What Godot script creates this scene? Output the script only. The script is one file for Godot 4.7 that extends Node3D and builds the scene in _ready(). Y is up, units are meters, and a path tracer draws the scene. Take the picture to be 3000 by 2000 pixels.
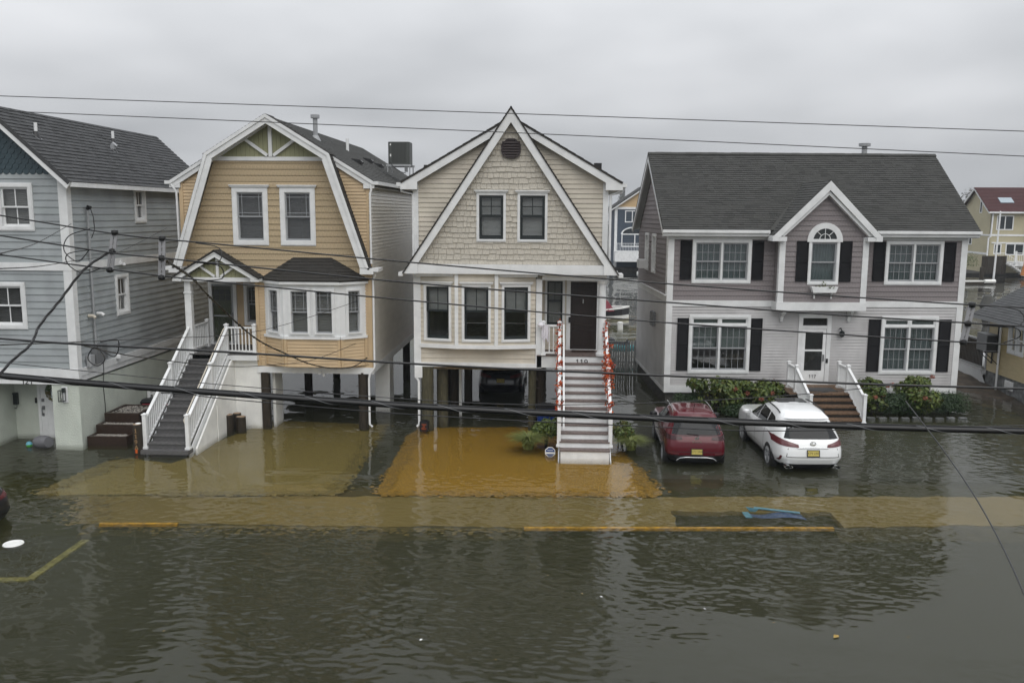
extends Node3D

var M := {}
var taken := {}
var rng := RandomNumberGenerator.new()
var counts := {}

# ---------------------------------------------------------------- mesh builder
class MB:
	var v := PackedVector3Array()
	var n := PackedVector3Array()
	var c := PackedColorArray()
	var col := Color(1, 1, 1)
	var xf := Transform3D()

	func tri(a: Vector3, b: Vector3, d: Vector3) -> void:
		a = xf * a
		b = xf * b
		d = xf * d
		var nn := (b - a).cross(d - a).normalized()
		v.append(a); v.append(d); v.append(b)
		n.append(nn); n.append(nn); n.append(nn)
		c.append(col); c.append(col); c.append(col)

	func trin(a: Vector3, b: Vector3, d: Vector3, na: Vector3, nb: Vector3, nd: Vector3) -> void:
		v.append(xf * a); v.append(xf * d); v.append(xf * b)
		var q := xf.basis
		n.append((q * na).normalized()); n.append((q * nd).normalized()); n.append((q * nb).normalized())
		c.append(col); c.append(col); c.append(col)

	func quad(a: Vector3, b: Vector3, d: Vector3, e: Vector3) -> void:
		tri(a, b, d)
		tri(a, d, e)

	func box(lo: Vector3, hi: Vector3) -> MB:
		var x0 := lo.x; var y0 := lo.y; var z0 := lo.z
		var x1 := hi.x; var y1 := hi.y; var z1 := hi.z
		quad(Vector3(x0, y0, z1), Vector3(x1, y0, z1), Vector3(x1, y1, z1), Vector3(x0, y1, z1))
		quad(Vector3(x1, y0, z0), Vector3(x0, y0, z0), Vector3(x0, y1, z0), Vector3(x1, y1, z0))
		quad(Vector3(x1, y0, z1), Vector3(x1, y0, z0), Vector3(x1, y1, z0), Vector3(x1, y1, z1))
		quad(Vector3(x0, y0, z0), Vector3(x0, y0, z1), Vector3(x0, y1, z1), Vector3(x0, y1, z0))
		quad(Vector3(x0, y1, z1), Vector3(x1, y1, z1), Vector3(x1, y1, z0), Vector3(x0, y1, z0))
		quad(Vector3(x0, y0, z0), Vector3(x1, y0, z0), Vector3(x1, y0, z1), Vector3(x0, y0, z1))
		return self

	# box with chamfered vertical edges and a chamfered top
	func post(lo: Vector3, hi: Vector3, ch: float) -> MB:
		var p := PackedVector2Array([Vector2(lo.x + ch, lo.z), Vector2(hi.x - ch, lo.z), Vector2(hi.x, lo.z + ch), Vector2(hi.x, hi.z - ch), Vector2(hi.x - ch, hi.z), Vector2(lo.x + ch, hi.z), Vector2(lo.x, hi.z - ch), Vector2(lo.x, lo.z + ch)])
		for i in 8:
			var a := p[i]
			var b := p[(i + 1) % 8]
			quad(Vector3(b.x, lo.y, b.y), Vector3(a.x, lo.y, a.y), Vector3(a.x, hi.y, a.y), Vector3(b.x, hi.y, b.y))
		var m := (lo + hi) * 0.5
		for i in 8:
			var a := p[i]
			var b := p[(i + 1) % 8]
			tri(Vector3(b.x, hi.y, b.y), Vector3(a.x, hi.y, a.y), Vector3(m.x, hi.y, m.z))
		return self

	func prism(poly: PackedVector2Array, z0: float, z1: float) -> MB:
		var p := poly
		if area(p) < 0:
			p.reverse()
		var t := Geometry2D.triangulate_polygon(p)
		for i in range(0, t.size(), 3):
			var a := p[t[i]]; var b := p[t[i + 1]]; var d := p[t[i + 2]]
			if (b - a).cross(d - a) < 0:
				var s := b
				b = d
				d = s
			tri(Vector3(a.x, a.y, z1), Vector3(b.x, b.y, z1), Vector3(d.x, d.y, z1))
			tri(Vector3(a.x, a.y, z0), Vector3(d.x, d.y, z0), Vector3(b.x, b.y, z0))
		for i in p.size():
			var a := p[i]; var b := p[(i + 1) % p.size()]
			quad(Vector3(a.x, a.y, z0), Vector3(b.x, b.y, z0), Vector3(b.x, b.y, z1), Vector3(a.x, a.y, z1))
		return self

	# a lap board, shake or shingle: bottom edge proud by t, top edge by t2
	func plate(poly: PackedVector2Array, y0: float, h: float, t: float, t2: float, back: float) -> MB:
		var p := poly
		if area(p) < 0:
			p.reverse()
		var tr := Geometry2D.triangulate_polygon(p)
		var q: Array[Vector3] = []
		for a in p:
			q.append(Vector3(a.x, a.y, lerpf(t, t2, clampf((a.y - y0) / h, 0.0, 1.0))))
		for i in range(0, tr.size(), 3):
			var a := q[tr[i]]; var b := q[tr[i + 1]]; var d := q[tr[i + 2]]
			if (b.x - a.x) * (d.y - a.y) - (b.y - a.y) * (d.x - a.x) < 0:
				tri(a, d, b)
			else:
				tri(a, b, d)
		for i in q.size():
			var a := q[i]; var b := q[(i + 1) % q.size()]
			quad(Vector3(a.x, a.y, back), Vector3(b.x, b.y, back), b, a)
		return self

	static func area(p: PackedVector2Array) -> float:
		var s := 0.0
		for i in p.size():
			s += p[i].cross(p[(i + 1) % p.size()])
		return s * 0.5

	func tube(pts: Array, r: float, sides := 6, r1 := -1.0) -> MB:
		if r1 < 0:
			r1 = r
		var rings := []
		var norms := []
		var last_u := Vector3.ZERO
		for i in pts.size():
			var d: Vector3 = (pts[mini(i + 1, pts.size() - 1)] - pts[maxi(i - 1, 0)]).normalized()
			var u := last_u - d * last_u.dot(d)
			if u.length() < 0.01:
				u = d.cross(Vector3.UP if absf(d.y) < 0.9 else Vector3.RIGHT)
			u = u.normalized()
			last_u = u
			var w := d.cross(u)
			var rr := lerpf(r, r1, float(i) / maxf(1, pts.size() - 1))
			var ring := []
			var nr := []
			for k in sides:
				var a := TAU * k / sides
				var o := u * cos(a) + w * sin(a)
				ring.append(pts[i] + o * rr)
				nr.append(o)
			rings.append(ring)
			norms.append(nr)
		for i in pts.size() - 1:
			for k in sides:
				var k2 := (k + 1) % sides
				trin(rings[i][k], rings[i][k2], rings[i + 1][k2], norms[i][k], norms[i][k2], norms[i + 1][k2])
				trin(rings[i][k], rings[i + 1][k2], rings[i + 1][k], norms[i][k], norms[i + 1][k2], norms[i + 1][k])
		for e in [0, pts.size() - 1]:
			for k in range(1, sides - 1):
				if e == 0:
					tri(rings[e][0], rings[e][k + 1], rings[e][k])
				else:
					tri(rings[e][0], rings[e][k], rings[e][k + 1])
		return self

	func bar(a: Vector3, b: Vector3, w: float, h: float, up := Vector3.UP) -> MB:
		var d := b - a
		var z := d.normalized()
		var x := up.cross(z).normalized()
		if x.length() < 0.5:
			x = Vector3.RIGHT
		var y := z.cross(x)
		var keep := xf
		xf = xf * Transform3D(Basis(x, y, z), a)
		box(Vector3(-w / 2, -h / 2, 0), Vector3(w / 2, h / 2, d.length()))
		xf = keep
		return self

	# profile: Vector2(radius, height) from bottom to top, round the y axis
	func lathe(prof: Array, sides := 16, at := Vector3.ZERO) -> MB:
		for i in prof.size() - 1:
			var p: Vector2 = prof[i]
			var q: Vector2 = prof[i + 1]
			var slope := Vector2(q.y - p.y, p.x - q.x).normalized()
			for k in sides:
				var a := TAU * k / sides
				var b := TAU * (k + 1) / sides
				var ca := Vector3(cos(a), 0, sin(a))
				var cb := Vector3(cos(b), 0, sin(b))
				var up := Vector3.UP
				var na := ca * slope.x + up * slope.y
				var nb := cb * slope.x + up * slope.y
				var p0 := at + ca * p.x + up * p.y
				var p1 := at + cb * p.x + up * p.y
				var p2 := at + cb * q.x + up * q.y
				var p3 := at + ca * q.x + up * q.y
				trin(p1, p0, p3, nb, na, na)
				trin(p1, p3, p2, nb, na, nb)
		return self

	func mesh() -> ArrayMesh:
		var am := ArrayMesh.new()
		if v.size() == 0:
			return am
		var a := []
		a.resize(Mesh.ARRAY_MAX)
		a[Mesh.ARRAY_VERTEX] = v
		a[Mesh.ARRAY_NORMAL] = n
		a[Mesh.ARRAY_COLOR] = c
		am.add_surface_from_arrays(Mesh.PRIMITIVE_TRIANGLES, a)
		return am

func V(x: float, y: float, z: float) -> Vector3:
	return Vector3(x, y, z)

func P2(a: Array) -> PackedVector2Array:
	var p := PackedVector2Array()
	for i in range(0, a.size(), 2):
		p.append(Vector2(a[i], a[i + 1]))
	return p

func rect(x0: float, y0: float, x1: float, y1: float) -> PackedVector2Array:
	return P2([x0, y0, x1, y0, x1, y1, x0, y1])

# ---------------------------------------------------------------- nodes
func numbered(called: String) -> String:
	if not taken.has(called):
		taken[called] = 0
		return called
	taken[called] += 1
	return "%s_%03d" % [called, taken[called]]

func put(parent: Node, called: String, mb: MB, m: Material) -> MeshInstance3D:
	var o := MeshInstance3D.new()
	o.name = numbered(called) if parent == self else called
	o.mesh = mb.mesh()
	o.material_override = null
	if o.mesh.get_surface_count():
		o.mesh.surface_set_material(0, m)
	parent.add_child(o, true)
	return o

func sharem(parent: Node, called: String, mesh: Mesh, xf: Transform3D) -> MeshInstance3D:
	var o := MeshInstance3D.new()
	o.name = called
	o.mesh = mesh
	o.transform = xf
	parent.add_child(o, true)
	return o

func tag(o: Node, label: String, category: String, group := "") -> Node:
	o.set_meta("label", label)
	o.set_meta("category", category)
	if group:
		o.set_meta("group", group)
	return o

func thing(called: String, label: String, category: String, at := Vector3.ZERO, turn := 0.0, group := "") -> Node3D:
	var o := Node3D.new()
	o.name = numbered(called)
	add_child(o)
	o.position = at
	o.rotation.y = turn
	tag(o, label, category, group)
	return o

func struct(called: String, mb: MB, m: Material) -> MeshInstance3D:
	var o := put(self, called, mb, m)
	o.set_meta("kind", "structure")
	return o

func copy(o: Node3D, label: String, at: Vector3, turn: float) -> Node3D:
	var r: Node3D = o.duplicate()
	var base := str(o.name)
	var cut := RegEx.create_from_string("_\\d{3}$")
	r.name = numbered(cut.sub(base, ""))
	add_child(r)
	r.position = at
	r.rotation.y = turn
	r.set_meta("label", label)
	return r

# ---------------------------------------------------------------- materials
func lin(r: float, g: float, b: float) -> Color:
	return Color(r, g, b).linear_to_srgb()

func noise_tex(freq: float, oct: int, lo: float, hi: float, sd: int, size := 256, normal := false, bump := 4.0) -> NoiseTexture2D:
	var f := FastNoiseLite.new()
	f.noise_type = FastNoiseLite.TYPE_SIMPLEX_SMOOTH
	f.seed = sd
	f.frequency = freq
	f.fractal_octaves = oct
	var t := NoiseTexture2D.new()
	t.width = size
	t.height = size
	t.seamless = true
	t.noise = f
	if normal:
		t.as_normal_map = true
		t.bump_strength = bump
	else:
		var g := Gradient.new()
		g.set_color(0, Color(lo, lo, lo))
		g.set_color(1, Color(hi, hi, hi))
		t.color_ramp = g
	return t

var T := {}

func mat(called: String, r: float, g: float, b: float, rough := 0.8, tex := "", scale := Vector3.ONE, bump := "", bump_k := 0.4) -> StandardMaterial3D:
	var m := StandardMaterial3D.new()
	m.resource_name = called
	m.albedo_color = lin(r, g, b)
	m.roughness = rough
	m.vertex_color_use_as_albedo = true
	if tex:
		m.albedo_texture = T[tex]
	if bump:
		m.normal_enabled = true
		m.normal_texture = T[bump]
		m.normal_scale = bump_k
	if tex or bump:
		m.uv1_triplanar = true
		m.uv1_world_triplanar = true
		m.uv1_scale = scale
	M[called] = m
	return m

func glass(called: String, r: float, g: float, b: float, a: float) -> StandardMaterial3D:
	var m := StandardMaterial3D.new()
	m.resource_name = called
	m.transparency = BaseMaterial3D.TRANSPARENCY_ALPHA
	var q := lin(r, g, b)
	q.a = a
	m.albedo_color = q
	m.roughness = 0.03
	M[called] = m
	return m

func metal(called: String, r: float, g: float, b: float, rough: float) -> StandardMaterial3D:
	var m := mat(called, r, g, b, rough)
	m.metallic = 1.0
	return m

func materials() -> void:
	T.fine = noise_tex(0.09, 3, 0.9, 1.0, 1)
	T.blotch = noise_tex(0.012, 5, 0.92, 1.0, 2)
	T.weather = noise_tex(0.01, 5, 0.86, 1.0, 12)
	T.dirt = noise_tex(0.02, 5, 0.55, 1.0, 3)
	T.grit = noise_tex(0.25, 3, 0.45, 1.0, 4)
	T.pebble = noise_tex(0.12, 2, 0.3, 1.0, 5)
	T.grain = noise_tex(0.05, 4, 0.6, 1.0, 6)
	T.fine_n = noise_tex(0.1, 3, 0, 1, 7, 256, true, 3.0)
	T.grit_n = noise_tex(0.25, 3, 0, 1, 8, 256, true, 6.0)
	T.metal_wave = noise_tex(0.006, 3, 0, 1, 9, 256, true, 8.0)
	mat("trim", 0.78, 0.79, 0.79, 0.45, "blotch", V(0.5, 0.5, 0.5))
	mat("white_vinyl", 0.82, 0.83, 0.83, 0.4, "blotch", V(0.7, 0.7, 0.7))
	mat("soffit", 0.6, 0.61, 0.6, 0.6, "fine")
	mat("mauve_shake", 0.355, 0.316, 0.318, 0.75, "grain", V(9.0, 0.5, 9.0), "fine_n", 0.3)
	mat("lavender_vinyl", 0.54, 0.53, 0.53, 0.5, "weather", V(0.3, 0.25, 0.3))
	mat("cream_lap", 0.64, 0.585, 0.49, 0.7, "weather", V(0.35, 0.25, 0.35))
	mat("cream_shake", 0.79, 0.735, 0.63, 0.75, "grain", V(8.0, 0.6, 8.0), "fine_n", 0.3)
	mat("tan_shake", 0.66, 0.515, 0.32, 0.7, "grain", V(8.0, 0.5, 8.0), "fine_n", 0.25)
	mat("tan_vinyl", 0.62, 0.46, 0.275, 0.5, "weather", V(0.3, 0.25, 0.3))
	mat("beige_vinyl", 0.7, 0.67, 0.6, 0.3, "blotch", V(0.3, 1, 0.3))
	mat("blue_lap", 0.375, 0.405, 0.415, 0.65, "weather", V(0.35, 0.25, 0.35))
	mat("teal_scallop", 0.045, 0.085, 0.105, 0.6, "grain", V(6, 1, 6))
	mat("sage", 0.3, 0.3, 0.17, 0.6, "fine")
	mat("asphalt_shingle", 0.105, 0.105, 0.098, 0.9, "grit", V(3, 3, 3), "grit_n", 0.5)
	mat("grey_shingle", 0.118, 0.121, 0.125, 0.9, "grit", V(3, 3, 3), "grit_n", 0.5)
	mat("brown_shingle", 0.06, 0.055, 0.048, 0.9, "grit", V(3, 3, 3), "grit_n", 0.5)
	mat("red_shingle", 0.11, 0.03, 0.03, 0.9, "grit", V(2, 2, 2))
	mat("pale_shingle", 0.16, 0.165, 0.17, 0.9, "grit", V(3, 3, 3))
	mat("black_shutter", 0.012, 0.012, 0.014, 0.65, "fine").metallic_specular = 0.3
	mat("black_frame", 0.012, 0.017, 0.017, 0.35)
	mat("black_plastic", 0.012, 0.012, 0.013, 0.45)
	mat("rubber", 0.014, 0.014, 0.014, 0.75)
	mat("grey_vinyl", 0.3, 0.31, 0.32, 0.5)
	mat("blind", 0.22, 0.23, 0.22, 0.7)
	mat("teal_shade", 0.13, 0.17, 0.165, 0.8)
	mat("dark_blind", 0.085, 0.09, 0.09, 0.7)
	mat("shade", 0.3, 0.32, 0.31, 0.8)
	mat("curtain", 0.095, 0.135, 0.138, 0.9)
	mat("plywood", 0.3, 0.24, 0.15, 0.85, "dirt", V(0.5, 0.5, 0.5))
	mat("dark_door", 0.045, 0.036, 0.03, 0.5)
	mat("concrete", 0.13, 0.125, 0.11, 0.9, "dirt", V(0.6, 0.6, 0.6), "grit_n", 0.3)
	mat("pale_concrete", 0.3, 0.31, 0.31, 0.9, "dirt", V(0.5, 0.5, 0.5))
	mat("stucco", 0.58, 0.62, 0.55, 0.9, "blotch", V(0.4, 0.3, 0.4), "grit_n", 0.25)
	mat("panel_white", 0.86, 0.86, 0.83, 0.7, "blotch", V(0.4, 0.4, 0.4))
	mat("yellow_stucco", 0.46, 0.415, 0.28, 0.9, "blotch", V(0.1, 0.1, 0.1))
	mat("yellow_vinyl", 0.5, 0.41, 0.22, 0.5, "blotch", V(0.5, 2, 0.5))
	mat("navy_lap", 0.05, 0.07, 0.1, 0.7, "fine")
	mat("peach_lap", 0.62, 0.44, 0.24, 0.7, "fine")
	mat("deck_grey", 0.15, 0.147, 0.147, 0.6, "grain", V(0.6, 8, 0.6))
	mat("deck_brown", 0.2, 0.15, 0.135, 0.55, "grain", V(0.6, 8, 0.6))
	mat("pile_wood", 0.045, 0.032, 0.018, 0.75, "dirt", V(3, 0.35, 3), "fine_n", 0.6)
	mat("pile_green", 0.11, 0.1, 0.055, 0.8, "dirt", V(3, 0.35, 3), "fine_n", 0.6)
	mat("cut_wood", 0.5, 0.36, 0.24, 0.8, "dirt", V(4, 4, 4))
	mat("wet_wood", 0.05, 0.026, 0.015, 0.35, "dirt", V(1, 5, 1), "fine_n", 0.5)
	mat("door_wood", 0.028, 0.014, 0.01, 0.4, "dirt", V(5, 0.6, 5))
	mat("fence_grey", 0.56, 0.57, 0.57, 0.75, "dirt", V(4, 0.5, 4))
	mat("brown_step", 0.23, 0.135, 0.075, 0.7, "dirt", V(1.2, 3, 1.2), "grit_n", 0.4)
	mat("riser_stone", 0.045, 0.038, 0.032, 0.8, "dirt", V(2, 2, 2))
	mat("galvanised", 0.35, 0.36, 0.37, 0.45, "blotch", V(2, 2, 2))
	mat("steel_grey", 0.16, 0.165, 0.17, 0.5)
	mat("ac_body", 0.07, 0.075, 0.07, 0.5)
	mat("cable", 0.008, 0.008, 0.0085, 0.4)
	mat("wire", 0.02, 0.02, 0.021, 0.5)
	mat("leaf", 0.08, 0.11, 0.018, 0.5).backlight = lin(0.08, 0.12, 0.02)
	mat("leaf_dark", 0.022, 0.05, 0.012, 0.5)
	mat("grass_blade", 0.16, 0.19, 0.05, 0.6)
	mat("petal", 0.3, 0.09, 0.06, 0.8)
	mat("bark", 0.04, 0.03, 0.022, 0.9, "dirt", V(4, 1, 4))
	mat("garland_leaf", 0.5, 0.09, 0.012, 0.7)
	mat("green_door", 0.055, 0.07, 0.03, 0.45)
	mat("orange", 0.6, 0.1, 0.01, 0.6)
	mat("chrome", 0.7, 0.71, 0.72, 0.12).metallic = 1.0
	glass("pane", 0.02, 0.022, 0.022, 0.12)
	glass("screen_pane", 0.025, 0.027, 0.027, 0.55)

# ---------------------------------------------------------------- house building
func face(at: Vector3, turn: float) -> Transform3D:
	return Transform3D(Basis(Vector3.UP, turn), at)

func cut_holes(pieces: Array, holes: Array) -> Array:
	for h in holes:
		var r: Rect2 = h
		var hp := rect(r.position.x, r.position.y, r.end.x, r.end.y)
		var next := []
		for p in pieces:
			for q in Geometry2D.clip_polygons(p, hp):
				if absf(MB.area(q)) > 0.0008:
					next.append(q)
		pieces = next
	return pieces

func bounds(p: PackedVector2Array) -> Rect2:
	var r := Rect2(p[0], Vector2.ZERO)
	for q in p:
		r = r.expand(q)
	return r

# a wall: slab with openings, and its boards as pieces of their own. Local axes: x right, y up, z out.
func wall(house: Node3D, f: Transform3D, outline: PackedVector2Array, holes: Array, o: Dictionary) -> MeshInstance3D:
	var b := bounds(outline)
	var xs := [b.position.x - 0.01, b.end.x + 0.01]
	for h in holes:
		xs.append(h.position.x)
		xs.append(h.end.x)
	xs.sort()
	var slab := MB.new()
	for i in xs.size() - 1:
		if xs[i + 1] - xs[i] < 0.002:
			continue
		var strip := rect(xs[i], b.position.y - 1, xs[i + 1], b.end.y + 1)
		for p in Geometry2D.intersect_polygons(outline, strip):
			for q in cut_holes([p], holes):
				slab.prism(q, -0.12, 0.0)
	var w := put(house, o.get("name", "wall"), slab, M[o.get("slab", o.mat)])
	w.transform = f
	if o.has("course"):
		boards(w, outline, holes, o)
	return w

func boards(w: Node3D, outline: PackedVector2Array, holes: Array, o: Dictionary) -> void:
	var b := bounds(outline)
	var y: float = o.get("start", b.position.y)
	var ch: float = o.course
	var t: float = o.get("t", 0.026)
	var vary: float = o.get("vary", 0.06)
	var split: float = o.get("split", 0.0)
	while y < b.end.y - 0.005:
		var strip := rect(b.position.x - 1, y, b.end.x + 1, y + ch)
		for p in cut_holes(Geometry2D.intersect_polygons(outline, strip), holes):
			var parts := [p]
			if split > 0 and bounds(p).size.x > split * 0.7:
				parts = []
				var pb := bounds(p)
				var x := pb.position.x - 0.01
				var first := true
				while x < pb.end.x:
					var wd := split * rng.randf_range(0.6, 1.2) * (rng.randf_range(0.3, 1.0) if first else 1.0)
					first = false
					if pb.end.x - x - wd < split * 0.25:
						wd = pb.end.x - x + 0.01
					parts += Geometry2D.intersect_polygons(p, rect(x, y - 0.1, x + wd - 0.002, y + ch + 0.1))
					x += wd
			for q in parts:
				var mb := MB.new()
				var k := 1.0 + rng.randf_range(-vary, vary)
				mb.col = Color(k, k * rng.randf_range(0.99, 1.01), k)
				mb.plate(q, y, ch, t, 0.0, -0.004)
				put(w, o.get("board", "siding_board"), mb, M[o.mat])
		y += ch

# shingles or shakes in courses of uneven tabs; the first `most` (nearest the eave) as pieces, the others joined
func shingles(parent: Node3D, f: Transform3D, outline: PackedVector2Array, holes: Array, o: Dictionary) -> void:
	var b := bounds(outline)
	var ch: float = o.course
	var y: float = b.position.y
	var most: int = o.get("most", 0)
	var rest := MB.new()
	rest.xf = f
	var made := 0
	var k := 0
	while y < b.end.y - 0.01:
		var x: float = b.position.x - rng.randf() * o.wide
		while x < b.end.x:
			var wd: float = o.wide * rng.randf_range(o.get("lo", 0.6), o.get("hi", 1.3))
			var drop: float = rng.randf_range(0.0, o.get("stagger", 0.0))
			var tab := rect(x, y - drop, x + wd - o.get("gap", 0.004), y + ch * 1.02)
			for p in Geometry2D.intersect_polygons(outline, tab):
				for q in cut_holes([p], holes):
					if absf(MB.area(q)) < 0.0006:
						continue
					var mb := rest
					if made < most:
						mb = MB.new()
						mb.xf = f
					var tone := 1.0 + rng.randf_range(-o.get("vary", 0.2), o.get("vary", 0.2))
					mb.col = Color(tone, tone, tone)
					mb.plate(q, y - drop, ch + drop, o.get("t", 0.015) * rng.randf_range(0.8, 1.25), 0.002, -0.002)
					if made < most:
						put(parent, o.get("piece", "shingle"), mb, M[o.mat])
						made += 1
			x += wd
		y += ch
		k += 1
	if rest.v.size():
		var r := put(parent, o.get("piece", "shingle") + "_field", rest, M[o.mat])
		r.set_meta("kind", "stuff")

func bits(parent: Node, called: String, list: Array, m: Material) -> void:
	for q in list:
		put(parent, called, MB.new().box(V(q[0], q[1], q[2]), V(q[3], q[4], q[5])), m)

func hole(x0: float, y0: float, x1: float, y1: float) -> Rect2:
	return Rect2(x0 + 0.05, y0 + 0.05, x1 - x0 - 0.1, y1 - y0 - 0.1)

func ring(mb: MB, x0: float, y0: float, x1: float, y1: float, w: float, z0: float, z1: float, wb := -1.0, wt := -1.0) -> void:
	if wb < 0:
		wb = w
	if wt < 0:
		wt = w
	mb.box(V(x0, y0, z0), V(x0 + w, y1, z1))
	mb.box(V(x1 - w, y0, z0), V(x1, y1, z1))
	mb.box(V(x0 + w, y0, z0), V(x1 - w, y0 + wb, z1))
	mb.box(V(x0 + w, y1 - wt, z0), V(x1 - w, y1, z1))

# one or more double-hung units inside a casing. o: cas, units, frame, grille, blind, drop, cap, meet
func window(house: Node3D, f: Transform3D, x0: float, y0: float, x1: float, y1: float, o := {}) -> MeshInstance3D:
	var cas: float = o.get("cas", 0.11)
	var mb := MB.new()
	ring(mb, x0, y0, x1, y1, cas, -0.1, 0.05)
	ring(mb, x0 + 0.03, y0 + 0.03, x1 - 0.03, y1 - 0.03, cas - 0.05, 0.05, 0.062)
	var w := put(house, "window", mb, M[o.get("casing", "trim")])
	w.transform = f
	if o.get("cap", false):
		var h := MB.new()
		h.box(V(x0 - 0.05, y1 + 0.002, -0.02), V(x1 + 0.05, y1 + 0.05, 0.09))
		h.box(V(x0 - 0.075, y1 + 0.05, -0.02), V(x1 + 0.075, y1 + 0.085, 0.125))
		put(w, "header", h, M.trim)
	if o.get("sill", false):
		put(w, "sill", MB.new().box(V(x0 + cas - 0.03, y0 + cas - 0.03, 0.05), V(x1 - cas + 0.03, y0 + cas + 0.012, 0.095)), M.trim)
	var ix0 := x0 + cas
	var ix1 := x1 - cas
	var iy0 := y0 + cas
	var iy1 := y1 - cas
	var tr: float = o.get("transom", 0.0)
	if tr > 0:
		var bar := MB.new()
		bar.box(V(ix0, iy1 - tr - 0.07, -0.08), V(ix1, iy1 - tr, 0.045))
		put(w, "transom_bar", bar, M.trim)
	var n: int = o.get("units", 1)
	var mull: float = o.get("mull", 0.09)
	var uw := (ix1 - ix0 - mull * (n - 1)) / n
	for i in n:
		var a := ix0 + i * (uw + mull)
		var b := a + uw
		if i > 0:
			put(w, "mullion", MB.new().box(V(a - mull, iy0, -0.09), V(a, iy1, 0.04)), M[o.get("casing", "trim")])
		if tr > 0:
			var ts := MB.new()
			ring(ts, a, iy1 - tr, b, iy1, 0.045, -0.05, 0.02)
			put(w, "sash", ts, M.trim)
			put(w, "pane", MB.new().box(V(a + 0.045, iy1 - tr + 0.045, -0.03), V(b - 0.045, iy1 - 0.045, -0.026)), M.pane)
			blind(w, "teal_shade", a, iy1 - tr, b, iy1, -0.09)
			sashes(w, a, iy0, b, iy1 - tr - 0.07, o)
		else:
			sashes(w, a, iy0, b, iy1, o)
	return w

func sashes(w: Node3D, a: float, y0: float, b: float, y1: float, o: Dictionary) -> void:
	var fm: Material = M[o.get("frame", "trim")]
	var fw: float = o.get("rail", 0.05)
	var my := lerpf(y0, y1, o.get("meet", 0.5))
	var s := MB.new()
	ring(s, a, my - fw * 0.5, b, y1, fw, -0.055, -0.01)
	put(w, "sash", s, fm)
	s = MB.new()
	ring(s, a, y0, b, my + fw * 0.5, fw, -0.105, -0.056, fw * o.get("foot", 1.3))
	put(w, "sash", s, fm)
	var pm: Material = M[o.get("glass", "pane")]
	put(w, "pane", MB.new().box(V(a + fw, my, -0.035), V(b - fw, y1 - fw, -0.031)), pm)
	put(w, "pane", MB.new().box(V(a + fw, y0 + fw, -0.085), V(b - fw, my, -0.081)), M[o.get("low_glass", o.get("glass", "pane"))])
	var gr: Array = o.get("grille", [])
	var gm: Material = M[o.get("grille_mat", o.get("frame", "trim"))]
	var gw: float = o.get("bar", 0.02)
	if gr.size():
		var g := MB.new()
		var spans := [[my + fw * 0.5, y1 - fw, -0.03, -0.018]]
		if o.get("both", false):
			spans.append([y0 + fw, my - fw * 0.5, -0.08, -0.068])
		for sp in spans:
			if gr.size() == 1:
				var q := 0.1
				for xx in [a + fw + q, b - fw - q]:
					g.box(V(xx - gw / 2, sp[0], sp[2]), V(xx + gw / 2, sp[1], sp[3]))
				for yy in [sp[0] + q, sp[1] - q]:
					g.box(V(a + fw, yy - gw / 2, sp[2] - 0.001), V(b - fw, yy + gw / 2, sp[3] - 0.001))
			else:
				for k in range(1, gr[0]):
					var xx := lerpf(a + fw, b - fw, float(k) / gr[0])
					g.box(V(xx - gw / 2, sp[0], sp[2]), V(xx + gw / 2, sp[1], sp[3]))
				for k in range(1, gr[1]):
					var yy := lerpf(sp[0], sp[1], float(k) / gr[1])
					g.box(V(a + fw, yy - gw / 2, sp[2] - 0.001), V(b - fw, yy + gw / 2, sp[3] - 0.001))
		put(w, "grille", g, gm)
	var kind: String = o.get("blind", "")
	if kind:
		var bottom := lerpf(y1, y0, o.get("drop", 1.0))
		blind(w, kind, a, bottom, b, y1, -0.16, o.get("slat", 0.05))

func blind(w: Node3D, kind: String, a: float, y0: float, b: float, y1: float, z: float, pitch := 0.05) -> void:
	var mb := MB.new()
	if kind in ["shade", "teal_shade"]:
		var y := y0
		while y < y1:
			var t := minf(y + 0.04, y1)
			var m := (y + t) / 2
			mb.quad(V(a, y, z), V(b, y, z), V(b, m, z + 0.012), V(a, m, z + 0.012))
			mb.quad(V(a, m, z + 0.012), V(b, m, z + 0.012), V(b, t, z), V(a, t, z))
			y = t
		put(w, "shade", mb, M[kind])
	elif kind == "curtain":
		var x := a
		var k := 0
		while x < b:
			var t := minf(x + rng.randf_range(0.035, 0.07), b)
			var za := z + (0.03 if k % 2 else 0.0)
			var zb := z + (0.0 if k % 2 else 0.03)
			mb.quad(V(x, y0, za), V(t, y0, zb), V(t, y1, zb), V(x, y1, za))
			x = t
			k += 1
		put(w, "curtain", mb, M.curtain)
	else:
		var y := y0
		while y < y1 - 0.01:
			mb.quad(V(a, y, z + pitch * 0.35), V(b, y, z + pitch * 0.35), V(b, y + pitch * 0.8, z), V(a, y + pitch * 0.8, z))
			y += pitch
		put(w, "blind", mb, M[kind])

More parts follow.
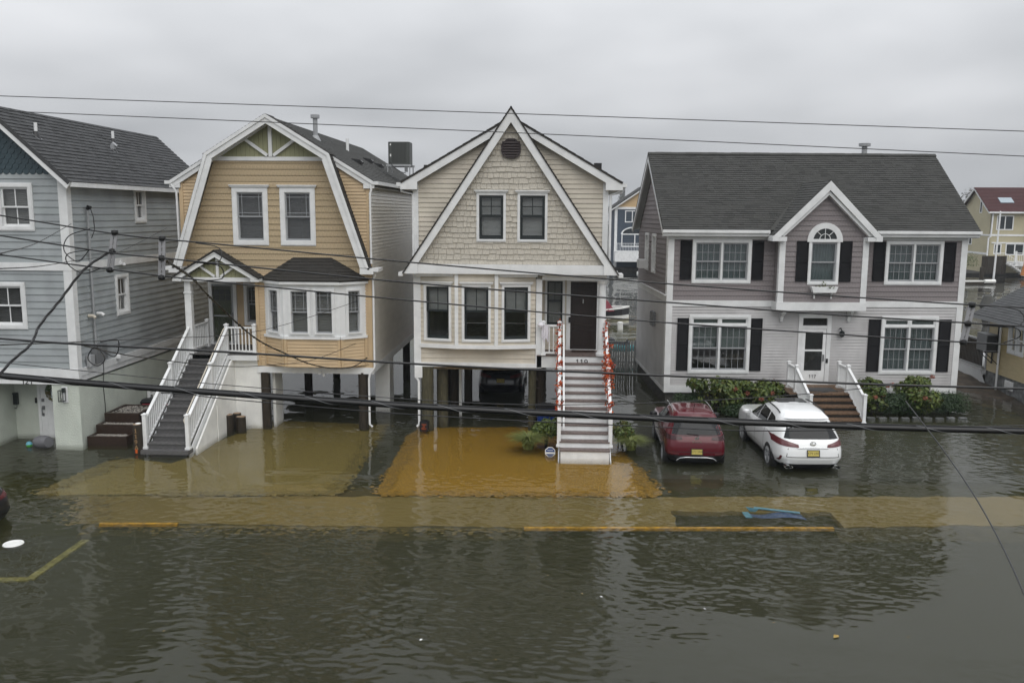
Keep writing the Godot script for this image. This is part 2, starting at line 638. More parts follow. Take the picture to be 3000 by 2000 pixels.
func shutter(house: Node3D, f: Transform3D, x0: float, y0: float, x1: float, y1: float) -> void:
	var mb := MB.new()
	ring(mb, x0, y0, x1, y1, 0.055, 0.022, 0.062)
	var my := (y0 + y1) / 2
	mb.box(V(x0 + 0.055, my - 0.04, 0.022), V(x1 - 0.055, my + 0.04, 0.06))
	mb.box(V(x0 + 0.05, y0 + 0.05, 0.02), V(x1 - 0.05, y1 - 0.05, 0.03))
	var s := put(house, "shutter", mb, M.black_shutter)
	s.transform = f
	var l := MB.new()
	for span in [[y0 + 0.06, my - 0.045], [my + 0.045, y1 - 0.06]]:
		var y: float = span[0]
		while y < span[1] - 0.02:
			l.quad(V(x0 + 0.055, y, 0.055), V(x1 - 0.055, y, 0.055), V(x1 - 0.055, y + 0.036, 0.032), V(x0 + 0.055, y + 0.036, 0.032))
			y += 0.042
	put(s, "louvre", l, M.black_shutter)

# straight run of railing from a to b (both at rail-foot level), posts given separately
func rail_run(parent: Node3D, a: Vector3, b: Vector3, h: float, m: Material, gap := 0.115, low := 0.09) -> void:
	put(parent, "top_rail", MB.new().bar(a + V(0, h, 0), b + V(0, h, 0), 0.09, 0.05), m)
	put(parent, "bottom_rail", MB.new().bar(a + V(0, low, 0), b + V(0, low, 0), 0.045, 0.06), m)
	var flat := Vector2(b.x - a.x, b.z - a.z).length()
	var n := int(flat / gap)
	var bal := MB.new().box(V(-0.018, low, -0.018), V(0.018, h, 0.018)).mesh()
	bal.surface_set_material(0, m)
	for i in range(1, n):
		var p := a.lerp(b, float(i) / n)
		sharem(parent, "baluster", bal, Transform3D(Basis(), p))

func newel(parent: Node3D, at: Vector3, h: float, m: Material, w := 0.115) -> void:
	var mb := MB.new()
	mb.xf = Transform3D(Basis(), at)
	mb.post(V(-w / 2, 0, -w / 2), V(w / 2, h, w / 2), 0.008)
	mb.box(V(-w * 0.68, 0.0, -w * 0.68), V(w * 0.68, 0.06, w * 0.68))
	mb.box(V(-w * 0.64, h, -w * 0.64), V(w * 0.64, h + 0.03, w * 0.64))
	var a := w * 0.62
	var top := V(0, h + 0.07, 0)
	var q := [V(-a, h + 0.03, a), V(a, h + 0.03, a), V(a, h + 0.03, -a), V(-a, h + 0.03, -a)]
	for i in 4:
		mb.tri(q[i], q[(i + 1) % 4], top)
	put(parent, "newel_post", mb, m)

func text(parent: Node3D, called: String, words: String, size: float, at: Transform3D, m: Material, font := "Droid Sans", depth := 0.01) -> MeshInstance3D:
	var t := TextMesh.new()
	t.text = words
	var f := SystemFont.new()
	f.font_names = PackedStringArray([font])
	t.font = f
	t.font_size = 48
	t.pixel_size = size / 35.0
	t.depth = depth
	t.material = m
	var o := MeshInstance3D.new()
	o.name = called
	o.mesh = t
	o.transform = at
	parent.add_child(o, true)
	return o

# ---------------------------------------------------------------- camera, sky, light
func _ready() -> void:
	rng.seed = 7
	var cam := Camera3D.new()
	cam.name = "camera"
	cam.position = V(0, 7.3, 0)
	cam.rotation_order = EULER_ORDER_YXZ
	cam.rotation_degrees = V(-8.38, 2.7, 0.35)
	cam.fov = 2.0 * rad_to_deg(atan(1000.0 / 2550.0))
	cam.near = 0.1
	cam.far = 1500
	add_child(cam)
	cam.current = true
	var we := WorldEnvironment.new()
	we.name = "environment"
	var e := Environment.new()
	e.tonemap_mode = Environment.TONE_MAPPER_LINEAR
	e.tonemap_exposure = 1.04
	e.background_mode = Environment.BG_SKY
	e.sdfgi_enabled = true
	e.ssao_enabled = true
	e.ssil_enabled = true
	var ps := PanoramaSkyMaterial.new()
	ps.panorama = overcast()
	e.sky = Sky.new()
	e.sky.sky_material = ps
	e.fog_enabled = true
	e.fog_density = 0.0004
	e.fog_light_color = Color(0.86, 0.89, 0.92)
	e.volumetric_fog_enabled = true
	e.volumetric_fog_density = 0.0
	we.environment = e
	add_child(we)
	var sun := DirectionalLight3D.new()
	sun.name = "sun"
	sun.light_energy = 0.36
	sun.light_angular_distance = 60
	sun.light_color = Color(1.0, 0.98, 0.95)
	sun.rotation_degrees = V(-50, 20, 0)
	sun.shadow_enabled = true
	add_child(sun)
	materials()
	ground()
	water()
	build_all()

# an even overcast, three times as bright overhead as at the horizon, with soft cloud folds
func overcast() -> ImageTexture:
	var w := 1024
	var h := 512
	var im := Image.create(w, h, false, Image.FORMAT_RGBF)
	var f := FastNoiseLite.new()
	f.noise_type = FastNoiseLite.TYPE_SIMPLEX_SMOOTH
	f.seed = 21
	f.frequency = 1.0
	f.fractal_octaves = 5
	f.fractal_gain = 0.52
	for j in h:
		var el := PI * (0.5 - (j + 0.5) / h)
		var s := sin(el)
		for i in w:
			var az := TAU * i / w
			var k := 0.0
			if s > -0.02:
				var y := maxf(s, 0.0) + 0.13
				var p := V(cos(az) * cos(el) / y, sin(az) * cos(el) / y, 0) * 0.47
				k = f.get_noise_3d(p.x, p.y, 0.0) * smoothstep(-0.02, 0.07, s)
			var l := 0.46 * (1.0 + 2.15 * maxf(s, 0.0)) * (1.0 + 0.36 * k)
			var warm := 0.012 * k
			im.set_pixel(i, j, Color(l * (0.97 + warm), l, l * (1.045 - warm)))
	return ImageTexture.create_from_image(im)

# ---------------------------------------------------------------- ground under the flood
func sheet(called: String, pts: Array, y: float, m: Material, ragged := 0.0) -> MeshInstance3D:
	var mb := MB.new()
	var p := PackedVector2Array()
	for i in pts.size():
		var a := Vector2(pts[i][0], -pts[i][1])
		var b := Vector2(pts[(i + 1) % pts.size()][0], -pts[(i + 1) % pts.size()][1])
		p.append(a)
		if ragged > 0.0:
			var k := int(a.distance_to(b) / 0.3)
			for j in range(1, k):
				p.append(a.lerp(b, float(j) / k) + Vector2(rng.randf_range(-1, 1), rng.randf_range(-1, 1)) * ragged)
	mb.xf = Transform3D(Basis(V(1, 0, 0), V(0, 0, -1), V(0, 1, 0)), V(0, y, 0))
	mb.prism(p, -0.12, 0.0)
	return struct(called, mb, m)

# stones strayed over the edge of a gravel or silted bed, thinning outwards
func strays(called: String, pts: Array, y: float, m: Material, reach: float, per_metre: int) -> void:
	var mb := MB.new()
	for i in pts.size():
		var a := V(pts[i][0], y, pts[i][1])
		var b := V(pts[(i + 1) % pts.size()][0], y, pts[(i + 1) % pts.size()][1])
		var out := (b - a).normalized().cross(Vector3.UP)
		for k in int(a.distance_to(b) * per_metre):
			var d := absf(rng.randfn()) * reach * (1.0 if rng.randf() < 0.5 else -0.35)
			var c := a.lerp(b, rng.randf()) + out * d + V(0, 0.006 + rng.randf() * 0.004, 0)
			var s := rng.randf_range(0.02, 0.075)
			var t := rng.randf() * TAU
			var q := []
			for j in 5:
				var r := s * rng.randf_range(0.6, 1.2)
				q.append(c + V(cos(t + j * TAU / 5) * r, 0, -sin(t + j * TAU / 5) * r))
			var tone := rng.randf_range(0.5, 1.0)
			mb.col = Color(tone, tone, tone)
			for j in range(1, 4):
				mb.tri(q[0], q[j], q[j + 1])
	var o := put(self, called, mb, m)
	o.set_meta("kind", "stuff")

func ground() -> void:
	mat("mud", 0.05, 0.048, 0.032, 0.95, "dirt", V(0.15, 0.15, 0.15))
	mat("road_asphalt", 0.026, 0.027, 0.02, 0.95, "grit", V(0.5, 0.5, 0.5))
	mat("lot_asphalt", 0.045, 0.05, 0.04, 0.95, "dirt", V(0.25, 0.25, 0.25))
	mat("walk_concrete", 0.2, 0.142, 0.032, 0.95, "blotch", V(0.11, 0.11, 0.11))
	mat("tan_gravel", 0.54, 0.4, 0.09, 0.95, "pebble", V(0.7, 0.7, 0.7))
	mat("orange_gravel", 0.85, 0.45, 0.01, 0.95, "pebble", V(0.7, 0.7, 0.7))
	mat("yellow_paint", 0.75, 0.4, 0.015, 0.8, "dirt", V(0.8, 0.8, 0.8))
	mat("faded_yellow", 0.55, 0.5, 0.13, 0.8, "dirt", V(0.8, 0.8, 0.8))
	mat("sand_bank", 0.1, 0.075, 0.05, 0.9, "dirt", V(0.4, 0.4, 0.4))
	sheet("ground", [[-400, 60], [400, 60], [400, -600], [-400, -600]], -0.9, M.mud)
	sheet("lot_ground", [[-60, -22.2], [60, -26.0], [60, -50], [-60, -47]], -0.17, M.lot_asphalt)
	sheet("road", [[-60, 2], [60, 2], [60, -23.5], [12, -20.6], [8.6, -20.5], [6.8, -20.28], [-0.6, -19.83], [-9.0, -19.55], [-11.0, -19.3], [-60, -15.0]], -0.34, M.road_asphalt)
	# strip of pavement along the road, cut by a darker drive apron
	sheet("pavement", [[-11.2, -19.6], [-9.0, -19.75], [-0.6, -20.03], [3.05, -20.25], [3.1, -22.5], [-4.6, -22.1], [-10.7, -21.7], [-12.2, -21.6]], -0.165, M.walk_concrete, 0.07)
	sheet("pavement", [[2.86, -21.4], [7.1, -21.6], [7.1, -20.5], [8.6, -20.7], [18.0, -21.5], [18.5, -23.6], [2.91, -22.52]], -0.16, M.walk_concrete, 0.07)
	# worn gutter falling from the pavement to the road
	var gut := MB.new()
	for q in [[-11.2, -19.62, -8.9, -19.77], [-8.9, -19.77, -0.64, -20.05], [6.85, -20.5, 8.6, -20.72], [8.6, -20.72, 18.0, -21.52]]:
		var n := int((q[2] - q[0]) / 0.25)
		var last := 0.55
		for i in n:
			var a := V(lerpf(q[0], q[2], float(i) / n), -0.17, lerpf(q[1], q[3], float(i) / n))
			var b := V(lerpf(q[0], q[2], float(i + 1) / n), -0.17, lerpf(q[1], q[3], float(i + 1) / n))
			var next := clampf(last + rng.randf_range(-0.09, 0.09), 0.35, 0.8)
			gut.quad(a + V(0, -0.165, last), b + V(0, -0.165, next), b, a)
			last = next
	struct("gutter_strip", gut, mat("silted_gutter", 0.085, 0.07, 0.03, 0.95, "dirt", V(0.4, 0.4, 0.4)))
	var kerb := MB.new()
	kerb.bar(V(-0.62, -0.15, -19.9), V(6.8, -0.15, -20.36), 0.1, 0.07)
	struct("kerb", kerb, M.yellow_paint)
	kerb = MB.new()
	kerb.bar(V(-10.8, -0.15, -19.52), V(-8.95, -0.15, -19.64), 0.1, 0.07)
	struct("kerb", kerb, M.yellow_paint)
	kerb = MB.new()
	kerb.bar(V(-14.0, -0.325, -16.4), V(-10.85, -0.325, -16.75), 0.18, 0.04)
	kerb.bar(V(-10.85, -0.325, -16.75), V(-10.85, -0.325, -18.95), 0.18, 0.042)
	struct("road_line", kerb, M.faded_yellow)
	kerb = MB.new()
	kerb.bar(V(-0.62, -0.27, -19.9), V(6.8, -0.27, -20.36), 0.098, 0.168)
	struct("kerb", kerb, M.lot_asphalt)
	kerb = MB.new()
	kerb.bar(V(-10.8, -0.27, -19.52), V(-8.95, -0.27, -19.64), 0.098, 0.168)
	struct("kerb", kerb, M.lot_asphalt)
	# drives
	sheet("gravel_drive", [[-4.55, -22.25], [2.85, -22.65], [1.95, -27.4], [1.6, -29.4], [-0.6, -29.9], [-4.4, -29.6], [-4.75, -28.4]], -0.15, M.orange_gravel, 0.05)
	sheet("gravel_drive", [[-10.4, -21.85], [-5.75, -22.2], [-6.0, -29.9], [-10.1, -30.2], [-11.0, -27.0], [-11.2, -25.0], [-11.6, -24.2]], -0.15, M.tan_gravel, 0.05)
	sheet("gravel_drive", [[-13.6, -21.6], [-9.9, -21.9], [-10.9, -24.6], [-12.5, -25.0], [-13.2, -24.8]], -0.155, M.tan_gravel, 0.05)
	strays("stray_gravel", [[-4.55, -22.25], [-4.75, -28.4], [-4.4, -29.6]], -0.15, M.orange_gravel, 0.14, 150)
	strays("stray_gravel", [[1.6, -29.4], [1.95, -27.4], [2.85, -22.65]], -0.15, M.orange_gravel, 0.14, 150)
	strays("stray_gravel", [[2.85, -22.65], [-4.55, -22.25]], -0.15, M.orange_gravel, 0.12, 150)
	strays("stray_gravel", [[-5.75, -22.2], [-10.4, -21.85]], -0.15, M.tan_gravel, 0.12, 150)
	strays("stray_gravel", [[-6.0, -29.9], [-5.75, -22.2]], -0.15, M.tan_gravel, 0.14, 150)
	strays("stray_gravel", [[-13.6, -21.6], [-13.2, -24.8], [-12.5, -25.0]], -0.155, M.tan_gravel, 0.2, 150)
	strays("stray_gravel", [[-12.2, -21.6], [-11.2, -19.6]], -0.165, M.walk_concrete, 0.25, 160)
	strays("stray_gravel", [[-0.6, -20.03], [-11.2, -19.6]], -0.2, M.walk_concrete, 0.25, 70)
	# the sandy strip between the two right-hand houses, just breaking the surface
	var bank := MB.new()
	var bn := FastNoiseLite.new()
	bn.frequency = 0.5
	for i in 24:
		for j in 40:
			var q := []
			for d in [[0, 0], [1, 0], [1, 1], [0, 1]]:
				var x: float = 16.0 + (i + d[0]) * 0.14
				var z: float = -32.5 - (j + d[1]) * 0.3
				var hgt := clampf((x - 16.6) * 0.14, -0.2, 0.2) - 0.12 + 0.05 * bn.get_noise_2d(x * 2, z * 2) + clampf((-z - 36.5) * 0.07, -0.3, 0.2)
				q.append(V(x, hgt, z))
			bank.quad(q[0], q[1], q[2], q[3])
	struct("sand_bank", bank, M.sand_bank)

# ---------------------------------------------------------------- water with real ripples
var wn := []

func wave(x: float, z: float) -> float:
	var g: float = clampf(0.62 + 0.75 * wn[3].get_noise_2d(x * 0.09, z * 0.13), 0.12, 1.15)
	var wx: float = x + 0.6 * wn[2].get_noise_2d(z * 0.5, x * 0.3)
	var a: float = wn[0].get_noise_2d(wx * 1.0 + z * 0.35, z * 2.1 - wx * 0.25) * 0.0055
	var b: float = wn[1].get_noise_2d(x * 2.6 - z * 0.8, z * 4.9 + x * 0.5) * 0.0078
	var c: float = wn[2].get_noise_2d(x * 0.33, z * 0.6) * 0.011
	var d: float = wn[1].get_noise_2d(x * 2.7 + z * 1.6 + 50.0, z * 7.8 - x * 1.0) * 0.0058
	return (a + b + d) * g + c

func water_patch(am: ArrayMesh, x0: float, x1: float, z0: float, z1: float, d: float, m: Material, k := 1.0) -> void:
	var nx := int((x1 - x0) / d) + 1
	var nz := int((z1 - z0) / d) + 1
	var h := PackedFloat32Array()
	h.resize(nx * nz)
	for j in nz:
		for i in nx:
			h[j * nx + i] = wave(x0 + (x1 - x0) * i / (nx - 1), z0 + (z1 - z0) * j / (nz - 1)) * k
	var v := PackedVector3Array()
	var n := PackedVector3Array()
	v.resize(nx * nz)
	n.resize(nx * nz)
	var dx := (x1 - x0) / (nx - 1)
	var dz := (z1 - z0) / (nz - 1)
	for j in nz:
		for i in nx:
			var q := j * nx + i
			v[q] = V(x0 + dx * i, h[q], z0 + dz * j)
			var sx := (h[j * nx + mini(i + 1, nx - 1)] - h[j * nx + maxi(i - 1, 0)]) / (2 * dx)
			var sz := (h[mini(j + 1, nz - 1) * nx + i] - h[maxi(j - 1, 0) * nx + i]) / (2 * dz)
			n[q] = V(-sx, 1, -sz).normalized()
	var ix := PackedInt32Array()
	ix.resize((nx - 1) * (nz - 1) * 6)
	var p := 0
	for j in nz - 1:
		for i in nx - 1:
			var a := j * nx + i
			for t in [a, a + 1, a + nx + 1, a, a + nx + 1, a + nx]:
				ix[p] = t
				p += 1
	var arr := []
	arr.resize(Mesh.ARRAY_MAX)
	arr[Mesh.ARRAY_VERTEX] = v
	arr[Mesh.ARRAY_NORMAL] = n
	arr[Mesh.ARRAY_INDEX] = ix
	am.add_surface_from_arrays(Mesh.PRIMITIVE_TRIANGLES, arr)
	am.surface_set_material(am.get_surface_count() - 1, m)

func water() -> void:
	for i in 4:
		var f := FastNoiseLite.new()
		f.noise_type = FastNoiseLite.TYPE_SIMPLEX_SMOOTH
		f.seed = 40 + i
		f.frequency = 1.0
		f.fractal_type = FastNoiseLite.FRACTAL_NONE
		wn.append(f)
	var m := glass("flood_water", 0.03, 0.03, 0.015, 0.06)
	m.roughness = 0.04
	m.metallic_specular = 0.37
	# silt held in the flood: a real cloudy volume between the surface and the ground
	var silt := FogVolume.new()
	silt.name = "silty_water"
	silt.shape = RenderingServer.FOG_VOLUME_SHAPE_BOX
	silt.size = V(150, 0.86, 62)
	silt.position = V(0, -0.465, -27)
	var fm := FogMaterial.new()
	fm.density = 1.0
	fm.albedo = lin(0.13, 0.132, 0.052)
	silt.material = fm
	silt.set_meta("kind", "structure")
	add_child(silt)
	var am := ArrayMesh.new()
	water_patch(am, -9, 9, -19, -8, 0.042, m)
	water_patch(am, -18, -9, -19, -8, 0.1, m)
	water_patch(am, 9, 20, -19, -8, 0.1, m)
	water_patch(am, -18, 20, -31, -19, 0.065, m)
	water_patch(am, -30, -18, -31, -8, 0.4, m)
	water_patch(am, 20, 32, -31, -8, 0.4, m)
	water_patch(am, -30, 32, -75, -31, 0.16, m)
	water_patch(am, -90, 120, -230, -75, 0.9, m, 3.5)
	water_patch(am, 32, 120, -75, -8, 1.0, m, 3.0)
	water_patch(am, -90, -30, -75, -8, 1.0, m, 3.0)
	water_patch(am, -400, 400, -590, -230, 6.0, m, 4.0)
	var o := MeshInstance3D.new()
	o.name = "water"
	o.mesh = am
	o.set_meta("kind", "structure")
	add_child(o)

# ---------------------------------------------------------------- roof helper: slab with shingle courses
# a: eave corner, ax: along the eave, up: up the slope, outline in (along, up)
func slope(h: Node3D, called: String, a: Vector3, ax: Vector3, up: Vector3, outline: PackedVector2Array, o: Dictionary, thick := 0.1) -> MeshInstance3D:
	if ax.cross(up).y < -0.001:  # keep the outer side outward: run the eave the other way
		var w := bounds(outline).end.x
		var turned := PackedVector2Array()
		for q in outline:
			turned.append(Vector2(w - q.x, q.y))
		outline = turned
		a += ax * w
		ax = -ax
	var r := put(h, called, MB.new().prism(outline, -thick, -0.002), M[o.mat])
	r.transform = Transform3D(Basis(ax, up, ax.cross(up)), a)
	shingles(r, Transform3D(), outline, [], o)
	return r

func slant(parent: Node3D, called: String, pts: Array, z0: float, z1: float, m: Material) -> MeshInstance3D:
	return put(parent, called, MB.new().prism(P2(pts), z0, z1), m)

# a flight of steps running towards +z; top at (z0, y1)
func flight(h: Node3D, x0: float, x1: float, z0: float, z1: float, y1: float, y0: float, n: int, tread: Material, riser: Material) -> Node3D:
	var s := Node3D.new()
	s.name = "staircase"
	h.add_child(s, true)
	var dy := (y1 - y0) / n
	var dz := (z1 - z0) / (n - 1)
	for i in range(1, n):
		var y := y1 - dy * i
		var z := z0 + dz * (i - 1)
		put(s, "riser", MB.new().box(V(x0 + 0.03, y, z - 0.02), V(x1 - 0.03, y + dy - 0.032, z)), riser)
		put(s, "tread", MB.new().box(V(x0, y - 0.032, z - 0.02), V(x1, y, z + dz + 0.03)), tread)
	put(s, "riser", MB.new().box(V(x0 + 0.03, y0 - 0.9, z1 - 0.02), V(x1 - 0.03, y0 + dy - 0.032, z1)), riser)
	return s

# ---------------------------------------------------------------- tan gambrel house
func gambrel_house() -> void:
	var h := thing("gambrel_house", "tan shingled house with white gambrel gable, bay window and long grey staircase", "house", V(-9.6, 0, -29.0))
	var F := face(Vector3.ZERO, 0)
	var xl := -2.93
	var xr := 3.47
	var D := 13.7
	var cx := 0.2
	var wl := [-1.17, 6.18, 0.04, 8.1]
	var wr := [0.45, 6.18, 1.64, 8.1]
	var hs := [hole(wl[0], wl[1], wl[2], wl[3]), hole(wr[0], wr[1], wr[2], wr[3])]
	# shingled face inside the gambrel
	wall(h, F, P2([cx - 3.2, 5.3, cx + 3.2, 5.3, cx + 1.95, 8.98, cx - 1.95, 8.98]), hs, {mat = "tan_shake", course = 0.2, vary = 0.03, split = 1.3})
	wall(h, F, P2([cx - 1.95, 8.98, cx + 1.95, 8.98, cx + 1.85, 9.15, cx, 10.3, cx - 1.85, 9.15]), [], {mat = "sage"})
	var gs := MB.new()
	for i in 26:
		var x := cx - 1.9 + i * 0.15
		var top := minf(9.15 + (1.85 - absf(x - cx)) * 0.62, 10.2)
		if top > 9.15:
			put(h, "batten_board", MB.new().box(V(x, 9.09, 0.0), V(x + 0.142, top - 0.05, 0.018)), M.sage)
	put(h, "band_board", MB.new().box(V(cx - 1.95, 8.97, 0.0), V(cx + 1.95, 9.1, 0.06)), M.trim)
	put(h, "king_post", MB.new().box(V(cx - 0.06, 9.1, 0.02), V(cx + 0.06, 10.2, 0.09)), M.trim)
	for s in [-1, 1]:
		put(h, "brace", MB.new().bar(V(cx + s * 0.1, 9.14, 0.055), V(cx + s * 0.92, 9.72, 0.055), 0.1, 0.1, Vector3.BACK), M.trim)
	# vinyl strips beside the gambrel
	wall(h, F, P2([cx + 3.15, 5.35, xr - 0.02, 5.35, xr - 0.02, 8.3, cx + 2.05, 9.15]), [], {mat = "tan_vinyl", course = 0.11, vary = 0.02})
	wall(h, F, P2([xl + 0.02, 5.5, cx - 3.1, 5.5, cx - 2.05, 9.15, xl + 0.02, 8.4]), [], {mat = "tan_vinyl", course = 0.11, vary = 0.02})
	put(h, "corner_board", MB.new().box(V(xr - 0.1, 2.06, -0.1), V(xr + 0.03, 8.3, 0.04)), M.tan_vinyl)
	put(h, "corner_board", MB.new().box(V(xl - 0.03, 5.3, -0.1), V(xl + 0.1, 8.3, 0.04)), M.tan_vinyl)
	var wo := {cas = 0.17, frame = "grey_vinyl", grille = ["prairie"], grille_mat = "grey_vinyl", blind = "dark_blind", cap = true, bar = 0.016, rail = 0.045, slat = 0.04}
	window(h, F, wl[0], wl[1], wl[2], wl[3], wo)
	window(h, F, wr[0], wr[1], wr[2], wr[3], wo)
	# gambrel overhang
	var z1 := 0.48
	var K := [V(cx - 3.3, 5.48, 0), V(cx - 2.07, 9.18, 0), V(cx, 10.44, 0), V(cx + 2.07, 9.18, 0), V(cx + 3.3, 5.48, 0)]
	for i in 4:
		var a: Vector3 = K[i]
		var b: Vector3 = K[i + 1]
		var d := (b - a).normalized()
		var nn := Vector3(-d.y, d.x, 0)
		var ln := (b - a).length()
		var w := 0.3 if i in [0, 3] else 0.26
		# white rake board, mitred by extending into the knees
		var inn := nn * -w
		var rk := MB.new()
		var a2 := mitre(K, i, -w)
		var b2 := mitre(K, i + 1, -w)
		rk.prism(P2([a.x, a.y, b.x, b.y, b2.x, b2.y, a2.x, a2.y]), z1 - 0.05, z1)
		put(h, "rake_board", rk, M.trim)
		var m1 := mitre(K, i, -0.1)
		var m2 := mitre(K, i + 1, -0.1)
		put(h, "rake_moulding", MB.new().prism(P2([a.x, a.y, b.x, b.y, m2.x, m2.y, m1.x, m1.y]), z1 + 0.001, z1 + 0.035), M.trim)
		# soffit boards
		var n := int(ln / 0.1)
		for k in n:
			var p := a.lerp(b, (k + 0.03) / n) - nn * 0.14
			var q := a.lerp(b, (k + 0.97) / n) - nn * 0.14
			put(h, "soffit_board", MB.new().prism(P2([p.x, p.y, q.x, q.y, q.x + nn.x * 0.03, q.y + nn.y * 0.03, p.x + nn.x * 0.03, p.y + nn.y * 0.03]), 0.01, z1 - 0.05), M.soffit)
		# shingled top
		if i >= 2:
			slope(h, "roof", V(b.x, b.y, -0.2 if i == 2 else 0.0) + Vector3(0, 0, 0), V(0, 0, 1), -d, rect(0, -0.05, z1 + (0.23 if i == 2 else 0.03), ln), {course = 0.14, wide = 0.3, vary = 0.15, t = 0.014, mat = "brown_shingle", most = 30}, 0.05).position += V(0, 0, 0)
		else:
			slope(h, "roof", V(a.x, a.y, z1 + 0.03), V(0, 0, -1), d, rect(0, -0.05, z1 + 0.03, ln), {course = 0.14, wide = 0.3, vary = 0.15, t = 0.014, mat = "brown_shingle"}, 0.05)
	for s in [-1, 1]:
		put(h, "eave_return", MB.new().box(V(cx + s * 3.3 - 0.3 if s > 0 else cx - 3.45, 5.27, 0.0), V(cx + 3.45 if s > 0 else cx - 3.0, 5.46, z1 + 0.01)), M.trim)
		put(h, "gutter", MB.new().box(V(cx + 3.4 if s > 0 else cx - 3.62, 5.36, -0.3), V(cx + 3.62 if s > 0 else cx - 3.4, 5.47, z1)), M.trim)
	# main roof behind
	var pk := V(0.2, 10.4, 0)
	for s in [-1, 1]:
		var ft := V(0.2 + s * 3.45, 8.32, 0)
		var ln := (pk - ft).length()
		var d := (pk - ft).normalized()
		var org := V(ft.x, ft.y, 0.12) if s < 0 else V(ft.x, ft.y, -D - 0.2)
		slope(h, "roof", org, V(0, 0, s), d, rect(0, 0, D + 0.32, ln), {course = 0.15, wide = 0.33, vary = 0.16, t = 0.014, mat = "asphalt_shingle", most = 60 if s > 0 else 0}, 0.1)
		slant(h, "rake_board", [ft.x, ft.y - 0.02, pk.x, pk.y - 0.02, pk.x, pk.y - 0.25, ft.x - s * 0.1, ft.y - 0.25], 0.06, 0.115, M.trim)
		slant(h, "rake_moulding", [ft.x, ft.y - 0.02, pk.x, pk.y - 0.02, pk.x, pk.y - 0.12, ft.x - s * 0.03, ft.y - 0.12], 0.117, 0.15, M.trim)
		put(h, "gutter", MB.new().box(V(ft.x - (0.02 if s > 0 else 0.14), 8.2, -D), V(ft.x + (0.14 if s > 0 else 0.02), 8.31, 0.16)), M.trim)
		put(h, "eave_return", MB.new().box(V(minf(ft.x, ft.x - s * 0.36), 8.08, 0.0), V(maxf(ft.x, ft.x - s * 0.36), 8.22, 0.11)), M.trim)
		put(h, "soffit", MB.new().box(V(minf(ft.x, ft.x - s * 0.4), 8.1, -D), V(maxf(ft.x, ft.x - s * 0.4), 8.13, 0.0)), M.soffit)
	# side and back walls
	var R := face(V(xr, 0, 0), PI / 2)
	wall(h, R, rect(0.02, 2.1, D - 0.02, 8.25), [], {mat = "beige_vinyl", course = 0.12, vary = 0.03, t = 0.03})
	put(h, "skirt_board", MB.new().box(V(xr - 0.02, 1.86, -D), V(xr + 0.04, 2.1, -0.02)), M.trim)
	wall(h, face(V(xl, 0, -D), -PI / 2), rect(0.02, 2.06, D - 2.0, 8.25), [], {mat = "tan_vinyl"})
	wall(h, face(V(xl, 0, -2.0), -PI / 2), rect(0, 5.3, 1.98, 8.25), [], {mat = "tan_vinyl"})
	wall(h, face(V(xr, 0, -D), PI), P2([0.13, 2.06, xr - xl - 0.13, 2.06, xr - xl - 0.13, 8.25, 3.27, 10.2, 0.13, 8.25]), [], {mat = "tan_vinyl"})
	put(h, "floor", MB.new().box(V(xl + 0.13, 1.9, -D + 0.13), V(xr - 0.13, 2.05, -2.1)), M.plywood)
	put(h, "floor", MB.new().box(V(-0.3, 1.9, -2.1), V(xr - 0.13, 2.05, -0.13)), M.plywood)
	put(h, "floor", MB.new().box(V(xl + 0.13, 5.15, -D + 0.13), V(xr - 0.13, 5.28, -0.13)), M.plywood)
	# lower front wall
	var bays := [V(-0.2, 0, 0), V(0.63, 0, 0.6), V(2.53, 0, 0.6), V(3.29, 0, 0)]
	wall(h, F, rect(-0.45, 2.06, xr - 0.02, 5.3), [Rect2(-0.1, 3.15, 3.28, 1.85)], {mat = "tan_vinyl", course = 0.11, vary = 0.02})
	put(h, "corner_board", MB.new().box(V(-0.5, 2.06, -0.1), V(-0.38, 5.3, 0.04)), M.tan_vinyl)
	put(h, "band_board", MB.new().box(V(-0.5, 1.84, -0.2), V(xr + 0.03, 2.06, 0.06)), M.trim)
	wall(h, face(V(-0.45, 0, -1.98), -PI / 2), rect(0, 2.06, 1.97, 5.3), [], {mat = "tan_vinyl", course = 0.11, vary = 0.02})
	# bay window
	for i in 3:
		var a: Vector3 = bays[i]
		var b: Vector3 = bays[i + 1]
		var w := (b - a).length()
		var t := atan2(-(b.z - a.z), b.x - a.x)
		var fr := face(a, t)
		if i == 1:
			bay_side(h, fr, w, [[0.17, 3.2, 0.92, 4.8], [1.0, 3.2, 1.74, 4.8]])
		else:
			bay_side(h, fr, w, [[0.2, 3.2, w - 0.16, 4.8]])
	var roofp := [V(0.85, 5.78, 0.03), V(2.15, 5.78, 0.03)]
	var ev := [V(-0.32, 5.06, 0.06), V(0.55, 5.06, 0.78), V(2.6, 5.06, 0.78), V(3.42, 5.06, 0.06)]
	var tops := [roofp[0], roofp[0], roofp[1], roofp[1]]
	for i in 3:
		var a: Vector3 = ev[i]
		var b: Vector3 = ev[i + 1]
		var ax := (b - a).normalized()
		var ta: Vector3 = tops[i] - a
		var tb: Vector3 = tops[i + 1] - a
		var up := (ta - ax * ta.dot(ax)).normalized()
		var poly := PackedVector2Array([Vector2.ZERO, Vector2((b - a).dot(ax), 0), Vector2(tb.dot(ax), tb.dot(up))])
		if i == 1:
			poly.append(Vector2(ta.dot(ax), ta.dot(up)))
		slope(h, "bay_roof", a, ax, up, poly, {course = 0.14, wide = 0.28, vary = 0.22, t = 0.016, mat = "brown_shingle", most = 80, piece = "bay_shingle"}, 0.06)
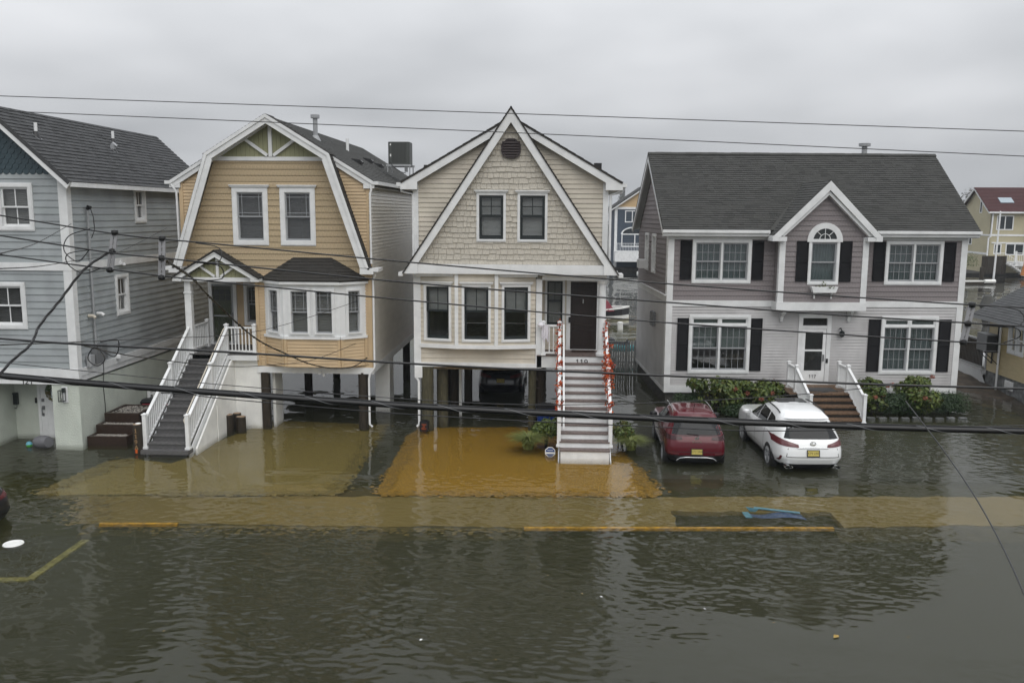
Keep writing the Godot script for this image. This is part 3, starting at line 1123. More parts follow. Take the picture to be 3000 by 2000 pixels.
	put(h, "bay_cornice", MB.new().prism(P2([-0.3, -0.02, 3.4, -0.02, 2.58, -0.74, 0.56, -0.74]), 0, 0.12), M.trim).transform = Transform3D(Basis(V(1, 0, 0), V(0, 0, -1), V(0, 1, 0)), V(0, 4.93, 0))
	put(h, "bay_bottom", MB.new().prism(P2([-0.05, -0.02, 3.15, -0.02, 2.45, -0.5, 0.7, -0.5]), 0, 0.06), M.tan_vinyl).transform = Transform3D(Basis(V(1, 0, 0), V(0, 0, -1), V(0, 1, 0)), V(0, 2.12, 0))
	# entrance porch
	var dk := put(h, "porch_deck", MB.new().box(V(-3.0, 2.3, -2.0), V(-0.46, 2.46, 0.22)), M.trim)
	for i in 16:
		put(dk, "deck_board", MB.new().box(V(-3.0, 2.462, -2.0 + i * 0.14), V(-0.46, 2.5, -1.867 + i * 0.14)), M.deck_grey)
	var E := face(V(0, 0, -2.0), 0)
	wall(h, E, rect(xl, 2.5, -0.46, 5.3), [Rect2(-2.9, 2.5, 0.9, 2.2), hole(-1.62, 3.2, -0.7, 4.75)], {mat = "tan_vinyl", course = 0.11, vary = 0.02})
	window(h, E, -1.62, 3.2, -0.7, 4.75, {cas = 0.12, frame = "grey_vinyl", grille = ["prairie"], grille_mat = "grey_vinyl", blind = "dark_blind", bar = 0.016})
	var dc := MB.new()
	ring(dc, -2.92, 2.5, -1.88, 4.83, 0.13, -0.1, 0.06, 0.03)
	var door := put(h, "door", dc, M.trim)
	door.transform = E
	var leaf := MB.new()
	ring(leaf, -2.9, 2.52, -2.01, 4.7, 0.075, -0.02, 0.03)
	leaf.box(V(-2.83, 3.52, -0.02), V(-2.08, 3.56, 0.032))
	put(door, "storm_door", leaf, M.grey_vinyl)
	put(door, "pane", MB.new().box(V(-2.825, 2.6, 0.0), V(-2.085, 4.63, 0.006)), M.pane)
	put(door, "inner_door", MB.new().box(V(-2.9, 2.5, -0.12), V(-2.0, 4.7, -0.07)), M.green_door)
	var lights := MB.new()
	for i in 3:
		for j in 2:
			lights.box(V(-2.74 + i * 0.2, 4.1 + j * 0.21, -0.07), V(-2.57 + i * 0.2, 4.28 + j * 0.21, -0.062))
	put(door, "door_light", lights, M.black_frame).set_meta("kind", "stuff")
	put(door, "handle", MB.new().box(V(-2.075, 3.4, 0.03), V(-2.04, 3.66, 0.08)), M.steel_grey)
	# column
	var col := MB.new()
	col.post(V(-2.88, 2.5, -0.02), V(-2.66, 5.0, 0.2), 0.01)
	col.box(V(-2.91, 2.5, -0.05), V(-2.63, 2.68, 0.23))
	col.box(V(-2.9, 4.55, -0.04), V(-2.64, 4.6, 0.22))
	put(h, "column", col, M.white_vinyl)
	# portico gable
	var px := -1.66
	for s in [-1, 1]:
		var ft := V(px + s * 1.48, 5.14, 0)
		var top := V(px, 6.04, 0)
		var d := (top - ft).normalized()
		var ln := (top - ft).length()
		slant(h, "rake_board", [ft.x, ft.y, top.x, top.y, top.x, top.y - 0.24, ft.x - s * 0.2, ft.y - 0.1], 0.46, 0.52, M.trim)
		slant(h, "rake_moulding", [ft.x, ft.y, top.x, top.y, top.x, top.y - 0.1, ft.x - s * 0.05, ft.y - 0.06], 0.521, 0.55, M.trim)
		var org := V(ft.x, ft.y, 0.56) if s < 0 else V(ft.x, ft.y, 0.0)
		slope(h, "portico_roof", org, V(0, 0, s), d, rect(0, -0.03, 0.56, ln), {course = 0.14, wide = 0.3, vary = 0.2, t = 0.015, mat = "brown_shingle", most = 40, piece = "portico_shingle"}, 0.06)
		put(h, "eave_return", MB.new().box(V(minf(ft.x, ft.x - s * 0.3), 4.99, 0.05), V(maxf(ft.x, ft.x - s * 0.3), 5.13, 0.51)), M.trim)
		put(h, "brace", MB.new().bar(V(px + s * 0.1, 5.14, 0.3), V(px + s * 0.62, 5.5, 0.3), 0.07, 0.08, Vector3.BACK), M.trim)
	slant(h, "portico_gable", [px - 1.15, 5.1, px + 1.15, 5.1, px, 5.82], 0.2, 0.24, M.sage)
	for i in 14:
		var x := px - 1.05 + i * 0.15
		var top := 5.1 + (1.15 - absf(x + 0.07 - px)) * 0.58
		if top > 5.2:
			put(h, "batten_board", MB.new().box(V(x, 5.1, 0.24), V(x + 0.142, top, 0.256)), M.sage)
	put(h, "king_post", MB.new().box(V(px - 0.045, 5.12, 0.257), V(px + 0.045, 5.76, 0.33)), M.trim)
	put(h, "porch_beam", MB.new().box(V(px - 1.3, 4.97, -0.02), V(px + 1.22, 5.11, 0.34)), M.trim)
	put(h, "porch_ceiling", MB.new().box(V(xl, 5.2, -1.98), V(-0.46, 5.28, -0.01)), M.trim)
	# porch railing
	var pr := Node3D.new()
	pr.name = "railing"
	h.add_child(pr, true)
	newel(pr, V(-1.5, 2.5, 0.15), 0.98, M.white_vinyl)
	newel(pr, V(-0.54, 2.5, 0.15), 0.98, M.white_vinyl)
	rail_run(pr, V(-1.44, 2.5, 0.15), V(-0.6, 2.5, 0.15), 0.9, M.white_vinyl, 0.12)
	newel(pr, V(-2.78, 2.5, -1.4), 0.95, M.white_vinyl)
	rail_run(pr, V(-2.78, 2.5, -0.06), V(-2.78, 2.5, -1.34), 0.88, M.white_vinyl, 0.13)
	# staircase
	var fl := flight(h, -2.72, -1.5, 0.22, 3.72, 2.5, 0.12, 14, M.deck_grey, M.deck_grey)
	put(fl, "bottom_tread", MB.new().box(V(-2.85, 0.0, 3.55), V(-1.38, 0.12, 3.95)), M.deck_grey)
	for x in [-2.78, -1.46]:
		var rr := Node3D.new()
		rr.name = "railing"
		h.add_child(rr, true)
		newel(rr, V(x, 1.42, 1.75), 1.0, M.white_vinyl)
		newel(rr, V(x, 0.12, 3.72), 1.05, M.white_vinyl)
		rail_run(rr, V(x, 2.5, 0.2), V(x, 1.46, 1.69), 0.9, M.white_vinyl, 0.125)
		rail_run(rr, V(x, 1.38, 1.81), V(x, 0.16, 3.66), 0.9, M.white_vinyl, 0.125)
		var sk := MB.new()
		sk.xf = Transform3D(Basis(Vector3.UP, -PI / 2), V(x + 0.04, 0, 0))
		sk.prism(P2([0.2, 2.44, 3.7, 0.02, 3.7, -0.3, 0.2, 2.1]), 0, 0.045)
		put(rr, "stringer", sk, M.white_vinyl)
	var hr := MB.new()
	hr.tube([V(-1.56, 3.4, 0.1), V(-1.56, 3.33, 0.3), V(-1.56, 1.02, 3.72), V(-1.5, 0.92, 3.76)], 0.022, 8)
	put(h, "handrail", hr, M.cream_lap)
	# white panels below the porch and beside the stairs
	var sp := MB.new()
	sp.xf = Transform3D(Basis(Vector3.UP, -PI / 2), V(-1.32, 0, 0))
	sp.prism(P2([0.0, -0.9, 3.4, -0.9, 3.4, 0.05, 0.25, 2.28, 0.0, 2.28]), 0, 0.06)
	put(h, "stair_panel", sp, M.panel_white)
	put(h, "under_panel", MB.new().box(V(-1.32, -0.9, -0.06), V(-0.42, 2.3, 0.0)), M.panel_white)
	bits(h, "panel_batten", [[-1.315, 0.0, 0.002, -1.26, 2.28, 0.02], [-1.0, 0.2, 0.002, -0.96, 2.28, 0.015], [-1.25, 1.98, 0.002, -0.42, 2.02, 0.016], [-1.3, -0.5, 1.75, -1.27, 1.05, 1.8]], M.panel_white)
	put(h, "porch_skirt", MB.new().box(V(-1.34, 2.28, 0.0), V(-0.45, 2.46, 0.23)), M.trim)
	# pilings and downspouts
	bits(h, "piling", [[-0.36, -0.9, -0.12, -0.12, 1.85, 0.1]], M.pile_wood)
	for p in [[3.12, -0.1, 0.17], [3.1, -4.5, 0.16], [-0.2, -5.0, 0.16], [3.1, -9.0, 0.16], [-0.2, -9.5, 0.16], [-3.0, -9.5, 0.16]]:
		put(h, "piling", MB.new().tube([V(p[0], -0.9, p[1]), V(p[0], 1.88, p[1])], p[2], 14), M.pile_wood)
	put(h, "storage_wall", MB.new().box(V(-0.12, -0.9, -1.1), V(-0.02, 1.9, -0.3)), M.panel_white)
	for z in [-3.0, -6.0]:
		put(h, "piling", MB.new().tube([V(-2.6, -0.9, z), V(-2.6, 1.88, z)], 0.16, 14), M.pile_wood)
	put(h, "storage_box", MB.new().box(V(2.95, -0.9, -3.7), V(3.5, 1.9, -2.9)), M.panel_white)
	for ds in [[V(3.52, 8.2, 0.1), V(3.55, 8.05, 0.1), V(3.5, 7.9, 0.08), V(3.5, 5.6, 0.08)], [V(3.65, 5.36, 0.3), V(3.66, 5.25, 0.28), V(3.56, 5.05, 0.1), V(3.56, 2.1, 0.1), V(3.4, 1.85, 0.1), V(3.36, 1.7, 0.1), V(3.36, 0.1, 0.1), V(3.46, 0.02, 0.12)], [V(-3.2, 8.2, 0.1), V(-3.02, 7.95, 0.1), V(-3.02, 5.6, 0.06)]]:
		put(h, "downspout", MB.new().tube(ds, 0.038, 8), M.white_vinyl)
	# roof vents
	var vp := put(h, "vent_pipe", MB.new().tube([V(1.0, 9.7, -2.6), V(1.0, 10.62, -2.6)], 0.085, 12), M.galvanised)
	put(vp, "cap", MB.new().lathe([Vector2(0.0, 10.6), Vector2(0.16, 10.62), Vector2(0.16, 10.74), Vector2(0.0, 10.77)], 14, V(1.0, 0, -2.6)), M.galvanised)
	put(vp, "flashing", MB.new().lathe([Vector2(0.22, 9.78), Vector2(0.1, 10.02)], 12, V(1.0, 0, -2.6)), M.galvanised)
	put(h, "vent_pipe", MB.new().tube([V(1.3, 9.55, -6.2), V(1.3, 10.2, -6.2)], 0.06, 10), M.white_vinyl)
	for q in [[1.9, -7.2], [2.15, -8.2], [2.35, -3.2]]:
		var mb := MB.new()
		mb.xf = Transform3D(Basis(Vector3.BACK, -0.5), V(q[0], 10.4 - (q[0] - 0.2) * 0.603 + 0.02, q[1]))
		mb.prism(P2([-0.2, 0, 0.2, 0, 0.2, 0.1, 0.1, 0.13, -0.2, 0.03]), -0.16, 0.16)
		put(h, "roof_vent", mb, M.black_plastic)
	# cameras under the band board
	put(h, "flood_lamp", MB.new().box(V(1.62, 1.82, 0.06), V(1.72, 1.92, 0.14)).lathe([Vector2(0.0, 1.74), Vector2(0.05, 1.75), Vector2(0.05, 1.84)], 8, V(1.8, 0, 0.1)), M.trim)

func mitre(K: Array, i: int, w: float) -> Vector3:
	var n := K.size()
	var p: Vector3 = K[i]
	if i == 0 or i == n - 1:
		return p + V(-w if i == 0 else w, 0.0, 0) * 1.0 + V(0, 0, 0)
	var a: Vector3 = (p - K[i - 1]).normalized()
	var b: Vector3 = (K[i + 1] - p).normalized()
	var na := V(-a.y, a.x, 0)
	var nb := V(-b.y, b.x, 0)
	var m := (na + nb).normalized()
	return p + m * (w / m.dot(na))

func bay_side(h: Node3D, fr: Transform3D, w: float, wins: Array) -> void:
	var hs := []
	for a in wins: hs.append(hole(a[0], a[1], a[2], a[3]))
	wall(h, fr, rect(0, 3.1, w, 5.0), hs, {mat = "trim", name = "bay_wall"})
	put(h, "bay_sill", MB.new().box(V(0, 3.1, 0.0), V(w, 3.19, 0.07)), M.trim).transform = fr
	for a in wins:
		window(h, fr, a[0], a[1], a[2], a[3], {cas = 0.1, frame = "grey_vinyl", grille = ["prairie"], grille_mat = "grey_vinyl", blind = "blind", bar = 0.014, rail = 0.035, slat = 0.055, sill = true})
	wall(h, fr, P2([0.05, 2.16, w - 0.05, 2.16, w, 3.1, 0, 3.1]), [], {mat = "tan_vinyl", course = 0.11, vary = 0.02})
	for x in [0.0, w - 0.09]:
		put(h, "corner_board", MB.new().box(V(x, 2.16, 0.0), V(x + 0.09, 3.1, 0.045)), M.tan_vinyl).transform = fr

# ---------------------------------------------------------------- cream house with the steep gable
func cream_house() -> void:
	var h := thing("cream_house", "cream house on pilings with steep white gable and white-risered stairs", "house", V(-1.43, 0, -29.2))
	var F := face(Vector3.ZERO, 0)
	var D := 12.0
	var X0 := -3.25
	var X1 := 3.18
	# upper walls beside the steep gable
	wall(h, F, P2([X0 + 0.02, 5.3, X1 - 0.02, 5.3, X1 - 0.02, 8.5, 0, 10.3, X0 + 0.02, 8.5]), [Rect2(-2.2, 5.6, 4.4, 3.2)], {mat = "cream_lap"})
	for s in [-1, 1]:
		var poly := P2([s * 3.12, 5.75, s * 3.12, 8.45, s * 0.15, 10.15])
		var w := Node3D.new()
		w.name = "side_siding"
		h.add_child(w, true)
		boards(w, poly, [], {mat = "cream_lap", course = 0.157, start = 5.6, vary = 0.025})
	bits(h, "corner_board", [[X0 - 0.03, 5.3, -0.1, X0 + 0.15, 8.3, 0.045], [X1 - 0.15, 5.3, -0.1, X1 + 0.03, 8.3, 0.045]], M.trim)
	# steep gable face
	var Z := face(V(0, 0, 0.28), 0)
	var wins := [[-1.13, 6.36, -0.16, 7.96], [0.22, 6.36, 1.21, 7.96]]
	var hs := []
	for a in wins: hs.append(hole(a[0], a[1], a[2], a[3]))
	var tri := P2([-3.28, 5.6, 3.28, 5.6, 0, 10.45])
	var gw := wall(h, Z, tri, hs, {mat = "cream_shake", name = "gable_wall"})
	shingles(gw, Transform3D(), P2([-3.15, 5.62, 3.15, 5.62, 0.0, 10.3]), hs, {course = 0.178, wide = 0.215, lo = 0.55, hi = 1.5, gap = 0.014, stagger = 0.04, vary = 0.06, t = 0.034, mat = "cream_shake", most = 300, piece = "shake"})
	for a in wins:
		window(h, Z, a[0], a[1], a[2], a[3], {cas = 0.085, frame = "black_frame", grille = [2, 2], blind = "shade", rail = 0.085, cap = true, bar = 0.03, meet = 0.53, foot = 1.5})
	put(h, "parcel", MB.new().box(V(-0.72, 6.5, 0.05), V(-0.28, 6.68, 0.1)), mat("magenta_box", 0.25, 0.03, 0.12))
	# octagon louvre
	var oc := PackedVector2Array()
	for i in 8:
		var a := PI / 8 + PI / 4 * i
		oc.append(Vector2(0.0 + 0.32 * cos(a), 9.38 + 0.32 * sin(a)))
	var lv := put(h, "gable_vent", MB.new().prism(oc, 0.3, 0.34), mat("vent_brown", 0.028, 0.018, 0.018, 0.5))
	var rim := MB.new()
	for i in 8:
		var a: Vector2 = oc[i]
		var b: Vector2 = oc[(i + 1) % 8]
		rim.bar(V(a.x, a.y, 0.35), V(b.x, b.y, 0.35), 0.05, 0.05, Vector3.BACK)
	put(lv, "rim", rim, M.vent_brown)
	for i in 6:
		var y := 9.14 + i * 0.085
		var wd := minf(0.29, 0.5 - absf(y - 9.36))
		put(lv, "louvre", MB.new().prism(P2([0.34, y, 0.385, y - 0.02, 0.385, y - 0.01, 0.34, y + 0.05]), -wd, wd), M.vent_brown).transform = Transform3D(Basis(V(0, 0, 1), V(0, 1, 0), V(-1, 0, 0)), V(0, 0, 0))
	# steep rakes and their thin roof
	for s in [-1, 1]:
		var ft := V(s * 3.58, 5.3, 0)
		var top := V(0, 10.68, 0)
		var d := (top - ft).normalized()
		var ln := (top - ft).length()
		slant(h, "rake_board", [ft.x, ft.y, 0, 10.66, 0, 10.2, s * 3.08, 5.62, s * 3.08, 5.3], 0.45, 0.52, M.trim)
		slant(h, "soffit", [s * 3.42, 5.4, 0, 10.45, 0, 10.4, s * 3.36, 5.4], 0.28, 0.45, M.trim)
		var org := V(ft.x, ft.y + 0.02, 0.55) if s < 0 else V(ft.x, ft.y + 0.02, -0.02)
		slope(h, "gable_roof", org, V(0, 0, s), d, rect(0, 0, 0.57, ln), {course = 0.15, wide = 0.3, vary = 0.15, t = 0.013, mat = "brown_shingle"}, 0.04)
		put(h, "eave_return", MB.new().box(V(minf(s * 3.55, s * 3.1), 5.3, 0.0), V(maxf(s * 3.55, s * 3.1), 5.42, 0.449)), M.trim)
		put(h, "gutter", MB.new().box(V(minf(s * 3.57, s * 3.72), 5.22, -0.2), V(maxf(s * 3.57, s * 3.72), 5.34, 0.5)), M.trim)
		# main roof
		var pk := V(0, 10.42, 0)
		var ef := V(s * 3.66, 8.3, 0)
		var dd := (pk - ef).normalized()
		var l2 := (pk - ef).length()
		slant(h, "rake_board", [ef.x, ef.y, 0, pk.y, 0, pk.y - 0.3, s * 3.1, 8.3, s * 3.1, 8.06, ef.x, 8.06], 0.22, 0.275, M.trim)
		var o2 := V(ef.x, ef.y + 0.01, 0.3) if s < 0 else V(ef.x, ef.y + 0.01, -D - 0.3)
		slope(h, "roof", o2, V(0, 0, s), dd, rect(0, 0, D + 0.6, l2), {course = 0.3, wide = 0.8, vary = 0.12, t = 0.013, mat = "brown_shingle"}, 0.06)
		put(h, "gutter", MB.new().box(V(minf(ef.x, ef.x + s * 0.13), 8.16, -D), V(maxf(ef.x, ef.x + s * 0.13), 8.28, 0.27)), M.trim)
		put(h, "eave_soffit", MB.new().box(V(minf(s * 3.12, ef.x), 8.06, -D), V(maxf(s * 3.12, ef.x), 8.1, 0.2)), M.soffit)
		var ds := [V(s * 3.7, 8.2, 0.05), V(s * 3.65, 8.0, 0.05), V(s * 3.28, 7.9, 0.02), V(s * 3.28, 5.6, 0.02)]
		put(h, "downspout", MB.new().tube(ds, 0.045, 8), M.white_vinyl)
	# solar panels on the left slope
	var sd := V(3.66, 2.12, 0).normalized()
	for k in 2:
		var sp := MB.new()
		sp.xf = Transform3D(Basis(V(0, 0, -1), sd, V(0, 0, -1).cross(sd)), V(-3.66, 8.3, 0.1) + sd * 1.7 + V(0, 0, -1.75 * k))
		sp.box(V(0.0, 0.0, 0.16), V(1.7, 1.85, 0.2))
		sp.box(V(0.2, 0.0, 0.0), V(0.25, 1.8, 0.16))
		put(h, "solar_panel", sp, M.black_frame)
	bits(h, "roof_vent", [[2.75, 8.75, -0.9, 3.0, 8.98, -0.6], [-3.0, 8.72, -0.9, -2.8, 8.9, -0.6]], M.black_plastic)
	# wide white band
	put(h, "band_board", MB.new().box(V(-3.08, 5.3, 0.0), V(0.0, 5.615, 0.46)), M.trim)
	put(h, "band_board", MB.new().box(V(0.004, 5.3, 0.0), V(3.08, 5.615, 0.46)), M.trim)
	# lower walls: bowed window wall
	var P := [V(-3.05, 0, 0.02), V(-1.8, 0, 0.3), V(-0.47, 0, 0.3), V(0.84, 0, 0.02)]
	var wo := {cas = 0.085, frame = "black_frame", grille = [2, 1], blind = "shade", drop = 0.46, rail = 0.07, cap = true, bar = 0.025, meet = 0.54, glass = "pane", foot = 1.5}
	for i in 3:
		var a: Vector3 = P[i]
		var b: Vector3 = P[i + 1]
		var w := (b - a).length()
		var fr := face(a, atan2(-(b.z - a.z), b.x - a.x))
		var m: float = w / 2 + [-0.03, 0.0, 0.0][i]
		var rc := [m - 0.49, 3.0, m + 0.49, 4.94]
		wall(h, fr, rect(0, 2.86, w, 5.3), [hole(rc[0], rc[1], rc[2], rc[3])], {mat = "cream_lap", course = 0.157, vary = 0.025})
		window(h, fr, rc[0], rc[1], rc[2], rc[3], wo)
		put(h, "bay_sill", MB.new().box(V(-0.01, 2.77, -0.2), V(w + 0.01, 2.9, 0.075)), M.trim).transform = fr
		if i > 0:
			put(h, "bay_post", MB.new().box(V(-0.06, 2.9, -0.05), V(0.06, 5.3, 0.07)), M.trim).transform = fr
	wall(h, F, rect(X0, 2.25, 0.88, 2.85), [], {mat = "cream_lap", course = 0.157, vary = 0.025, split = 2.5})
	put(h, "bay_ceiling", MB.new().box(V(X0, 5.2, -0.6), V(0.9, 5.29, 0.3)), M.trim)
	put(h, "band_board", MB.new().box(V(X0 - 0.03, 2.1, -0.2), V(0.86, 2.25, 0.06)), M.trim)
	bits(h, "corner_board", [[X0 - 0.04, 2.25, -0.1, X0 + 0.2, 5.3, 0.05], [0.86, 2.1, -0.1, 1.06, 5.12, 0.06]], M.trim)
	put(h, "drain_box", MB.new().box(V(X0 - 0.02, 1.72, -0.1), V(X0 + 0.26, 2.1, 0.12)), M.white_vinyl)
	put(h, "downspout", MB.new().tube([V(X0 + 0.0, 1.75, 0.05), V(X0 + 0.12, 1.6, 0.1), V(X0 + 0.12, 0.1, 0.1), V(X0 + 0.05, 0.0, 0.14)], 0.045, 8), M.white_vinyl)
	# porch
	put(h, "porch_beam", MB.new().box(V(1.06, 5.1, -0.1), V(3.2, 5.29, 0.12)), M.trim)
	put(h, "porch_ceiling", MB.new().box(V(0.9, 5.2, -1.3), V(3.2, 5.28, -0.12)), M.trim)
	var E := face(V(0, 0, -1.2), 0)
	wall(h, E, rect(0.9, 2.55, 3.18, 5.25), [Rect2(2.03, 2.55, 0.95, 2.45), hole(1.14, 3.35, 1.84, 5.05)], {mat = "cream_lap", course = 0.157, vary = 0.025})
	window(h, E, 1.14, 3.35, 1.84, 5.05, {cas = 0.08, frame = "black_frame", blind = "shade", rail = 0.06, meet = 0.55, grille = [2, 1]})
	var dc := MB.new()
	ring(dc, 1.9, 2.55, 3.1, 5.1, 0.14, -0.1, 0.05, 0.02)
	var door := put(h, "door", dc, M.trim)
	door.transform = E
	var dl := MB.new().box(V(2.04, 2.57, -0.06), V(2.96, 4.96, 0.0))
	for q in [[2.14, 2.72, 2.86, 3.25], [2.14, 3.38, 2.86, 4.8]]:
		ring(dl, q[0], q[1], q[2], q[3], 0.05, 0.0, 0.025)
	put(door, "leaf", dl, M.door_wood)
	put(door, "knocker", MB.new().box(V(2.46, 4.2, 0.0), V(2.5, 4.34, 0.03)), M.chrome)
	put(door, "handle", MB.new().box(V(1.98, 3.52, 0.05), V(2.04, 3.72, 0.1)), M.black_plastic)
	put(h, "porch_wall", MB.new().box(V(0.88, 2.1, -1.3), V(0.98, 5.25, -0.1)), M.cream_lap)
	var dk := put(h, "porch_deck", MB.new().box(V(0.9, 2.12, -1.3), V(3.2, 2.515, 0.06)), M.trim)
	for i in 10:
		put(dk, "deck_board", MB.new().box(V(0.9, 2.517, -1.3 + i * 0.14), V(3.22, 2.55, -1.167 + i * 0.14)), M.deck_brown)
	put(dk, "door_mat", MB.new().box(V(2.1, 2.55, -1.05), V(2.9, 2.57, -0.6)), M.wet_wood)
	put(h, "column", MB.new().lathe([Vector2(0.19, 2.55), Vector2(0.19, 2.63), Vector2(0.16, 2.66), Vector2(0.135, 2.75), Vector2(0.12, 4.95), Vector2(0.15, 5.0), Vector2(0.17, 5.1)], 20, V(3.08, 0, 0.0)), M.white_vinyl)
	text(h, "house_number", "119", 0.19, face(V(2.42, 2.33, 0.09), 0), M.black_plastic, "Droid Sans", 0.015)
	# stairs
	var fl := flight(h, 1.68, 3.2, 0.08, 3.75, 2.5, 0.08, 13, M.deck_brown, M.white_vinyl)
	for x in [1.66, 3.22]:
		var rr := Node3D.new()
		rr.name = "railing"
		h.add_child(rr, true)
		newel(rr, V(x, 2.55, 0.1), 1.12, M.white_vinyl)
		newel(rr, V(x, 1.42, 1.75), 1.0, M.white_vinyl)
		newel(rr, V(x, 0.27, 3.35), 1.02, M.white_vinyl)
		rail_run(rr, V(x, 2.52, 0.16), V(x, 1.46, 1.69), 0.95, M.white_vinyl, 0.125)
		rail_run(rr, V(x, 1.4, 1.81), V(x, 0.34, 3.29), 0.92, M.white_vinyl, 0.125)
		var sk := MB.new()
		sk.xf = Transform3D(Basis(Vector3.UP, -PI / 2), V(x + 0.02, 0, 0))
		sk.prism(P2([0.1, 2.4, 3.75, -0.1, 3.75, -0.4, 0.1, 2.05]), 0, 0.04)
		put(rr, "stringer", sk, M.white_vinyl)
	put(h, "handrail", MB.new().tube([V(1.74, 3.6, 0.12), V(1.8, 3.6, 0.2), V(1.8, 3.44, 0.35), V(1.8, 1.3, 3.35), V(1.8, 0.85, 3.4)], 0.03, 8), M.white_vinyl)
	var pr := Node3D.new()
	pr.name = "railing"
	h.add_child(pr, true)
	newel(pr, V(1.12, 2.55, 0.08), 1.12, M.white_vinyl)
	rail_run(pr, V(1.18, 2.55, 0.1), V(1.6, 2.55, 0.1), 1.02, M.white_vinyl, 0.11)
	# pilings
	for p in [[-2.85, -0.02, 0.21, "pile_green"], [-2.4, -0.55, 0.2, "pile_green"], [-2.2, -2.6, 0.16, "pile_wood"], [-1.85, -4.2, 0.16, "pile_wood"], [-2.9, -6.0, 0.16, "pile_wood"], [0.75, -0.3, 0.14, "pile_green"], [0.98, -0.62, 0.2, "pile_wood"], [3.0, -0.5, 0.16, "pile_wood"], [1.0, -5.0, 0.16, "pile_wood"], [3.0, -5.0, 0.16, "pile_wood"], [1.0, -10.0, 0.16, "pile_wood"], [-2.9, -10.0, 0.16, "pile_wood"]]:
		put(h, "piling", MB.new().tube([V(p[0], -0.9, p[1]), V(p[0], 2.1, p[1])], p[2], 14), M[p[3]])
	bits(h, "post", [[-2.0, -0.9, -2.3, -1.9, 2.1, -2.2], [1.62, -0.9, -1.3, 1.85, 2.1, -1.15]], M.panel_white)
	# rest of the shell
	wall(h, face(V(X0, 0, -D), -PI / 2), rect(0.02, 2.12, D - 0.02, 8.2), [], {mat = "cream_lap"})
	wall(h, face(V(X1, 0, 0), PI / 2), rect(1.3, 2.12, D - 0.02, 8.2), [], {mat = "cream_lap"})
	wall(h, face(V(X1, 0, 0), PI / 2), rect(0.02, 5.3, 1.3, 8.2), [], {mat = "cream_lap"})
	wall(h, face(V(X1, 0, -D), PI), P2([0.13, 2.12, X1 - X0 - 0.13, 2.12, X1 - X0 - 0.13, 8.2, X1, 10.1, 0.13, 8.2]), [], {mat = "cream_lap"})
	put(h, "floor", MB.new().box(V(X0 + 0.13, 1.98, -D + 0.13), V(0.85, 2.11, -0.15)), M.plywood)
	put(h, "floor", MB.new().box(V(0.86, 1.98, -D + 0.13), V(X1 - 0.13, 2.11, -1.35)), M.plywood)
	put(h, "floor", MB.new().box(V(X0 + 0.13, 5.0, -D + 0.13), V(X1 - 0.13, 5.15, -1.35)), M.plywood)

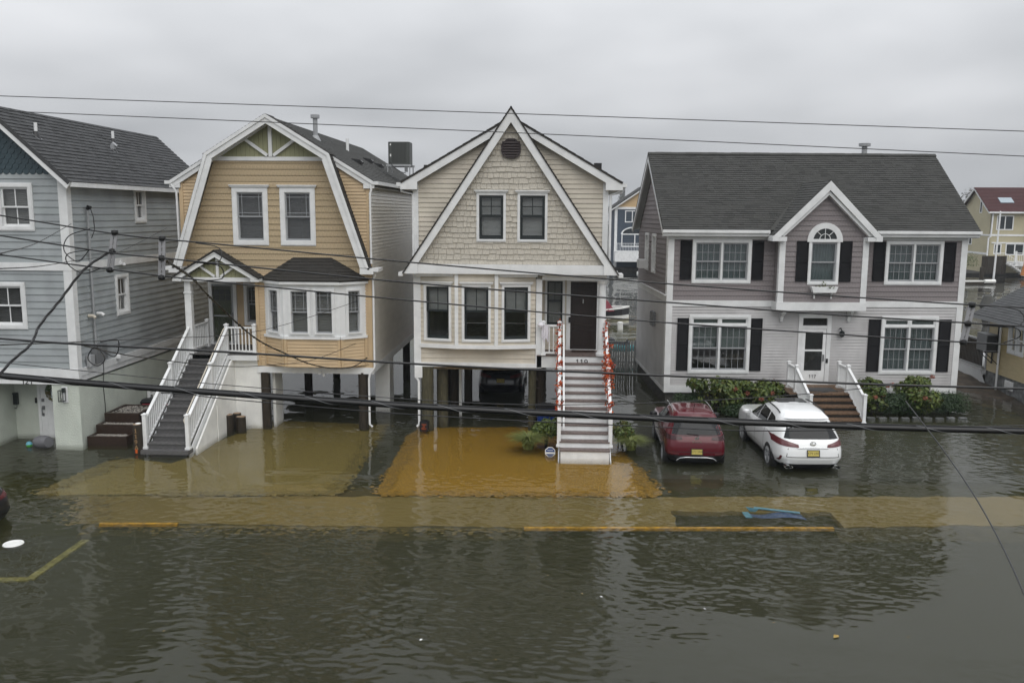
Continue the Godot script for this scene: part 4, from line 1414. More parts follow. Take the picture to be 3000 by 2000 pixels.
# ---------------------------------------------------------------- blue-grey house, left
func blue_house() -> void:
	var h := thing("blue_house", "blue-grey lap-sided house with white corner boards and teal scalloped gable", "house", V(-14.74, 0, -25.95))
	var F := face(Vector3.ZERO, 0)
	var D := 10.6
	var W := -4.35
	var ups := [[-2.16, 6.68, -1.02, 8.12]]
	var los := [[-2.65, 3.66, -1.47, 5.12]]
	wall(h, F, rect(W, 2.43, -0.02, 5.48), [hole(-2.65, 3.66, -1.47, 5.12)], {mat = "blue_lap", course = 0.21, vary = 0.03})
	wall(h, F, rect(W, 5.48, -0.02, 8.42), [hole(-2.16, 6.68, -1.02, 8.12), hole(-3.28, 6.68, -2.16, 8.12)], {mat = "blue_lap", course = 0.21, start = 5.72, vary = 0.03})
	var gx := -2.11
	var gp := P2([W, 8.42, -0.02, 8.42, gx, 10.36])
	var gw := wall(h, F, gp, [], {mat = "teal_scallop", name = "gable_wall"})
	# round-ended shingles
	var sc := PackedVector2Array()
	for i in 9:
		var a := PI + PI * i / 8
		sc.append(Vector2(0.1 * cos(a), 0.1 * sin(a)))
	sc.append(Vector2(0.1, 0.16))
	sc.append(Vector2(-0.1, 0.16))
	for r in 16:
		for c in 28:
			var x := W + 0.1 + c * 0.205 + (0.1025 if r % 2 else 0.0)
			var y := 8.47 + r * 0.15
			var moved := PackedVector2Array()
			for q in sc:
				moved.append(q + Vector2(x, y))
			for p in Geometry2D.intersect_polygons(moved, P2([W, 8.3, 0.0, 8.3, 0.0, 8.42, gx, 10.38])):
				if absf(MB.area(p)) < 0.003:
					continue
				var mb := MB.new()
				var k := 1.0 + rng.randf_range(-0.12, 0.12)
				mb.col = Color(k, k, k)
				mb.plate(p, y - 0.1, 0.26, 0.03, 0.004, -0.002)
				put(gw, "scallop_shingle", mb, M.teal_scallop)
	window(h, F, ups[0][0], ups[0][1], ups[0][2], ups[0][3], {cas = 0.14, grille = [2, 1], blind = "blind", both = true, bar = 0.03, slat = 0.06})
	window(h, F, -3.28, 6.68, -2.16, 8.12, {cas = 0.14, grille = [2, 1], blind = "blind", both = true, bar = 0.03, slat = 0.06})
	window(h, F, los[0][0], los[0][1], los[0][2], los[0][3], {cas = 0.14, grille = [2, 1], blind = "dark_blind", both = true, bar = 0.03, slat = 0.06})
	var R := face(Vector3.ZERO, PI / 2)
	var sw := [[4.25, 6.88, 5.1, 8.12], [2.6, 3.78, 3.5, 5.17]]
	wall(h, R, rect(0.02, 2.43, D - 0.02, 5.48), [hole(2.6, 3.78, 3.5, 5.17)], {mat = "blue_lap", course = 0.21, vary = 0.03})
	wall(h, R, rect(0.02, 5.48, D - 0.02, 8.3), [hole(4.25, 6.88, 5.1, 8.12)], {mat = "blue_lap", course = 0.21, start = 5.72, vary = 0.03})
	for a in sw:
		window(h, R, a[0], a[1], a[2], a[3], {cas = 0.12, grille = [2, 1], blind = "dark_blind", both = true, bar = 0.03, slat = 0.06})
	put(h, "corner_board", MB.new().box(V(-0.22, 2.43, -0.2), V(0.045, 5.48, 0.05)), M.trim)
	put(h, "corner_board", MB.new().box(V(-0.22, 5.72, -0.2), V(0.045, 8.3, 0.05)), M.trim)
	put(h, "band_board", MB.new().box(V(W, 5.48, -0.1), V(0.055, 5.72, 0.06)), M.trim)
	put(h, "band_board", MB.new().box(V(0.0, 5.48, -D), V(0.056, 5.72, -0.1)), M.trim)
	put(h, "band_board", MB.new().box(V(W, 2.12, -0.1), V(0.06, 2.43, 0.07)), M.trim)
	put(h, "band_board", MB.new().box(V(-0.05, 2.2, -D), V(0.06, 2.43, -0.1)), M.trim)
	put(h, "band_board", MB.new().box(V(W, 1.94, -0.1), V(0.03, 2.12, 0.04)), M.trim)
	put(h, "band_board", MB.new().box(V(-0.05, 2.03, -D), V(0.03, 2.2, -0.1)), M.trim)
	text(h, "house_number", "121", 0.17, face(V(-1.62, 2.02, 0.05), 0), M.black_plastic, "Droid Sans", 0.012)
	# ground storey: stucco, with a recessed entrance
	put(h, "stucco_wall", MB.new().box(V(-0.87, -0.9, -D), V(0.0, 1.95, 0.0)), M.stucco)
	put(h, "stucco_wall", MB.new().box(V(W, -0.9, -D), V(-0.87, 1.95, -1.25)), M.stucco)
	put(h, "stucco_wall", MB.new().box(V(W, -0.9, -1.25), V(-2.9, 1.95, 0.0)), M.stucco)
	var E := face(V(0, 0, -1.25), 0)
	var dc := MB.new()
	ring(dc, -2.1, -0.1, -0.875, 2.0, 0.09, 0.0, 0.05, 0.01)
	var door := put(h, "door", dc, M.trim)
	door.transform = E
	var leaf := MB.new().box(V(-2.01, -0.1, 0.0), V(-0.96, 1.91, 0.03))
	ring(leaf, -1.85, 0.15, -1.12, 1.8, 0.04, 0.03, 0.04)
	put(door, "leaf", leaf, M.white_vinyl)
	bits(door, "lock", [[-1.97, 1.1, 0.03, -1.89, 1.2, 0.06], [-1.97, 0.62, 0.03, -1.91, 0.72, 0.06], [-1.96, 0.84, 0.03, -1.88, 0.96, 0.07]], M.steel_grey)
	put(door, "handle", MB.new().tube([V(-1.94, 0.92, 0.05), V(-1.94, 0.9, 0.1), V(-1.94, 0.66, 0.1), V(-1.94, 0.64, 0.05)], 0.015, 6), M.steel_grey)
	put(h, "doorbell", MB.new().box(V(-2.2, 1.05, -1.25), V(-2.15, 1.22, -1.21)), M.black_plastic)
	# roof
	var pk := V(gx, 10.41, 0)
	for s in [-1, 1]:
		var ft := V(gx + s * 2.48, 8.14, 0)
		var d := (pk - ft).normalized()
		var ln := (pk - ft).length()
		var org := V(ft.x, ft.y, 0.4) if s < 0 else V(ft.x, ft.y, -D - 0.3)
		slope(h, "roof", org, V(0, 0, s), d, rect(0, 0, D + 0.7, ln), {course = 0.17, wide = 0.34, lo = 0.5, hi = 1.2, vary = 0.38, t = 0.026, gap = 0.012, mat = "grey_shingle", most = 300 if s > 0 else 0, piece = "roof_shingle"}, 0.1)
		slant(h, "rake_board", [ft.x, ft.y - 0.01, pk.x, pk.y - 0.01, pk.x, pk.y - 0.3, ft.x - s * 0.12, ft.y - 0.2], 0.31, 0.385, M.trim)
		slant(h, "soffit", [ft.x - s * 0.1, ft.y - 0.12, pk.x, pk.y - 0.22, pk.x, pk.y - 0.25, ft.x - s * 0.1, ft.y - 0.15], 0.0, 0.31, M.soffit)
		put(h, "fascia", MB.new().box(V(minf(ft.x, ft.x - s * 0.05), 8.0, -D - 0.3), V(maxf(ft.x, ft.x - s * 0.05), 8.14, 0.31)), M.trim)
		put(h, "eave_soffit", MB.new().box(V(minf(ft.x - s * 0.05, ft.x - s * 0.32), 8.05, -D - 0.3), V(maxf(ft.x - s * 0.05, ft.x - s * 0.32), 8.08, 0.3)), M.soffit)
	for q in [[-1.15, -0.6, 0.0], [-1.39, -5.8, 0.0], [-1.05, -5.1, 1.0]]:
		var y: float = 10.41 - (q[0] - gx) * 0.915
		var mb := MB.new()
		var vp: MeshInstance3D
		if q[2] == 0.0:
			mb.tube([V(q[0], y - 0.1, q[1]), V(q[0], y + 0.42, q[1])], 0.05, 10)
			vp = put(h, "vent_pipe", mb, M.white_vinyl)
		else:
			mb.tube([V(q[0], y - 0.1, q[1]), V(q[0], y + 0.15, q[1]), V(q[0] + 0.08, y + 0.22, q[1])], 0.1, 10)
			vp = put(h, "vent_pipe", mb, M.galvanised)
		var fl := MB.new()
		fl.xf = Transform3D(Basis(Vector3.BACK, -0.731), V(q[0], y, q[1]))
		fl.box(V(-0.1, 0.015, -0.12), V(0.16, 0.03, 0.12))
		put(vp, "flashing", fl, M.steel_grey)
		put(vp, "boot", MB.new().lathe([Vector2(0.14, y - 0.08), Vector2(0.06, y + 0.16)], 10, V(q[0], 0, q[1])), M.black_plastic)
	put(h, "floor", MB.new().box(V(W + 0.1, 2.0, -D + 0.1), V(-0.15, 2.12, -0.15)), M.plywood)
	put(h, "floor", MB.new().box(V(W + 0.1, 5.4, -D + 0.1), V(-0.15, 5.55, -0.15)), M.plywood)
	wall(h, face(V(0, 0, -D), PI), P2([0.13, 2.0, -W, 2.0, -W, 8.3, -gx, 10.2, 0.13, 8.3]), [], {mat = "blue_lap"})
	wall(h, face(V(W, 0, -D), -PI / 2), rect(0, 2.0, D, 8.3), [], {mat = "blue_lap"})
	# service mast, meters, wall vents and a trailing cable
	var mast := put(h, "service_mast", MB.new().tube([V(0.09, 2.8, -1.0), V(0.09, 7.35, -1.0)], 0.035, 8), M.galvanised)
	put(mast, "weatherhead", MB.new().tube([V(0.09, 7.33, -1.0), V(0.12, 7.42, -1.0), V(0.2, 7.38, -1.0)], 0.06, 8), M.black_plastic)
	put(mast, "cable", MB.new().tube([V(0.2, 7.35, -1.0), V(0.3, 7.1, -0.95), V(0.34, 6.7, -0.9), V(0.25, 6.45, -0.85)], 0.015, 5), M.cable)
	put(h, "meter_box", MB.new().box(V(0.03, 2.45, -1.15), V(0.22, 2.95, -0.8)).lathe([Vector2(0.09, 0), Vector2(0.09, 0.08), Vector2(0, 0.1)], 12, V(0.12, 2.95, -0.97)), M.steel_grey)
	put(h, "utility_box", MB.new().post(V(0.03, 2.42, -0.72), V(0.2, 2.78, -0.42), 0.04), M.galvanised)
	put(h, "utility_box", MB.new().box(V(0.03, 2.5, -1.6), V(0.14, 3.0, -1.2)), M.steel_grey)
	for q in [[4.0, -0.78, "cream_lap"], [4.02, -1.3, "white_vinyl"]]:
		put(h, "vent_elbow", MB.new().tube([V(0.03, q[0], q[1]), V(0.18, q[0], q[1]), V(0.26, q[0] - 0.06, q[1] + 0.0)], 0.055, 8), M[q[2]])
	put(h, "flood_lamp", MB.new().box(V(0.05, 5.5, -3.05), V(0.14, 5.62, -2.9)).lathe([Vector2(0.0, 0.0), Vector2(0.06, 0.02), Vector2(0.05, 0.1)], 8, V(0.18, 5.46, -2.98)), M.trim)
	put(h, "wall_cap", MB.new().lathe([Vector2(0.09, 0.0), Vector2(0.09, 0.1), Vector2(0.0, 0.16)], 10, V(0.1, 2.38, -2.35)), M.white_vinyl)
	put(h, "trailing_cable", MB.new().tube([V(0.07, 2.5, -1.42), V(0.08, 2.1, -1.4), V(0.02, 1.6, -1.42), V(0.03, 1.0, -1.45), V(0.02, 0.4, -1.44), V(0.03, 0.1, -1.46)], 0.012, 5), M.cable)

# ---------------------------------------------------------------- mauve two-storey house, right
func mauve_house() -> void:
	var h := thing("mauve_house", "two-storey mauve and lavender house with black shutters and dark gable roof", "house", V(4.36, 0, -33.4), deg_to_rad(3.3))
	var W := 11.35
	var D := 7.3
	var F := face(Vector3.ZERO, 0)
	var foundation := MB.new().box(V(0.06, -0.9, -D + 0.06), V(W - 0.06, 0.455, -0.08))
	put(h, "foundation", foundation, M.concrete)
	var ups := [[0.9, 4.7, 3.15, 6.37], [8.27, 4.68, 10.47, 6.35]]
	var lows := [[0.87, 1.21, 3.24, 3.5], [8.29, 1.21, 10.49, 3.48]]
	var door := [5.09, 0.8, 6.35, 3.55]
	var lh := [hole(5.09, 0.8, 6.35, 3.55)]
	for a in lows: lh.append(hole(a[0], a[1], a[2], a[3]))
	var uh := []
	for a in ups: uh.append(hole(a[0], a[1], a[2], a[3]))
	wall(h, F, rect(0.02, 0.75, W - 0.02, 3.82), lh, {mat = "lavender_vinyl", course = 0.113, vary = 0.02})
	wall(h, F, rect(0.02, 3.82, W - 0.02, 6.5), uh, {mat = "mauve_shake", course = 0.19, start = 4.05, vary = 0.05, split = 1.6})
	# side and back walls
	var L := face(V(0, 0, -D), -PI / 2)
	var sw := [[1.87, 4.92, 3.15, 6.53], [3.36, 4.9, 4.81, 6.51]]
	sw = [[2.0, 4.9, 2.85, 6.5], [3.75, 4.88, 4.6, 6.5]]
	var sh := []
	for a in sw: sh.append(hole(a[0], a[1], a[2], a[3]))
	wall(h, L, rect(0.02, 0.6, D - 0.02, 4.0), [], {mat = "lavender_vinyl", course = 0.113, vary = 0.03})
	wall(h, L, P2([0.02, 4.0, D - 0.02, 4.0, D - 0.02, 6.5, D / 2, 9.28, 0.02, 6.5]), sh, {mat = "mauve_shake", course = 0.19, start = 4.25, vary = 0.06, split = 1.6})
	for a in sw:
		window(h, L, a[0], a[1], a[2], a[3], {cas = 0.12, blind = "dark_blind"})
	var lb := put(h, "band_board", MB.new().box(V(0, 3.98, 0.0), V(D, 4.22, 0.04)).box(V(0, 4.22, 0.0), V(D, 4.25, 0.11)), M.trim)
	lb.transform = L
	var R := face(V(W, 0, 0), PI / 2)
	wall(h, R, P2([0.02, 0.6, D - 0.02, 0.6, D - 0.02, 6.5, D / 2, 9.28, 0.02, 6.5]), [], {mat = "lavender_vinyl"})
	wall(h, face(V(W, 0, -D), PI), rect(0.13, 0.46, W - 0.13, 6.5), [], {mat = "lavender_vinyl"})
	bits(h, "floor", [[0.15, 3.7, -D + 0.15, W - 0.15, 3.9, -0.15], [0.15, 0.46, -D + 0.15, W - 0.15, 0.6, -0.15]], M.plywood)
	# white boards
	put(h, "skirt_board", MB.new().box(V(-0.03, 0.46, -0.1), V(W + 0.03, 0.745, 0.035)), M.trim)
	put(h, "skirt_board", MB.new().box(V(-0.035, 0.46, -D), V(0.02, 0.6, -0.1)), M.trim)
	bits(h, "band_board", [[0.2, 3.82, 0.0, 4.0, 4.05, 0.045], [7.35, 3.82, 0.0, W - 0.2, 4.05, 0.045]], M.trim)
	for x in [[-0.035, 0.2], [W - 0.2, W + 0.035]]:
		put(h, "corner_board", MB.new().box(V(x[0], 0.75, -0.1), V(x[1], 6.5, 0.04)), M.trim)
	put(h, "corner_board", MB.new().box(V(-0.034, 0.75, -0.3), V(0.02, 6.5, -0.1)), M.trim)
	bits(h, "frieze_board", [[0.2, 6.37, 0.0, 4.05, 6.5, 0.04], [7.33, 6.37, 0.0, W - 0.2, 6.5, 0.04]], M.trim)
	var gr := {units = 2, frame = "grey_vinyl", blind = "curtain", grille = [4, 2], both = true, grille_mat = "grey_vinyl", bar = 0.014, cas = 0.13, mull = 0.07}
	for a in ups:
		window(h, F, a[0], a[1], a[2], a[3], gr)
	var g2 := gr.duplicate()
	g2.transom = 0.24
	g2.blind = "teal_shade"
	g2.drop = 0.5
	window(h, F, lows[0][0], lows[0][1], lows[0][2], lows[0][3], g2)
	g2 = g2.duplicate()
	g2.blind = "curtain"
	g2.drop = 1.0
	window(h, F, lows[1][0], lows[1][1], lows[1][2], lows[1][3], g2)
	for s in [[0.44, 4.84, 0.87, 6.33], [3.18, 4.84, 3.61, 6.33], [7.8, 4.82, 8.24, 6.31], [10.5, 4.82, 10.94, 6.31], [0.42, 1.33, 0.85, 3.37], [3.26, 1.33, 3.69, 3.37], [7.8, 1.32, 8.26, 3.36], [10.52, 1.32, 10.98, 3.36]]:
		shutter(h, F, s[0], s[1], s[2], s[3])
	# projecting bay with gable
	var B := face(V(0, 0, 0.6), 0)
	var bx0 := 4.05
	var bx1 := 7.33
	var bm := (bx0 + bx1) / 2
	wall(h, B, P2([bx0 + 0.02, 4.06, bx1 - 0.02, 4.06, bx1 - 0.02, 6.5, bm, 8.25, bx0 + 0.02, 6.5]), [hole(5.11, 4.72, 6.27, 6.35)], {mat = "mauve_shake", course = 0.19, start = 4.06, vary = 0.05, split = 1.6})
	for s in [[bx0, -PI / 2, 0.0], [bx1, PI / 2, 0.6]]:
		wall(h, face(V(s[0], 0, s[2]), s[1]), rect(0.0, 4.06, 0.585, 6.5), [], {mat = "mauve_shake", course = 0.19})
	put(h, "bay_floor", MB.new().box(V(bx0 - 0.06, 3.74, 0.05), V(bx1 + 0.06, 4.06, 0.66)), M.trim)
	for x in [[bx0 - 0.03, bx0 + 0.19], [bx1 - 0.19, bx1 + 0.03]]:
		put(h, "corner_board", MB.new().box(V(x[0], 4.062, 0.45), V(x[1], 6.48, 0.64)), M.trim)
	var arch := window(h, B, 5.11, 4.72, 6.27, 6.4, {cas = 0.11, frame = "grey_vinyl", blind = "curtain", both = true})
	arch_top(arch, 5.69, 6.36, 0.66, 0.45)
	shutter(h, B, 4.66, 4.84, 5.1, 6.35)
	shutter(h, B, 6.29, 4.84, 6.73, 6.35)
	# bay brackets
	for x in [4.4, 6.98]:
		var br := MB.new()
		br.xf = Transform3D(Basis(Vector3.UP, -PI / 2), V(x + 0.05, 0, 0.02))
		br.prism(P2([0, 3.25, 0.08, 3.25, 0.14, 3.45, 0.42, 3.62, 0.42, 3.73, 0, 3.73]), 0, 0.1)
		put(h, "bracket", br, M.trim)
	# main roof
	var ry := 9.8
	var rz := -D / 2
	var ez := 0.35
	var ey := 6.75
	var sl := Vector2(rz - ez, ry - ey).length()
	var up := V(0, (ry - ey) / sl, (rz - ez) / sl)
	for side in [1, -1]:
		var ax := V(side, 0, 0)
		var u := V(0, up.y, up.z * side)
		var nrm := ax.cross(u)
		var org := V(-0.3 if side == 1 else W + 0.3, ey, ez if side == 1 else -D - ez)
		var RF := Transform3D(Basis(ax, u, nrm), org)
		var roof := put(h, "roof", MB.new().box(V(0, -0.02, -0.1), V(W + 0.6, sl + 0.02, -0.002)), M.asphalt_shingle)
		roof.transform = RF
		if side == 1:
			# the dormer roof covers a triangle of this slope
			var dx0 := 3.68 + 0.3
			var dx1 := 7.7 + 0.3
			var cutp := P2([0, 0, dx0, 0, bm + 0.3, sl * (8.56 - ey) / (ry - ey), dx1, 0, W + 0.6, 0, W + 0.6, sl, 0, sl])
			shingles(roof, Transform3D(), cutp, [], {course = 0.135, wide = 0.3, lo = 0.5, hi = 1.4, gap = 0.004, vary = 0.3, t = 0.022, mat = "asphalt_shingle"})
		else:
			put(roof, "shingle_field", MB.new().box(V(0, 0, -0.002), V(W + 0.6, sl, 0.01)), M.asphalt_shingle)
	var cap := MB.new()
	for i in 38:
		var x := -0.3 + (W + 0.6) * i / 38.0
		for s in [-1, 1]:
			cap.xf = Transform3D(Basis(Vector3.RIGHT, s * 0.62), V(x, ry + 0.03 + rng.randf() * 0.012, rz))
			cap.box(V(0, -0.012, 0 if s > 0 else -0.15), V(0.33, 0.012, 0.15 if s > 0 else 0))
	put(h, "ridge_cap", cap, M.asphalt_shingle)
	bits(h, "fascia", [[-0.3, 6.5, 0.28, 3.72, 6.74, 0.345], [7.66, 6.5, 0.28, W + 0.3, 6.74, 0.345]], M.trim)
	bits(h, "gutter", [[-0.32, 6.62, 0.352, 3.7, 6.73, 0.45], [7.68, 6.62, 0.352, W + 0.32, 6.73, 0.45]], M.trim)
	put(h, "soffit", MB.new().box(V(-0.28, 6.47, 0.0), V(W + 0.28, 6.5, 0.28)), M.soffit)
	for x in [-0.3, W + 0.22]:
		for s in [1, -1]:
			var rk := MB.new()
			var a := V(x + 0.04, ey - 0.19, ez if s == 1 else -D - ez)
			rk.bar(a, V(x + 0.04, ry - 0.19, rz), 0.08, 0.2)
			put(h, "rake_board", rk, M.trim)
			if x < 0:
				var sf := MB.new()
				sf.bar(a + V(0.17, 0.04, 0), V(x + 0.21, ry - 0.15, rz), 0.26, 0.03)
				put(h, "soffit", sf, M.soffit)
	# dormer gable roof
	var pk := V(bm, 8.56, 0.92)
	var back := -2.75
	for s in [-1, 1]:
		var foot := V(bm + s * 2.02, 6.52, 0.92)
		var run := Vector2(2.02, 2.04).length()
		var ax := V(0, 0, s)
		var u := (pk - foot).normalized()
		var nr := ax.cross(u)
		var RF := Transform3D(Basis(ax, u, nr), V(foot.x, foot.y, 0.92) if s == -1 else V(foot.x, foot.y, -2.75 + 0.0))
		# outline in (x along the ridge, y up the slope); the far end follows the valley
		var depth := 0.92 - back
		var valley := 0.92 - 0.3
		var poly: PackedVector2Array
		if s == -1:
			poly = P2([0, 0, valley, 0, depth, run, 0, run])
		else:
			poly = P2([depth - valley, 0, depth, 0, depth, run, 0, run])
		slope(h, "dormer_roof", RF.origin, ax, u, poly, {course = 0.135, wide = 0.3, lo = 0.5, hi = 1.4, gap = 0.004, vary = 0.2, t = 0.02, mat = "asphalt_shingle"}, 0.08)
		var rk := MB.new()
		var nrm2 := Vector2(s * 2.04, 2.02).normalized()
		rk.prism(P2([foot.x + s * 0.02, foot.y - 0.02, pk.x, pk.y - 0.015, pk.x, pk.y - 0.35, foot.x - s * 0.25, foot.y - 0.04]), 0.84, 0.925)
		put(h, "rake_board", rk, M.trim)
		var rt := MB.new()
		rt.prism(P2([foot.x - s * 0.3, foot.y + 0.02, pk.x, pk.y - 0.38, pk.x, pk.y - 0.52, foot.x - s * 0.44, foot.y]), 0.62, 0.84)
		put(h, "rake_moulding", rt, M.trim)
		put(h, "eave_return", MB.new().box(V(foot.x - 0.22 if s == 1 else foot.x - 0.02, 6.34, 0.345), V(foot.x + 0.02 if s == 1 else foot.x + 0.22, 6.54, 0.922)), M.trim)
		put(h, "eave_return", MB.new().box(V(minf(foot.x - s * 0.2, foot.x - s * 0.52), 6.34, 0.35), V(maxf(foot.x - s * 0.2, foot.x - s * 0.52), 6.5, 0.9)), M.trim)
	# vent pipe on the ridge
	var vp := MB.new()
	vp.tube([V(6.85 + 1.95, 9.3, -3.9), V(6.85 + 1.95, 10.15, -3.9)], 0.11, 12)
	var vent := put(h, "vent_pipe", vp, M.galvanised)
	put(vent, "cap", MB.new().lathe([Vector2(0.0, 10.13), Vector2(0.23, 10.15), Vector2(0.24, 10.27), Vector2(0.0, 10.32)], 16, V(8.8, 0, -3.9)), M.galvanised)
	# front door
	var dc := MB.new()
	ring(dc, 5.09, 0.8, 6.35, 3.55, 0.16, -0.1, 0.06, 0.03)
	dc.box(V(5.25, 2.98, -0.1), V(6.19, 3.1, 0.05))
	var dr2 := put(h, "door", dc, M.trim)
	var leaf := MB.new()
	ring(leaf, 5.26, 0.84, 6.18, 2.97, 0.12, -0.02, 0.03, 0.5)
	leaf.box(V(5.38, 2.1, -0.02), V(6.06, 2.17, 0.035))
	put(dr2, "storm_door", leaf, M.white_vinyl)
	put(dr2, "pane", MB.new().box(V(5.38, 1.34, 0.0), V(6.06, 2.1, 0.006)), M.screen_pane)
	put(dr2, "pane", MB.new().box(V(5.38, 2.17, 0.0), V(6.06, 2.85, 0.006)), M.screen_pane)
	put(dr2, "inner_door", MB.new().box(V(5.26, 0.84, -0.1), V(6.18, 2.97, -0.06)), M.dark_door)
	put(dr2, "transom_pane", MB.new().box(V(5.25, 3.1, -0.02), V(6.19, 3.39, -0.012)), M.screen_pane)
	put(dr2, "handle", MB.new().box(V(6.08, 1.72, 0.03), V(6.12, 1.98, 0.09)), M.steel_grey)
	put(dr2, "lock", MB.new().box(V(6.2, 1.65, 0.06), V(6.28, 1.82, 0.09)), M.black_plastic)
	text(dr2, "house_number", "117", 0.13, face(V(5.72, 1.12, 0.04), 0), M.black_plastic, "Droid Sans", 0.012)
	# porch lamp
	var lamp := MB.new()
	lamp.tube([V(6.68, 2.98, 0.03), V(6.68, 3.02, 0.16), V(6.72, 2.9, 0.18)], 0.025, 6)
	lamp.lathe([Vector2(0.02, 2.66), Vector2(0.09, 2.72), Vector2(0.11, 2.86), Vector2(0.04, 2.93)], 8, V(6.73, 0, 0.17))
	put(h, "porch_lamp", lamp, M.black_frame)
	# electric boxes on the left wall
	for q in [[-2.9, 3.22], [-2.55, 3.2]]:
		put(h, "meter_box", MB.new().box(V(-0.16, 2.75, q[0]), V(0.0, 3.25, q[0] + 0.28)).lathe([Vector2(0.1, 3.25), Vector2(0.1, 3.33), Vector2(0.0, 3.36)], 10, V(-0.08, 0, q[0] + 0.14)), M.steel_grey)
	# window air conditioner
	put(h, "window_unit", MB.new().box(V(-0.4, 4.98, -D + 2.12), V(-0.05, 5.35, -D + 2.72)), M.trim)
	# stoop
	var st := put(h, "stoop", MB.new().box(V(4.35, -0.9, 0.04), V(6.75, 0.74, 1.75)), M.riser_stone)
	put(st, "tread", MB.new().box(V(4.3, 0.74, 0.04), V(6.8, 0.8, 1.8)), M.brown_step)
	for i in range(1, 5):
		var z0 := 1.75 + (i - 1) * 0.34
		var y1 := 0.8 - i * 0.165
		put(st, "step", MB.new().box(V(4.62, -0.9, z0 + 0.002), V(6.5, y1 - 0.06, z0 + 0.34)), M.riser_stone)
		put(st, "tread", MB.new().box(V(4.58, y1 - 0.06, z0 + 0.003), V(6.54, y1, z0 + 0.39)), M.brown_step)
	put(st, "door_mat", MB.new().box(V(5.0, 0.8, 0.75), V(6.2, 0.82, 1.45)), M.black_plastic)
	for x in [4.6, 6.52]:
		var rr := Node3D.new()
		rr.name = "railing"
		h.add_child(rr, true)
		newel(rr, V(x, 0.8, 0.62), 0.98, M.white_vinyl)
		newel(rr, V(x, 0.8, 1.5), 0.98, M.white_vinyl)
		newel(rr, V(x, 0.0, 3.12), 1.02, M.white_vinyl)
		rail_run(rr, V(x, 0.8, 0.68), V(x, 0.8, 1.44), 0.9, M.white_vinyl)
		rail_run(rr, V(x, 0.78, 1.56), V(x, 0.03, 3.06), 0.9, M.white_vinyl)

func arch_top(w: Node3D, cx: float, cy: float, ro: float, ri: float) -> void:
	var n := 14
	var mb := MB.new()
	var p := PackedVector2Array()
	for i in n + 1:
		var a := PI * i / n
		p.append(Vector2(cx + ro * cos(a), cy + ro * sin(a)))
	for i in n + 1:
		var a := PI * (n - i) / n
		p.append(Vector2(cx + ri * cos(a), cy + ri * sin(a)))
	mb.prism(p, 0.0, 0.075)
	mb.box(V(cx - ro, cy - 0.05, 0.0), V(cx + ro, cy + 0.06, 0.08))
	put(w, "arch", mb, M.trim)
	var g := PackedVector2Array()
	for i in n + 1:
		var a := PI * i / n
		g.append(Vector2(cx + (ri + 0.01) * cos(a), cy + 0.05 + (ri - 0.03) * sin(a)))
	put(w, "fan_pane", MB.new().prism(g, 0.03, 0.034), M.screen_pane)
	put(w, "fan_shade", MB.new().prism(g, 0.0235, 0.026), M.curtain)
	var b := MB.new()
	for a in [PI * 0.25, PI * 0.5, PI * 0.75]:
		b.bar(V(cx + 0.2 * cos(a), cy + 0.05 + 0.2 * sin(a), 0.045), V(cx + ri * cos(a), cy + 0.03 + ri * sin(a), 0.045), 0.02, 0.02, Vector3.BACK)
	b.bar(V(cx, cy + 0.05, 0.045), V(cx, cy + 0.26, 0.045), 0.02, 0.02, Vector3.BACK)
	for i in 10:
		var a := PI * i / 10
		var a2 := PI * (i + 1) / 10
		b.bar(V(cx + 0.2 * cos(a), cy + 0.05 + 0.2 * sin(a), 0.045), V(cx + 0.2 * cos(a2), cy + 0.05 + 0.2 * sin(a2), 0.045), 0.02, 0.02, Vector3.BACK)
	put(w, "grille", b, M.trim)

